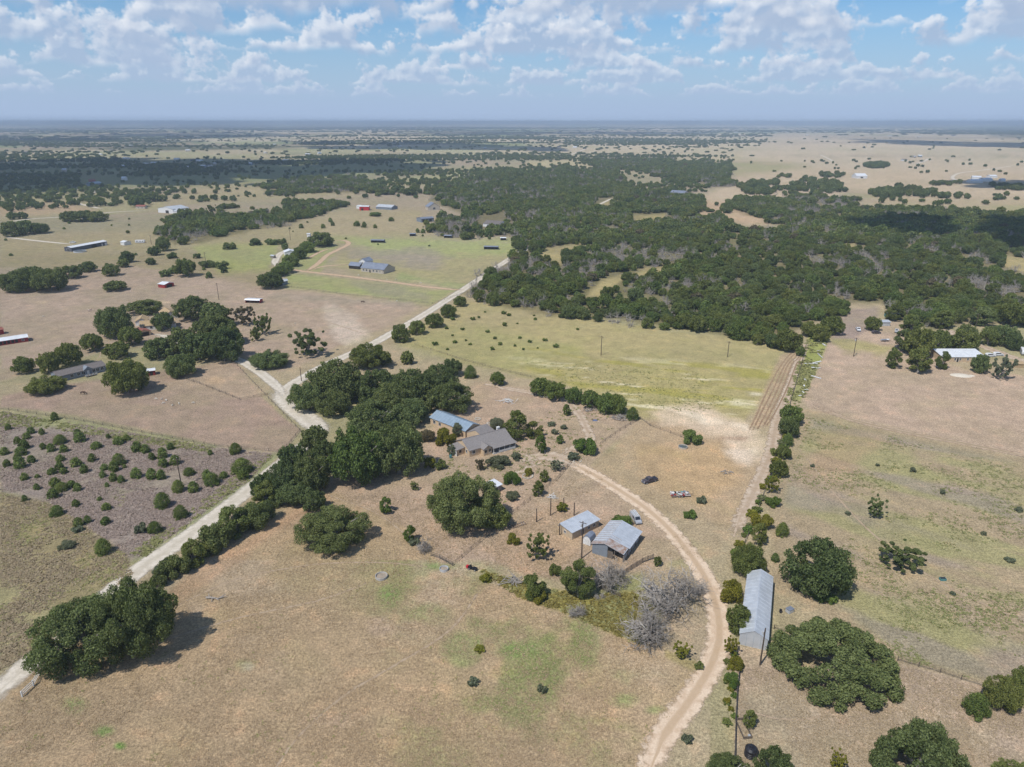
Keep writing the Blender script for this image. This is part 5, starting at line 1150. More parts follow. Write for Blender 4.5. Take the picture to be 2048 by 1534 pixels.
# porch
m_ = MB(); slab(m_, (8.0, -3.0, 2.35), (FL + .5, -3.0, 2.35), (FL + .5, .3, 2.72), (8.0, .3, 2.72), .09); sub('porch_roof', m_, SHING, fh)
sub('porch_floor', MB().box(((8.1 + FL) / 2, -1.45, .12), (FL - 8.1, 2.7, .24)), CONC, fh)
for i in range(5): sub('porch_post', MB().box((8.3 + i * (FL - 8.5) / 4, -2.7, 1.25), (.16, .16, 2.3)), TRIM, fh)
for i in range(1, 4): sub('porch_rail', MB().box((8.3 + (i + .5) * (FL - 8.5) / 4, -2.7, .62), ((FL - 8.5) / 4 - .2, .1, .6)), TRIM, fh)
sub('chimney', MB().box((FL - 2.2, 5.6, 4.6), (1.0, .8, 2.2)).box((FL - 2.2, 5.6, 5.75), (1.2, 1.0, .14)), TRIM, fh)
# left annex with low roof
sub('wall', MB().box((-1.6, 5.6, 1.15), (3.2, 4.6, 2.4)), STUC, fh); m_ = MB(); slab(m_, (-3.7, 2.9, 2.3), (.1, 2.9, 2.75), (.1, 8.4, 2.75), (-3.7, 8.4, 2.3), .1); sub('annex_roof', m_, SHING, fh)
sub('window', MB().box((-1.8, 3.28, 1.4), (.9, .06, 1.0)), GLASS, fh); sub('screen_panel', MB().box((-3.45, 4.2, 1.0), (.08, 2.6, 2.0)), TRIM, fh)
# metal wing with standing sheets, and the shingled link
wg = gable(None, None, (861, 848), (931, 876), 7.6, 2.9, 1.7, STUC, BLUEM, ridge='x', sheets=1.5, parent=fh, ops=[('f', .12, .9, 1.2, 1.3, 'window'), ('f', .28, .9, 1.2, 1.3, 'window'), ('f', .8, .0, 1.0, 2.1, 'white_door'), ('l', .5, .9, 1.1, 1.2, 'window')], wall_part='wing_wall', roof_part='wing_roof')
lk_A, lk_rz, lk_L = frame((934, 878), (962, 880))
gable(None, None, (934, 879), (968, 889), 7.0, 2.9, 1.75, STUC, SHING, ridge='y', parent=fh, over=.1, wall_part='link_wall', roof_part='link_roof', cap=False)
# ---------------------------------------------------------------- sheds and barn
gable('tan_shed', 'tan shed with low pale metal roof beside the tall bare posts', (1144, 1080), (1197, 1054), 5.2, 2.5, .55, TANW, GALV, off=.93, sheets=1.3, ops=[('l', .55, 1.0, .7, .7, 'window'), ('f', .38, 0, 1.0, 2.0, 'door'), ('f', .62, 1.0, .9, .8, 'window'), ('f', .82, 1.0, .9, .8, 'window')], cat='shed')
bx, brz, bL = frame((1184, 1106), (1236, 1122))
RIBM = M('stained_rib', (.34, .27, .25), (.42, .37, .36), 2, .7)
barn = thing('open_barn', 'old barn with ribbed rusty metal roof and open lean to with pens', 'barn', bx, brz)
BW, BD = 9.2, 12.6
sub('wall', MB().prism([(0, -.05), (4.4, -.05), (4.4, 4.05), (3.6, 4.1), (0, 3.1)], 0, .14).box((.07, 6.3, 1.5), (.14, 12.3, 3.1)).box((4.33, 6.3, 1.9), (.14, 12.3, 3.9)).box((2.2, BD - .07, 1.6), (4.1, .14, 3.1)), BLUEW, barn)
m_ = MB(); slab(m_, (-.35, -.4, 3.1), (3.6, -.4, 4.3), (3.6, BD + .4, 4.3), (-.35, BD + .4, 3.1), .06); ra = sub('roof', m_, GALV, barn)
m_ = MB(); slab(m_, (3.6, -.4, 4.3), (BW, -.4, 2.7), (BW, BD + .4, 2.7), (3.6, BD + .4, 4.3), .06); rb_ = sub('roof', m_, GALV, barn)
for i in range(12):
    y0, y1 = -.4 + i * 1.117, -.4 + (i + 1) * 1.117 - .05; m_ = MB()
    slab(m_, (-.35, y0, 3.14), (3.55, y0, 4.325), (3.55, y1, 4.325), (-.35, y1, 3.14), .02); m_.bar((-.35, y1 + .03, 3.2), (3.55, y1 + .03, 4.39), .1, .07)
    sub('roof_sheet', m_, GALV if i else RUST, ra); sub('roof_rib', MB().bar((-.35, y0 + .5, 3.19), (3.55, y0 + .5, 4.38), .11, .05), RIBM, ra)
for i in range(12):
    y0, y1 = -.4 + i * 1.117, -.4 + (i + 1) * 1.117 - .05
    m_ = MB(); slab(m_, (3.65, y0, 4.33), (6.6, y0, 3.49), (6.6, y1, 3.49), (3.65, y1, 4.33), .02); sub('roof_sheet', m_, RUST if i < 3 else GALV, rb_)
    m_ = MB(); slab(m_, (6.55, y0, 3.53), (BW + (.35 if i > 2 else -.3), y0, 2.7 if i > 2 else 2.82), (BW + (.35 if i > 2 else -.1), y1, 2.7 if i > 2 else 2.8), (6.55, y1, 3.53), .02); sub('roof_sheet', m_, RUST if i < 3 else GALV, rb_)
    if i < 5: sub('roof_rib', MB().bar((3.65, y0 + .5, 4.38), (6.6, y0 + .5, 3.55), .1, .05), RIBM, rb_)
for i in range(5): sub('post', MB().box((BW - .3, .2 + i * 3.0, 1.3), (.2, .2, 2.7)), WOOD, barn); sub('post', MB().box((6.4, .2 + i * 3.0, 1.7), (.18, .18, 3.4)), WOOD, barn)
for i in range(4):
    for j in range(4): sub('pen_rail', MB().box((BW - .3, 1.7 + i * 3.0, .35 + j * .38), (.07, 2.7, .14)), GALV, barn)
sub('panel', MB().box((5.2, .1, 1.1), (1.5, .1, 2.2)), WOOD, barn)
# little white gambrel shed
ga, grz, gL = frame((1166, 1087), (1180, 1092)); gs = thing('gambrel_shed', 'tiny white gambrel roofed shed squeezed between tan shed and barn', 'shed', ga, grz)
gp = [(0, -.05), (2.3, -.05), (2.3, 1.7), (1.95, 2.45), (1.15, 2.85), (.35, 2.45), (0, 1.7)]
sub('wall', MB().prism(gp, 0, 2.9), WHITEW, gs); rp = [(-.15, 1.65), (.28, 2.55), (1.15, 2.98), (2.02, 2.55), (2.45, 1.65), (2.38, 1.62), (1.97, 2.47), (1.15, 2.88), (.33, 2.47), (-.08, 1.62)]
sub('roof', MB().prism(rp, -.15, 3.05), GREYR, gs); sub('door', MB().box((1.15, -.03, .95), (1.1, .06, 1.8)), TRIM, gs)
# long metal shed on the right
ls = gable('long_metal_shed', 'long plain galvanised metal shed with ridge roof beside the fence row', (1477, 1288), (1533, 1301.5), 24.5, 3.0, 1.5, GALV, GALV, ridge='y', over=.15, sheets=1.5, cat='shed')
sub('seam', MB().box((1.5, -.015, 1.6), (.05, .03, 3.2)).box((3.0, -.015, 1.6), (.05, .03, 3.2)).box((4.5, -.015, 1.6), (.05, .03, 3.2)), BLUEM, ls)
gable('hut', 'small hut with bright white metal roof half hidden by the large rounded oak', (984, 990), (1003, 981), 4.0, 2.3, .35, GREYW, WHITER, off=.9, cat='shed', ops=[('f', .5, 0, .9, 1.9, 'door')])
# ---------------------------------------------------------------- left homes
mh = gable('manufactured_home', 'long grey manufactured home with brown shingle roof and white framed windows', (118, 765), (213, 742), 8.4, 2.9, 1.35, BLUEW, SHINB, ops=[('f', x, 1.0, 1.3, 1.4, 'window') for x in (.28, .42, .52, .74, .82, .92)] + [('f', .62, .3, 1.0, 2.1, 'white_door')] + [('l', .5, 1.0, 1.1, 1.2, 'window')], cat='house')
sub('dormer', MB().prism([(10.6, 2.9), (14.6, 2.9), (12.6, 4.4)], -.6, 3.0), BLUEW, mh)
sub('deck', MB().box((12.8, -1.6, .45), (4.6, 2.6, .18)), WOOD, mh)
for i in range(4): sub('deck_rail', MB().box((10.7 + i * 1.4, -2.85, .95), (.9, .07, .9)), TRIM, mh)
gable('small_red_shed', 'small red shed with white roof at the end of the long grey home', (296, 752), (311, 750), 3.6, 2.4, .5, REDW, WHITER, cat='shed', ops=[('f', .5, 0, 1.2, 1.9, 'bay')])
gable('red_shelter', 'red sided shelter with white roof alone in the bare pasture', (330, 576.5), (348.5, 572), 6.4, 2.6, .9, REDW, WHITER, cat='shelter', ridge='y', ops=[('f', .5, .0, 4.6, 2.2, 'bay')])
gable('horse_shelter', 'low white roofed horse shelter with dark open front', (491, 606), (519.5, 607), 4.4, 2.3, .45, REDW, WHITER, open_front=True, off=.1, cat='shelter')
th_ = gable('tan_roofed_house', 'house with tan shingle roof among the live oaks', (282, 662), (352, 655), 9.5, 2.7, 1.9, WHITEW, TANR, ops=[('f', x, .9, 1.2, 1.2, 'window') for x in (.12, .3, .5, .75)], cat='house')
gable(None, None, (272, 652), (296, 650), 9.0, 2.7, 1.6, WHITEW, TANR, ridge='y', parent=th_)
gable(None, None, (330, 640), (356, 636), 12.0, 2.8, 2.0, WHITEW, TANR, ridge='y', parent=th_)
gable('carport', 'open carport with rust red roof in front of the tan roofed house', (275, 675.5), (303, 670), 7.0, 2.5, 1.2, STUC, REDR, ridge='y', cat='garage', ops=[('f', .5, 0, 5.2, 2.3, 'bay')])
gable('red_stable', 'long red stable with white roof and a row of stall doors', (-8, 693), (57.5, 683), 7.0, 2.5, .9, REDW, WHITER, cat='stable', ops=[('f', x, .5, 1.2, 1.7, 'bay') for x in (.16, .28, .4, .52, .64)] + [('f', .84, .9, 1.0, .9, 'window')])
gable('red_shed', 'dark red shed behind the long red stable', (-12, 672), (9, 668), 5, 2.8, .8, REDW, REDR, cat='shed')
gable('blue_grey_shed', 'blue grey open shed with white roof under the dark oak', (553, 574), (576, 568), 6.5, 2.9, .8, BLUEW, WHITER, off=.12, cat='shed', ops=[('f', .35, 0, 4.0, 2.4, 'bay')])
# big house with slate metal roofs
bh = gable('ranch_house', 'big stone house with stepped slate grey metal roofs on the round drive', (722, 543), (768, 548), 12.5, 3.2, 3.4, STONE, GREYR, ops=[('f', x, .9, 1.4, 1.4, 'window') for x in (.12, .25, .55, .7, .85)] + [('f', .4, 0, 1.4, 2.3, 'door')], cat='house')
gable(None, None, (766, 548), (790, 542), 12.0, 3.2, 2.6, STONE, GREYR, ridge='y', parent=bh, ops=[('r', x, .5, 1.0, 2.0, 'window') for x in (.2, .5, .8)])
gable(None, None, (719, 537), (733, 538.5), 9.0, 6.0, 2.2, WHITEW, GREYR, ridge='y', parent=bh, ops=[('f', x, 4.2, 1.1, 1.0, 'window') for x in (.25, .5, .75)])
gable(None, None, (698, 537), (719, 539), 6.5, 2.7, 2.2, DARKIN, GREYR, ridge='x', parent=bh, wall_part='carport')  # solid dark block stands for the shade under the carport roof
gable('long_house', 'long low house with pale metal roof and dark porch behind the cedar row', (630, 494), (666, 491), 9.0, 2.7, 1.7, DARKW, GALV, cat='house', ops=[('f', .3, 0, 5, 2.2, 'bay'), ('f', .75, 0, 6, 2.2, 'bay')])
gable('white_garage', 'white garage with two bay doors above the white gravel drive', (570, 511.5), (592, 510), 9, 3.0, 1.5, WHITEW, WHITER, ridge='y', cat='garage', ops=[('f', .7, 0, 3.4, 2.3, 'bay'), ('f', .2, 0, 2.6, 2.3, 'white_door')])
gable('small_grey_shed', 'small grey shed by the fence below the white garage', (541, 516), (547, 517), 2.6, 2.2, .5, GREYW, GALV, cat='shed')
gable('white_tank_house', 'white utility hut beside the dark oak behind the long low house', (614, 474), (620, 474), 4, 3.2, .3, WHITEW, WHITER, cat='shed')
gable('long_dark_barn', 'long charcoal barn with bright white roof in the far left pasture', (144, 503.5), (215, 490), 8.4, 3.6, .9, DARKW, WHITER, cat='barn', ops=[('f', .08 + .0, .0, .1, .1, 'window'), ('f', .62, 0, 5.5, 2.8, 'bay'), ('f', .85, .0, 1.2, 2.2, 'white_door'), ('f', .96, .0, 2.4, 2.6, 'white_door'), ('l', .45, .0, 3.0, 2.5, 'window')])
gable('cream_shed', 'small cream shed next to the parked white travel trailer', (249, 491), (262.5, 489), 6, 3.0, .9, TRIM, WHITER, cat='shed', ridge='y', ops=[('f', .3, 0, 1.2, 2.0, 'white_door')])
wb = gable('white_barn', 'large white barn with pale grey roof and side lean to', (317, 425), (347, 427.5), 24, 5.5, 2.6, WHITEW, GALV, ridge='y', cat='barn', off=.5, ops=[('f', .6, 0, 6, 3.6, 'bay')])
gable(None, None, (347, 428), (370, 428.5), 13, 3.4, 1.8, WHITEW, GALV, parent=wb)
gable('red_roofed_shed', 'little stone shed with rust red roof across the lane from the white barn', (272, 417.5), (290, 417.5), 7, 3.2, 1.5, STONE, REDR, cat='shed', ops=[('f', .3, .8, 1.2, 1.2, 'window'), ('f', .7, .8, 1.2, 1.2, 'window')])
gable('far_red_barn', 'bright red barn with white end at the top of the far paddock', (719, 421), (738, 421), 9, 5.0, .9, REDB, WHITER, cat='barn', ops=[('f', .3, 0, 3, 3, 'bay')])
gable('far_white_shed', 'white shed joined to the bright red barn', (713, 417), (719, 417.5), 9, 3.8, .5, WHITEW, WHITER, cat='shed')
gable('far_grey_house', 'pale grey house with gabled metal roof right of the bright red barn', (752, 418), (783, 420), 14, 3.2, 2.6, BLUEW, GALV, cat='house', ops=[('f', .2, 1, 1.5, 1.4, 'window'), ('f', .8, 1, 1.5, 1.4, 'window')])
gable('far_stone_house', 'stone gabled house with charcoal roof inside the wood edge', (857, 421), (880, 420), 16, 4.5, 5, STONE, GREYR, ridge='y', cat='house', ops=[('f', .5, 1, 3.0, 2.6, 'window')])
gable('far_blue_barn', 'dark blue grey barn with three open bays at the wood edge', (843, 445), (868, 443), 13, 4.2, 1.2, BLUEW, GREYR, off=.35, cat='barn', ops=[('f', .18, 0, 3.2, 3.2, 'bay'), ('f', .45, 0, 3.2, 3.2, 'bay'), ('f', .72, 0, 3.2, 3.2, 'bay')])
gable('far_white_house', 'white house with wide brown grey roof in a clearing of the wood', (966, 453), (998, 455), 22, 3.4, 2.4, WHITEW, SHINB, cat='house', ops=[('f', .3, .8, 1.6, 1.6, 'window'), ('f', .7, .8, 1.6, 1.6, 'window')])
for (a, b, w_, lb) in [((742, 485.5), (768, 486), 4.5, 'long dark loafing shed in the paddock above the big stone house'), ((819.5, 472.5), (831, 472.5), 4, 'small dark loafing shed below the dark blue grey barn'), ((888, 476), (903, 476.5), 4, 'small dark shelter at the foot of the wood near the road'), ((968, 499), (996, 499.5), 5, 'long dark loafing shed in the corner by the gravel road'), ((1001, 481), (1012, 481), 4.5, 'white roofed box shelter near the top of the gravel road')]:
    gable('loafing_shed', lb, a, b, w_, 2.7, .4, DARKW, GREYR if 'white' not in lb else WHITER, open_front=True, off=.12, cat='shelter')
gable('wood_shed', 'little white roofed shed in the middle of the wood', (1074, 404), (1084, 402), 6, 3.4, 1.2, WHITEW, WHITER, cat='shed'); gable('slate_house', 'slate roofed house among trees at the far side of the wood', (1340, 390), (1368, 392), 14, 4.2, 3.2, STONE, GREYR, cat='house')
# right-hand yard
ph = gable('pale_metal_roofed_house', 'house with pale blue metal roof behind the yard trees', (1884, 724), (1968, 724), 10.5, 2.6, 1.3, STUC, WHITER, off=.85, cat='house', sheets=2.0, ops=[('f', x, 1.0, .8, 1.0, 'window') for x in (.3, .42, .6, .8)] + [('f', .36, 0, .9, 2.0, 'door')])
gable('teal_shed', 'teal container shed with white door bars at the top of the yard', (1776, 637), (1797, 637), 5, 2.6, .2, TEAL, GREYR, cat='shed', ops=[('f', .6, 0, .5, 2.4, 'white_door')])
gable('silver_shed', 'small silver metal shed beside the teal container shed', (1765, 652), (1780, 652), 4.0, 2.3, .4, GALV, GALV, off=.85, cat='shed')
gable('white_canopy', 'small white canopy roof showing between the yard trees', (1812, 610), (1826, 611), 6, 2.8, .8, WHITEW, WHITER, cat='shelter', open_front=True)
gable('orange_shed', 'orange tan shed at the lower end of the yard road', (2020, 735), (2046, 736), 4.5, 2.0, .5, TANR, TANR, cat='shed')
gable('far_hip_house', 'white roofed farmhouse in a line of trees on the pale grassland', (1713, 357), (1734, 357), 24, 5, 4.5, WHITEW, WHITER, cat='house', ops=[('f', .5, .5, 5, 2.8, 'bay')])
for a, b, w_, h_, lb in [((1942, 366), (1966, 366), 16, 4.5, 'long white farm shed nearest the pale far track'), ((1967, 363), (1985, 363), 16, 4.5, 'white farm shed beside the long one on the grassland'), ((1944, 359), (1962, 359.5), 18, 5, 'grey roofed farm barn behind the long white shed'), ((1980, 356), (1994, 356), 14, 4, 'dark farm house behind the white grassland sheds'), ((2003, 363), (2011, 363), 10, 3.5, 'tiny white outbuilding right of the grassland sheds')]:
    gable('grassland_farm', lb, a, b, w_, h_, 2, WHITEW if 'white' in lb else BLUEW, WHITER if 'white' in lb else GALV, cat='barn')
# far farmsteads, small but built
fb = np.random.default_rng(12)
farh = [((186, 373), (206, 371.5), 20, 5, 'blue roofed barn at the end of the winding far lane', BLUEW, BLUEM), ((179, 367), (192, 366.5), 14, 5, 'dark red barn beside the blue roofed barn', REDW, REDR), ((243, 361), (251, 361), 9, 5, 'little white shed in the shaded far pasture', WHITEW, WHITER)]
for a, b, w_, h_, lb, wm, rm_ in farh: gable('far_barn', lb, a, b, w_, h_, 2.5, wm, rm_, cat='barn')
spots = [(10, 352), (128, 343), (245, 334), (268, 333), (290, 330), (306, 328), (250, 318), (225, 302), (262, 293), (352, 320), (376, 303), (385, 322), (398, 324), (372, 337), (405, 335), (415, 333), (530, 307), (570, 323), (548, 290), (568, 291), (615, 310), (640, 308), (95, 304), (50, 306), (200, 310), (430, 330), (500, 330), (660, 262), (630, 263), (420, 263), (365, 266), (1050, 312), (970, 297), (760, 298), (800, 294), (1120, 295), (1150, 296), (1220, 325), (1300, 262), (1350, 263), (1400, 264), (1430, 262), (1470, 265), (1200, 266), (1240, 264), (1780, 272), (1840, 275), (1905, 272), (1615, 271), (1830, 316), (1840, 314), (1810, 322), (1000, 262), (880, 262)]
for i, (x, y) in enumerate(spots):
    P = G(x, y); d = P.length; s = FPX / d; L_m = fb.uniform(9, 20) * (1 + max(0, d - 2500) / 6000); hw_ = L_m / 2 * s
    gable('distant_house', 'pale roofed house far out on the plain among the scrub', (x - hw_, y), (x + hw_, y + fb.uniform(-.3, .3)), L_m * fb.uniform(.5, .8), fb.uniform(3, 4.5), fb.uniform(1.5, 3), [WHITEW, STONE, BLUEW][i % 3], [WHITER, GALV, WHITER, SHINB][i % 4], cat='house', group='houses far out on the plain', cap=False)
# ================================================================ poles, posts, fences
def pole(px, py, top, label, arm=True, box=False, name='utility_pole', group=None):
    P = G(px, py); dep = depth_of(P); th_ = math.atan2(CAM_H, math.hypot(P.x, P.y)); h = (py - top) * dep / FPX / math.cos(th_) * 1.02
    o = thing(name, label, 'utility pole', P, math.atan2(P.y, P.x) + 1.2, group)
    MB().tube([(0, 0, -.1), (0, 0, h)], [.2, .14], 8).build('shaft', POLEW, o)
    if arm:
        MB().box((0, 0, h - .55), (2.2, .12, .14)).build('crossarm', POLEW, o)
        for x in (-1, 0, 1): MB().lathe([(.001, .2), (.07, .18), (.05, .08), (.08, 0)], 8, (x * .95, 0, h - .48 if x else h)).build('insulator', TRIM, o)
    if box: MB().lathe([(.001, .95), (.22, .95), (.24, .1), (.001, .0)], 10, (.36, 0, h - 1.9)).build('transformer', GALV, o)
    return o
pole(1202, 711, 673, 'utility pole standing in the middle of the hay field'); pole(1455, 714, 683, 'utility pole at the tilled end of the hay field')
pole(1520, 1330, 1262, 'utility pole in front of the long metal shed gable', arm=False, box=True); pole(1163, 1117, 1047, 'utility pole with transformer between the tan shed and barn', box=True)
pole(363, 972, 917, 'utility pole among the brush field junipers'); pole(603, 762, 735, 'dark pole stub at the road bend beside the grove', arm=False); pole(438, 600, 567, 'utility pole in the bare pasture behind the oak cluster')
pole(484, 708, 679, 'white lamp pole beside the gravel lane', arm=False, box=True); pole(1707, 713, 676, 'utility pole with transformer at the yard edge of the right pasture', box=True); pole(1948, 668, 628, 'leaning utility pole beside the yard road')
pole(303, 489, 471, 'utility pole beside the pointed dark cedar'); pole(581, 480, 458, 'utility pole behind the white garage'); pole(411, 522, 505, 'utility pole among the round pasture bushes')
pole(676, 418, 399, 'utility pole near the end of the oak belt by the red barn')
for x, y, t, lb in [(1073, 1044, 1018, 'tall bare post standing left of the other yard posts'), (1101, 1031, 997, 'tallest of the bare posts in the yard'), (1127, 1018, 996, 'tall bare post leaning behind the yellow bush'), (1148, 1031, 1006, 'tall bare post touching the back of the tan shed'), (1119, 1070, 1048, 'bare post at the corner of the tan shed')]:
    P = G(x, y); dep = depth_of(P); h = (y - t) * dep / FPX / math.cos(math.atan2(CAM_H, P.length))
    mb = MB().tube([(0, 0, -.1), (.02, 0, h * .5), (0, .03, h)], [.19, .17, .14], 8); o = mb.build('bare_post', POLEW); o.location = P; tag(o, lb, 'post', 'bare posts of the yard')
PIPE = M('dark_fence_steel', (.10, .09, .085), (.15, .11, .09), 3, .7, .2)
def fence(px, label, step=4.0, h=1.25, mat=WOOD, rails=3, pw=.13, rail_mat=None, rw=.035, name='fence', nowire=False):
    pts = [G(*p) for p in px]; o = thing(name, label, 'fence', pts[0])
    me_ = MB().box((0, 0, h / 2 - .05), (pw, pw, h + .1)).mesh('post', mat); w = MB()
    for a, b in zip(pts[:-1], pts[1:]):
        L = (b - a).length; n = max(1, round(L / step))
        for i in range(n):
            p = a.lerp(b, i / n) - pts[0]; c = link('post', me_, o); c.location = p
        for r_i in range(rails):
            z = h * (.3 + .62 * r_i / max(1, rails - 1)); w.bar((a - pts[0]) + Vector((0, 0, z)), (b - pts[0]) + Vector((0, 0, z)), rw)
    c = link('post', me_, o); c.location = pts[-1] - pts[0]
    w.build('rail' if rw > .05 else 'wire', rail_mat or mat, o); return o
fence([(1468, 1560), (1471, 1440), (1474, 1385), (1480, 1330)], 'dark pipe rail fence beside the lower fence row bushes', 2.6, 1.3, PIPE, 4, .14, rw=.07)
fence([(1795, 1322), (1880, 1346), (1965, 1374)], 'wire fence from the huge oak to the oaks at the field corner', 3.5, 1.3, WOOD, 4)
fence([(1548, 1258), (1580, 1268)], 'short wire fence from the long metal shed to the huge oak', 3, 1.3, WOOD, 4)
fence([(1142, 926), (1112, 962), (1060, 1000), (1010, 1040), (960, 1085), (905, 1132)], 'wire fence along the lower side of the farmhouse yard', 4, 1.3, WOOD, 4)
fence([(905, 1132), (880, 1118), (862, 1112)], 'weathered rail fence corner by the round stock tank', 2.4, 1.4, WOOD, 3, .16, rw=.09)
fence([(1281, 838), (1240, 862), (1200, 890)], 'wire fence below the brush heap and the round bright tree', 4, 1.2, WOOD, 4)
fence([(1245, 1152), (1262, 1140), (1285, 1126), (1306, 1118)], 'old plank corral fence in front of the barn lean to', 1.9, 1.6, WOOD, 4, .18, rw=.1)
fence([(1185, 1170), (1215, 1185), (1240, 1195)], 'broken plank fence under the grey dead tree', 2.2, 1.3, WOOD, 3, .15, rw=.08)
fence([(45, 1394), (68, 1372), (80, 1350), (95, 1340), (118, 1324), (132, 1315)], 'white rail entrance fence beside the gravel road under the wide oak', 5, 1.5, TRIM, 3, .2, rw=.1)
fence([(132, 1315), (200, 1265), (300, 1190), (420, 1105), (540, 1012)], 'wire fence along the field side of the gravel road hedge', 5, 1.2, WOOD, 4)
fence([(430, 893), (565, 905), (600, 862), (530, 790), (465, 722)], 'wire fence round the dirt pasture beside the gravel lane', 5, 1.2, WOOD, 4)
fence([(0, 818), (150, 840), (430, 893)], 'wire fence between the brush field and the dirt pasture', 5, 1.2, WOOD, 4)
fence([(330, 745), (400, 768), (480, 800), (535, 790)], 'wire cross fence in the dirt pasture', 5, 1.2, WOOD, 4)
fence([(570, 573), (700, 591), (865, 608), (935, 585)], 'wire fence round the lower paddock of the big stone house', 6, 1.3, WOOD, 4)
fence([(1612, 690), (1600, 740), (1582, 800), (1568, 860), (1540, 950), (1510, 1040), (1475, 1120)], 'wire fence along the right side of the farm track', 5, 1.2, WOOD, 4)
fence([(1062, 755), (1000, 740), (930, 722), (830, 690)], 'wire fence on the lower side of the hay field', 6, 1.2, WOOD, 4)
fence([(1405, 890), (1300, 852), (1281, 838)], 'wire fence at the lower edge of the lime patch', 5, 1.2, WOOD, 4)
# pipe gate
g0, grz, gl = frame((1441, 1192), (1458, 1203)); gt = thing('pipe_gate', 'silver pipe gate beside the yellow leaved round tree', 'gate', g0, grz)
for i in range(5): MB().tube([(0, 0, .25 + i * .26), (gl, 0, .25 + i * .26)], .035, 6).build('bar', GALV, gt)
for x in (0, gl / 2, gl): MB().tube([(x, 0, .2), (x, 0, 1.34)], .04, 6).build('upright', GALV, gt)
# ================================================================ tanks, rings, heaps
def tank(px, py, r, h, label, mat=CONC, name='stock_tank', water=None):
    o = thing(name, label, 'stock tank', G(px, py)); MB().lathe([(r, -.05), (r * 1.01, h), (r * .93, h), (r * .92, .12), (.001, .1)], 28).build('basin', mat, o)
    MB().lathe([(r * .915, h * .45), (.001, h * .45)], 28).build('water' if water else 'silt', water or M('damp_silt', (.40, .32, .24), (.30, .25, .19), 1.5, .7), o)
WATER = M('still_water', (.12, .14, .14), (.09, .11, .11), 1, .08, spec=.6)
tank(763, 1155, 1.55, .75, 'round concrete stock tank half full of silt in the dry field'); tank(888, 1140, 1.15, .7, 'small round stock tank at the home yard fence corner', GALV)
tank(1366, 895, 1.7, .6, 'low round stone tank below the juniper at the lime patch', STONE, water=WATER)
def stone_ring(px, py, r, n, label, name='stone_ring'):
    o = thing(name, label, 'stone ring', G(px, py)); r_ = np.random.default_rng(int(px))
    for i in range(n):
        t = 2 * math.pi * i / n; s = r_.uniform(.22, .36)
        b = MB(); vs = [(sx_ * s * r_.uniform(.7, 1), sy_ * s * r_.uniform(.6, .9), .02 + (sz_ + 1) / 2 * s * r_.uniform(.8, 1.1)) for sx_ in (-1, 1) for sy_ in (-1, 1) for sz_ in (-1, 1)]
        b.add(vs, [(0, 1, 3, 2), (4, 6, 7, 5), (0, 4, 5, 1), (2, 3, 7, 6), (0, 2, 6, 4), (1, 5, 7, 3)]); c = b.build('stone', STONE, o); c.location = (r * math.cos(t), r * math.sin(t), 0); c.rotation_euler = (0, 0, t)
stone_ring(955.5, 838.5, 1.1, 16, 'pale stone ring behind the blue metal wing'); stone_ring(979, 847.5, .9, 13, 'smaller stone ring near the farmhouse chimney')
stone_ring(1055, 953, 1.7, 20, 'stone edged flower bed holding the yellow green bush'); stone_ring(875, 934.5, .8, 12, 'little stone ring below the green bush by the grove')
def heap(px, py, L, W_, H_, n, label, mat, name, cat, piece, seed, thick=(.06, .14), ln=(1.2, 3.0)):
    o = thing(name, label, cat, G(px, py)); r = np.random.default_rng(seed)
    for i in range(n):
        c = Vector((r.normal() * L / 3.2, r.normal() * W_ / 3.2, 0)); z = H_ * r.uniform(.05, 1) * math.exp(-(c.x / L * 2) ** 2 - (c.y / W_ * 2) ** 2)
        d = Vector((r.normal(), r.normal() * .8, r.normal() * .18)).normalized() * r.uniform(*ln) / 2; t = r.uniform(*thick)
        c.z = z + abs(d.z) + t; q = MB().tube([c - d, c + Vector((0, 0, r.uniform(-.02, .1))), c + d], [t, t * .85, t * .5], 5); q.build(piece, mat, o)
    return o
heap(1243, 837, 6.5, 5, 1.3, 70, 'grey heap of cut branches beside the round juniper at the hedge end', DEAD, 'brush_heap', 'brush pile', 'branch', 1)
heap(1028, 1163, 4.5, 2.6, .7, 26, 'heap of weathered planks left of the two headed tree', DEAD, 'plank_heap', 'plank pile', 'plank', 2, (.07, .12), (2.2, 4))
heap(1013, 804, 4, 3, 1.3, 34, 'burn pile of boards and limbs on the bare ground behind the farmhouse', TRIM, 'burn_pile', 'brush pile', 'board', 3)
heap(1182, 822, 6, 2.5, .6, 28, 'grey branches piled along the short hedge', DEAD, 'brush_heap', 'brush pile', 'branch', 4); heap(1452, 946, 3.6, 2.2, .7, 30, 'small grey brush heap near the bare lime patch', DEAD, 'brush_heap', 'brush pile', 'branch', 5, (.05, .1), (.8, 2))
heap(1105, 995, 1.5, 1.2, .4, 9, 'few white planks lying at the yard fence', TRIM, 'plank_heap', 'plank pile', 'plank', 6, (.06, .1), (1.5, 3.2))
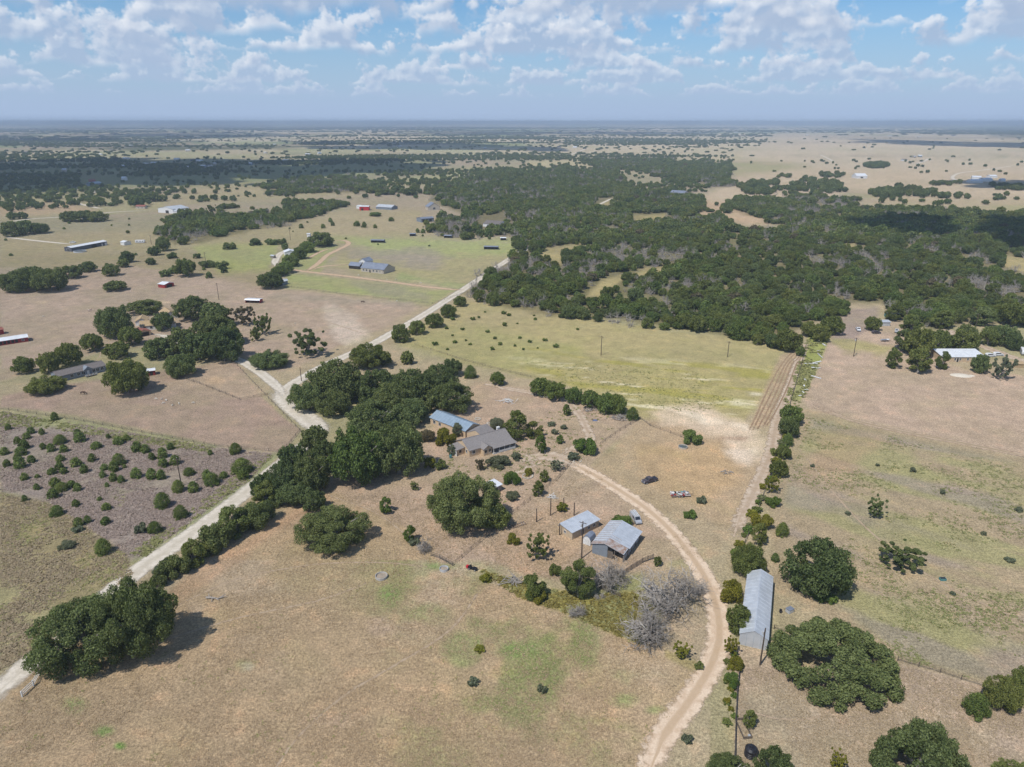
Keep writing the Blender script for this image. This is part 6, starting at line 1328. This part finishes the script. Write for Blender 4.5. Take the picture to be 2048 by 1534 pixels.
for i in range(26):
    x = 1062 + i * 3.1 + fb.uniform(-1, 1); y = 788 + (i * .62) + fb.uniform(-2, 2); s = fb.uniform(.25, .6)
    b = MB(); vs = [(sx_ * s * fb.uniform(.6, 1), sy_ * s * fb.uniform(.5, .9), -.05 + (sz_ + 1) / 2 * s * fb.uniform(.8, 1.3)) for sx_ in (-1, 1) for sy_ in (-1, 1) for sz_ in (-1, 1)]
    b.add(vs, [(0, 1, 3, 2), (4, 6, 7, 5), (0, 4, 5, 1), (2, 3, 7, 6), (0, 2, 6, 4), (1, 5, 7, 3)]); o = b.build('rock', STONE); o.location = G(x, y); o.rotation_euler = (0, 0, fb.uniform(0, 3)); tag(o, 'pale limestone rock heaped along the foot of the short hedge', 'rock', 'rocks along the short hedge')
for i in range(14):
    x = 1132 + fb.uniform(-8, 34); y = 922 + fb.uniform(-6, 6); s = fb.uniform(.2, .45); b = MB()
    vs = [(sx_ * s * fb.uniform(.6, 1), sy_ * s * fb.uniform(.5, .9), -.05 + (sz_ + 1) / 2 * s * fb.uniform(.8, 1.3)) for sx_ in (-1, 1) for sy_ in (-1, 1) for sz_ in (-1, 1)]
    b.add(vs, [(0, 1, 3, 2), (4, 6, 7, 5), (0, 4, 5, 1), (2, 3, 7, 6), (0, 2, 6, 4), (1, 5, 7, 3)]); o = b.build('rock', STONE); o.location = G(x, y); o.rotation_euler = (0, 0, fb.uniform(0, 3)); tag(o, 'pale limestone rock beside the driveway junction', 'rock', 'rocks at the driveway junction')
# fallen tree in the dry field
ft = thing('fallen_tree', 'bleached fallen tree trunk with forked limbs in the dry field', 'dead tree', G(430, 1199)); 
for a in [[(-2.2, .3, .35), (-.8, .1, .5), (.6, 0, .3), (2.6, .7, .5)], [(-.6, .1, .45), (-.4, -1.2, .2)], [(.3, 0, .35), (1.2, -.5, .2)], [(-1.4, .2, .45), (-1.9, 1.2, .9)], [(1.2, .3, .4), (2.3, 1.3, .7)]]:
    MB().tube(a, [.28, .22, .16, .07][:len(a)] if len(a) > 2 else [.16, .06], 7).build('limb', DEAD, ft)
# black water tank, trough, water bin
wtk = thing('water_tank', 'black ribbed water tank in front of the lower live oak', 'water tank', G(1501, 1511)); BLK = M('black_plastic', (.018, .018, .022), (.03, .03, .035), 2, .4)
MB().lathe([(1.15, 0), (1.18, .3), (1.12, .35), (1.18, .7), (1.12, .75), (1.18, 1.1), (1.12, 1.15), (1.15, 1.7), (.8, 2.05), (.3, 2.15), (.001, 2.15)], 24).build('tank', BLK, wtk); MB().lathe([(.28, 2.14), (.28, 2.28), (.001, 2.3)], 16).build('lid', BLK, wtk)
tr = thing('old_trough', 'old rectangular stock trough with a dark bush growing in it', 'trough', G(1492, 1470), .05)
for c, s in [((0, -.9, .3), (1.6, .08, .6)), ((0, 3.6, .3), (1.6, .08, .6)), ((-.8, 1.35, .3), (.08, 4.42, .6)), ((.8, 1.35, .3), (.08, 4.42, .6))]: MB().box(c, s).build('side', WOOD, tr)
bk = thing('bucket', 'silver bucket below the old stock trough', 'bucket', G(1498, 1474)); MB().lathe([(.2, 0), (.27, .5), (.25, .5), (.19, .05), (.001, .05)], 14).build('pail', GALV, bk)
# swing-like trampoline and barrels by the long shed
o = thing('dark_barrel', 'dark barrel beside the long metal shed', 'barrel', G(1561, 1225)); MB().lathe([(.3, 0), (.34, .3), (.34, .6), (.3, .9), (.001, .9)], 12).build('drum', BLK, o); MB().lathe([(.345, .44), (.345, .48), (.31, .48)], 12).build('hoop', GREYR, o)
o = thing('feed_bin', 'grey feed bin next to the dark barrel at the long metal shed', 'bin', G(1579, 1224), .5); MB().box((0, 0, .5), (1.6, 1.2, .9)).build('body', GALV, o); MB().box((0, 0, 1.0), (1.7, 1.3, .12)).build('lid', GREYR, o)
o = thing('green_bin', 'green wheeled bin at the white corner of the farmhouse', 'bin', G(901, 916), .4); MB().box((0, 0, .55), (.7, .7, 1.0)).build('body', TEAL, o); MB().box((0, 0, 1.08), (.76, .76, .08)).build('lid', TEAL, o)
o = thing('teal_tub', 'teal tub alone in the right hand pasture', 'tub', G(1885, 1160)); MB().box((0, 0, .3), (1.5, .9, .6)).build('body', TEAL, o); MB().box((0, 0, .62), (1.3, .7, .05)).build('lining', BLK, o)
o = thing('blue_tarp', 'small blue tarpaulin bundle near the upright cypress', 'tarpaulin', G(1190, 841)); MB().add([(-1, -.6, 0), (.9, -.7, 0), (1.1, .6, 0), (-.8, .7, 0), (-.3, 0, .55), (.5, .1, .4)], [(0, 1, 5, 4), (1, 2, 5), (2, 3, 4, 5), (3, 0, 4)]).build('cloth', M('blue_tarp', (.10, .13, .22), (.13, .16, .25), 3, .6), o); MB().tube([(-1.1, -.1, .12), (1.2, .2, .12)], .09, 6).build('weight_pole', WOOD, o)
# ================================================================ vehicles
TYRE = M('tyre_rubber', (.02, .02, .02), (.03, .03, .03), 3, .9)
def wheel(o, x, y, r=.36, w=.24):
    t = MB().lathe([(r * .6, -w / 2), (r, -w / 2), (r, w / 2), (r * .6, w / 2)], 14).build('wheel', TYRE, o); t.location = (x, y, r); t.rotation_euler = (R(90), 0, 0)
    c = MB().lathe([(.001, -w * .4), (r * .58, -w * .42), (r * .58, w * .42), (.001, w * .4)], 12).build('rim', GALV, t)
def car(name, label, px, py, to, kind, mat, scale=1.0, group=None):
    P = G(px, py); Q = G(*to); d = Q - P; o = thing(name, label, {'van': 'van', 'pickup': 'pickup truck', 'suv': 'car', 'wreck': 'pickup truck'}[kind], P, math.atan2(d.y, d.x), group); o.scale = (scale,) * 3
    Wv = .92
    if kind == 'van': body = [(-2.6, .35), (2.55, .35), (2.6, .75), (2.45, 1.05), (1.75, 1.2), (1.05, 1.95), (-2.5, 2.0), (-2.6, .9)]; win = [(1.62, 1.22), (1.02, 1.85), (-.2, 1.88), (-.2, 1.2)]; wx = (-1.6, 1.7)
    elif kind == 'suv': body = [(-2.3, .35), (2.25, .35), (2.3, .8), (2.1, 1.0), (1.2, 1.08), (.55, 1.68), (-1.7, 1.7), (-2.25, 1.1)]; win = [(1.05, 1.1), (.5, 1.58), (-1.6, 1.6), (-2.0, 1.12)]; wx = (-1.4, 1.45)
    else: body = [(-2.7, .5), (2.6, .5), (2.65, .95), (2.4, 1.15), (1.3, 1.2), (.75, 1.8), (-.5, 1.82), (-.75, 1.2), (-2.7, 1.2)]; win = [(1.15, 1.22), (.7, 1.7), (-.42, 1.72), (-.6, 1.24)]; wx = (-1.65, 1.75)
    MB().prism(body, -Wv, Wv).build('body', mat, o)
    for s_ in (-1, 1): MB().prism(win, s_ * (Wv + .012) - .012, s_ * (Wv + .012) + .012).build('window', GLASS, o)
    a, b = win[0], win[1]; sl = MB(); slab(sl, (a[0] + .13, -.8, a[1] + .03), (a[0] + .13, .8, a[1] + .03), (b[0] + .12, .72, b[1] + .06), (b[0] + .12, -.72, b[1] + .06), .02); sl.build('windscreen', GLASS, o)
    for x in wx:
        for y in (-.82, .82): wheel(o, x, y, .38)
    fx = body[2][0]
    for y in (-.65, .65): MB().box((fx + .01, y, body[2][1] - .05), (.06, .3, .18)).build('headlight', TRIM, o)
    MB().box((fx - .0, 0, .5), (.14, 1.8, .2)).build('bumper', GREYR, o)
    if kind in ('pickup', 'wreck'): MB().box((-1.72, 0, 1.19), (1.7, 1.55, .08)).build('bed_floor', BLK, o)
    if kind == 'van':
        for x in (-2.0, -.9, .2): MB().box((x, 0, 2.1), (.08, 1.7, .08)).build('rack_bar', GALV, o)
        for y in (-.5, .1, .55): MB().tube([(-2.7, y, 2.2), (1.2, y, 2.2)], .07, 6).build('rack_pipe', TRIM, o)
    return o
SILV = M('silver_car_paint', (.55, .56, .58), (.5, .51, .53), .6, .35, .3); WCAR = M('white_car_paint', (.75, .75, .75), (.7, .7, .7), .6, .35); DCAR = M('faded_dark_paint', (.10, .085, .10), (.07, .06, .065), 2, .6)
car('work_van', 'silver work van with pipes on its roof rack beside the ranch driveway', 1271, 1041, (1277, 1049), 'van', SILV)
car('wrecked_pickup', 'dark derelict pickup on the bare ground above the junk trailer', 1299, 964, (1288, 967), 'wreck', DCAR)
car('white_pickup', 'white pickup parked on the grey yard surface', 1716, 661, (1719, 665), 'pickup', WCAR)
car('white_car', 'white car parked behind the pale metal roofed house', 1980, 713, (1990, 713), 'suv', WCAR); car('white_suv', 'second white car parked closer to the yard road', 1996, 711, (2006, 711), 'suv', WCAR)
car('dark_truck', 'dark truck parked under trees at the top of the yard', 1681, 618, (1686, 619), 'wreck', DCAR); car('old_car', 'dark old car beside the small round yard tree', 1752, 667, (1760, 667), 'suv', DCAR)
car('silver_pickup', 'silver pickup in the shade of the yard oaks', 1793, 664, (1792, 668), 'pickup', SILV); car('far_truck', 'white truck at the door of the long charcoal barn', 146, 486, (152, 486), 'pickup', WCAR)
# junk trailer
jt = thing('junk_trailer', 'flat trailer piled with scrap metal and junk on the bare ground', 'trailer', G(1360, 992), .08)
MB().box((0, 0, .6), (6.2, 2.2, .14)).build('deck', RUST, jt); MB().bar((3.1, 0, .55), (4.3, 0, .5), .12).build('drawbar', STEEL, jt)
for x in (-.6, .4):
    for y in (-1.15, 1.15): wheel(jt, x, y, .32, .2)
rj = np.random.default_rng(4)
for i in range(34):
    mt = [TRIM, RUST, TEAL, BLUEW, GALV, REDW, WHITEW, DARKIN, RUST][i % 9]; s = rj.uniform(.2, .8, 3) * np.array([1.2, .9, .6])
    MB().box((rj.uniform(-2.8, 2.8), rj.uniform(-.9, .9), .75 + rj.uniform(0, .35) + s[2] / 2 * .5), s, rj.uniform(0, 3), rj.uniform(-.4, .4)).build('scrap', mt, jt)
# ride-on mower by the field edge, rusty implement
mw = thing('riding_mower', 'black riding mower with red cover at the edge of the dry field', 'mower', G(945, 1139), -.45)
MB().prism([(-1.1, .3), (1.3, .3), (1.35, .75), (.3, .85), (.2, .6), (-.3, .6), (-.5, .8), (-1.1, .75)], -.4, .4).build('body', BLK, mw); MB().box((-.55, 0, .95), (.5, .5, .5)).build('seat', BLK, mw); MB().box((-1.5, 0, .55), (.6, .7, .6)).build('grass_box', REDB, mw); MB().tube([(.35, 0, .85), (.15, 0, 1.2)], .04, 6).build('steering_column', STEEL, mw); MB().lathe([(.2, 0), (.24, .03), (.2, .06)], 12, (.12, 0, 1.18)).build('steering_wheel', BLK, mw)
for x in (-.75, .95):
    for y in (-.45, .45): wheel(mw, x, y, .28, .22)
im = thing('old_harrow', 'rusty farm implement lying by the yard fence', 'farm implement', G(1036, 1052), .55)
for i in range(6): MB().bar((-2 + i * .8, -.7, .25), (-1.8 + i * .8, .8, .3), .1).build('tine_bar', RUST, im)
for y in (-.6, .6): MB().bar((-2.3, y, .38), (2.5, y, .38), .12).build('frame_bar', STEEL, im)
wheel(im, -2.3, .9, .4, .15)
# travel trailer and caravan
def camper(px, py, to, L, label):
    P = G(px, py); d = G(*to) - P; o = thing('travel_trailer', label, 'travel trailer', P, math.atan2(d.y, d.x)); h = L / 2
    MB().prism([(-h, .5), (h - .5, .5), (h, 1.2), (h, 2.2), (h - .5, 2.9), (-h + .2, 2.9), (-h, 2.6)], -1.2, 1.2).build('body', WHITEW, o)
    for s_ in (-1, 1):
        for x in (-h * .55, h * .1, h * .6): MB().box((x, s_ * 1.21, 1.9), (1.1, .03, .7)).build('window', GLASS, o)
        MB().box((0, s_ * 1.206, 1.1), (L - .8, .02, .35)).build('stripe', BLUEW, o)
    for x in (-.5, .4):
        for y in (-1.05, 1.05): wheel(o, x, y, .34, .2)
    MB().bar((h - .3, 0, .5), (h + 1.1, 0, .45), .12).build('drawbar', STEEL, o)
camper(281, 486, (290, 486), 9, 'white travel trailer parked in the far left pasture'); camper(2046, 708, (2048, 712), 8, 'white travel trailer beside the yard road')
# boat on trailer, scrap panels along the fence
bt = thing('boat', 'grey boat on a trailer in the yard grass', 'boat', G(1770, 683), .1)
MB().add([(-2.4, -.8, 1.2), (1.2, -.85, 1.2), (2.7, 0, 1.35), (1.2, .85, 1.2), (-2.4, .8, 1.2), (-2.3, -.35, .55), (1.2, -.35, .55), (2.2, 0, .75), (1.2, .35, .55), (-2.3, .35, .55)], [(5, 6, 1, 0), (6, 7, 2, 1), (7, 8, 3, 2), (8, 9, 4, 3), (9, 5, 0, 4), (9, 8, 7, 6, 5)]).build('hull', GALV, bt); MB().box((-.6, 0, 1.1), (3.2, 1.4, .06)).build('floor', GREYR, bt); MB().bar((-2, 0, .45), (3.4, 0, .45), .12).build('trailer_beam', STEEL, bt)
for y in (-.9, .9): wheel(bt, -.5, y, .3, .18)
rp_ = np.random.default_rng(8)
for i, (x, y, L, a) in enumerate([(1640, 712, 7, 1.5), (1634, 725, 6, .5), (1622, 728, 6, -.1), (1632, 755, 5, 2.2), (1636, 737, 3, .3), (1610, 760, 2.2, 1.5), (1608, 772, 2, 1.3), (1612, 780, 1.8, .2), (1606, 785, 2.2, 1.5), (1628, 736, 2.5, -.4), (1655, 673, 3, 1), (1648, 690, 3.5, 1.6), (1637, 702, 2, .4), (1600, 792, 1.6, .4), (1644, 668, 5, .05)]):
    o = thing('scrap_panel', 'white scrap panel dumped in the weeds beside the farm track', 'scrap', G(x, y), a, 'scrap panels beside the farm track')
    MB().box((0, 0, .28), (L, rp_.uniform(.5, 1.0), .08), 0, rp_.uniform(-.3, .3)).build('sheet', WHITEW, o); MB().box((-L * .3, 0, .12), (.12, .8, .24)).build('batten', GREYW, o); MB().box((L * .3, 0, .12), (.12, .8, .24)).build('batten', GREYW, o)
o = thing('orange_tarp', 'orange tarpaulin stretched under the wood corner trees', 'tarpaulin', G(1653, 668)); MB().add([(-2, -1.2, .9), (2, -1.2, 1.1), (2.1, 1.2, 1.5), (-1.9, 1.2, 1.4), (0, 0, 1.5)], [(0, 1, 4), (1, 2, 4), (2, 3, 4), (3, 0, 4)]).build('cloth', M('orange_cloth', (.65, .16, .03), (.55, .13, .03), 2, .7), o)
for x, y in ((-1.9, -1.1), (1.9, -1.1), (2, 1.1), (-1.8, 1.1)): MB().box((x, y, .6), (.08, .08, 1.25)).build('tent_pole', WOOD, o)
o = thing('sand_heap', 'pale heap of sand at the edge of the right hand pasture', 'sand heap', G(1922, 751), -.2); MB().lathe([(3.6, 0), (2.8, .35), (1.6, .7), (.6, .85), (.001, .88)], 18).build('cone', M('pale_sand', (.72, .64, .52), (.62, .55, .44), 2, .95), o); o.scale = (1.3, .8, .8); MB().lathe([(1.4, 0), (.9, .3), (.001, .45)], 12, (3.4, .8, 0)).build('spill', M('pale_sand', (0, 0, 0)), o)
o = thing('above_ground_pool', 'blue grey round pool beside the long charcoal barn', 'pool', G(160, 504)); MB().lathe([(5.2, 0), (5.2, 1.2), (5.0, 1.2), (5.0, .2)], 26).build('wall', GALV, o); MB().lathe([(4.98, .9), (.001, .9)], 26).build('water', WATER, o)
# ================================================================ grazing animals
def skin_mesh(name, joints, edges, radii, mat):
    me_ = bpy.data.meshes.new(name); me_.from_pydata(joints, edges, []); me_.update(); o = bpy.data.objects.new(name, me_); COL.objects.link(o)
    o.modifiers.new('skin', 'SKIN'); sd = o.modifiers.new('sub', 'SUBSURF'); sd.levels = 1
    sv = me_.skin_vertices[0].data
    for i, r_ in enumerate(radii): sv[i].radius = (r_[0], r_[1]) if hasattr(r_, '__len__') else (r_, r_)
    sv[0].use_root = True
    dg = bpy.context.evaluated_depsgraph_get(); res = bpy.data.meshes.new_from_object(o.evaluated_get(dg)); res.materials.clear(); res.materials.append(mat)
    bpy.data.objects.remove(o); return res
def quadruped(name, s, mat, leg, neck, head_down):
    """joints in metres for shoulder height 1; standing, muzzle to the grass when head_down"""
    hz_ = .18 if head_down else 1.25; J = [(0, 0, .78), (.45, 0, .8), (-.45, 0, .82), (.68, 0, .85 if head_down else 1.0), (.95, 0, .5 if head_down else 1.22), (1.15, 0, hz_), (-.62, 0, .75), (-.72, 0, .4)]
    Rd = [.24, .22, .21, .15 * neck, .11 * neck, .06, .05, .03]; E_ = [(0, 1), (0, 2), (1, 3), (3, 4), (4, 5), (2, 6), (6, 7)]
    for sy_ in (-1, 1):
        b = len(J); J += [(.42, sy_ * .13, .55), (.44, sy_ * .14, .3), (.42, sy_ * .14, 0)]; Rd += [.09 * leg, .055 * leg, .045 * leg]; E_ += [(1, b), (b, b + 1), (b + 1, b + 2)]
        b = len(J); J += [(-.42, sy_ * .14, .55), (-.52, sy_ * .14, .32), (-.48, sy_ * .14, 0)]; Rd += [.11 * leg, .055 * leg, .045 * leg]; E_ += [(2, b), (b, b + 1), (b + 1, b + 2)]
        b = len(J); J += [(.98 if head_down else .93, sy_ * .09, .6 if head_down else 1.33)]; Rd += [.03]; E_ += [(4, b)]
    return skin_mesh(name, [(x * s, y * s, z * s) for x, y, z in J], E_, [r_ * s for r_ in Rd], mat)
WOOL = M('white_wool', (.72, .68, .60), (.62, .58, .50), 6, .95); BAY = M('dark_brown_coat', (.075, .045, .032), (.055, .035, .025), 4, .7); PINTO = M('brown_white_coat', (.28, .13, .07), (.65, .58, .5), 2.5, .8)
sheep_m = quadruped('sheep', .75, WOOL, 1.0, 1.2, True); horse_m = quadruped('horse', 1.5, BAY, .9, 1.1, True); horse2_m = quadruped('horse', 1.45, PINTO, .9, 1.1, False)
def animal(me_, name, label, cat, px, py, a, group=None):
    o = link(name, me_); o.location = G(px, py); o.rotation_euler = (0, 0, a); tag(o, label, cat, group)
for i, (x, y) in enumerate([(312, 799), (323, 799.5), (333, 802), (328, 807.5), (358, 808), (386, 807), (345, 812)]): animal(sheep_m, 'sheep', 'white sheep grazing in the dirt pasture', 'sheep', x, y, i * 1.3, 'sheep of the dirt pasture')
animal(horse_m, 'horse', 'dark brown horse grazing in front of the long grey home', 'horse', 166, 789, .1)
animal(horse2_m, 'horse', 'brown and white horse standing beside the oaks of the tan roofed house', 'horse', 180, 623, .4); animal(sheep_m, 'sheep', 'lone white sheep in the wide bare pasture', 'sheep', 86, 634, 1.0); animal(horse_m, 'horse', 'dark horse alone in the trampled pasture', 'horse', 725, 606, .3)
for i, (x, y) in enumerate([(717, 551), (774, 560), (793, 560), (841, 566), (590, 648), (794, 603)]): animal(sheep_m, 'goat', 'white goat near the long tan gravel drive', 'goat', x, y, i * 2.0, 'goats near the drive')
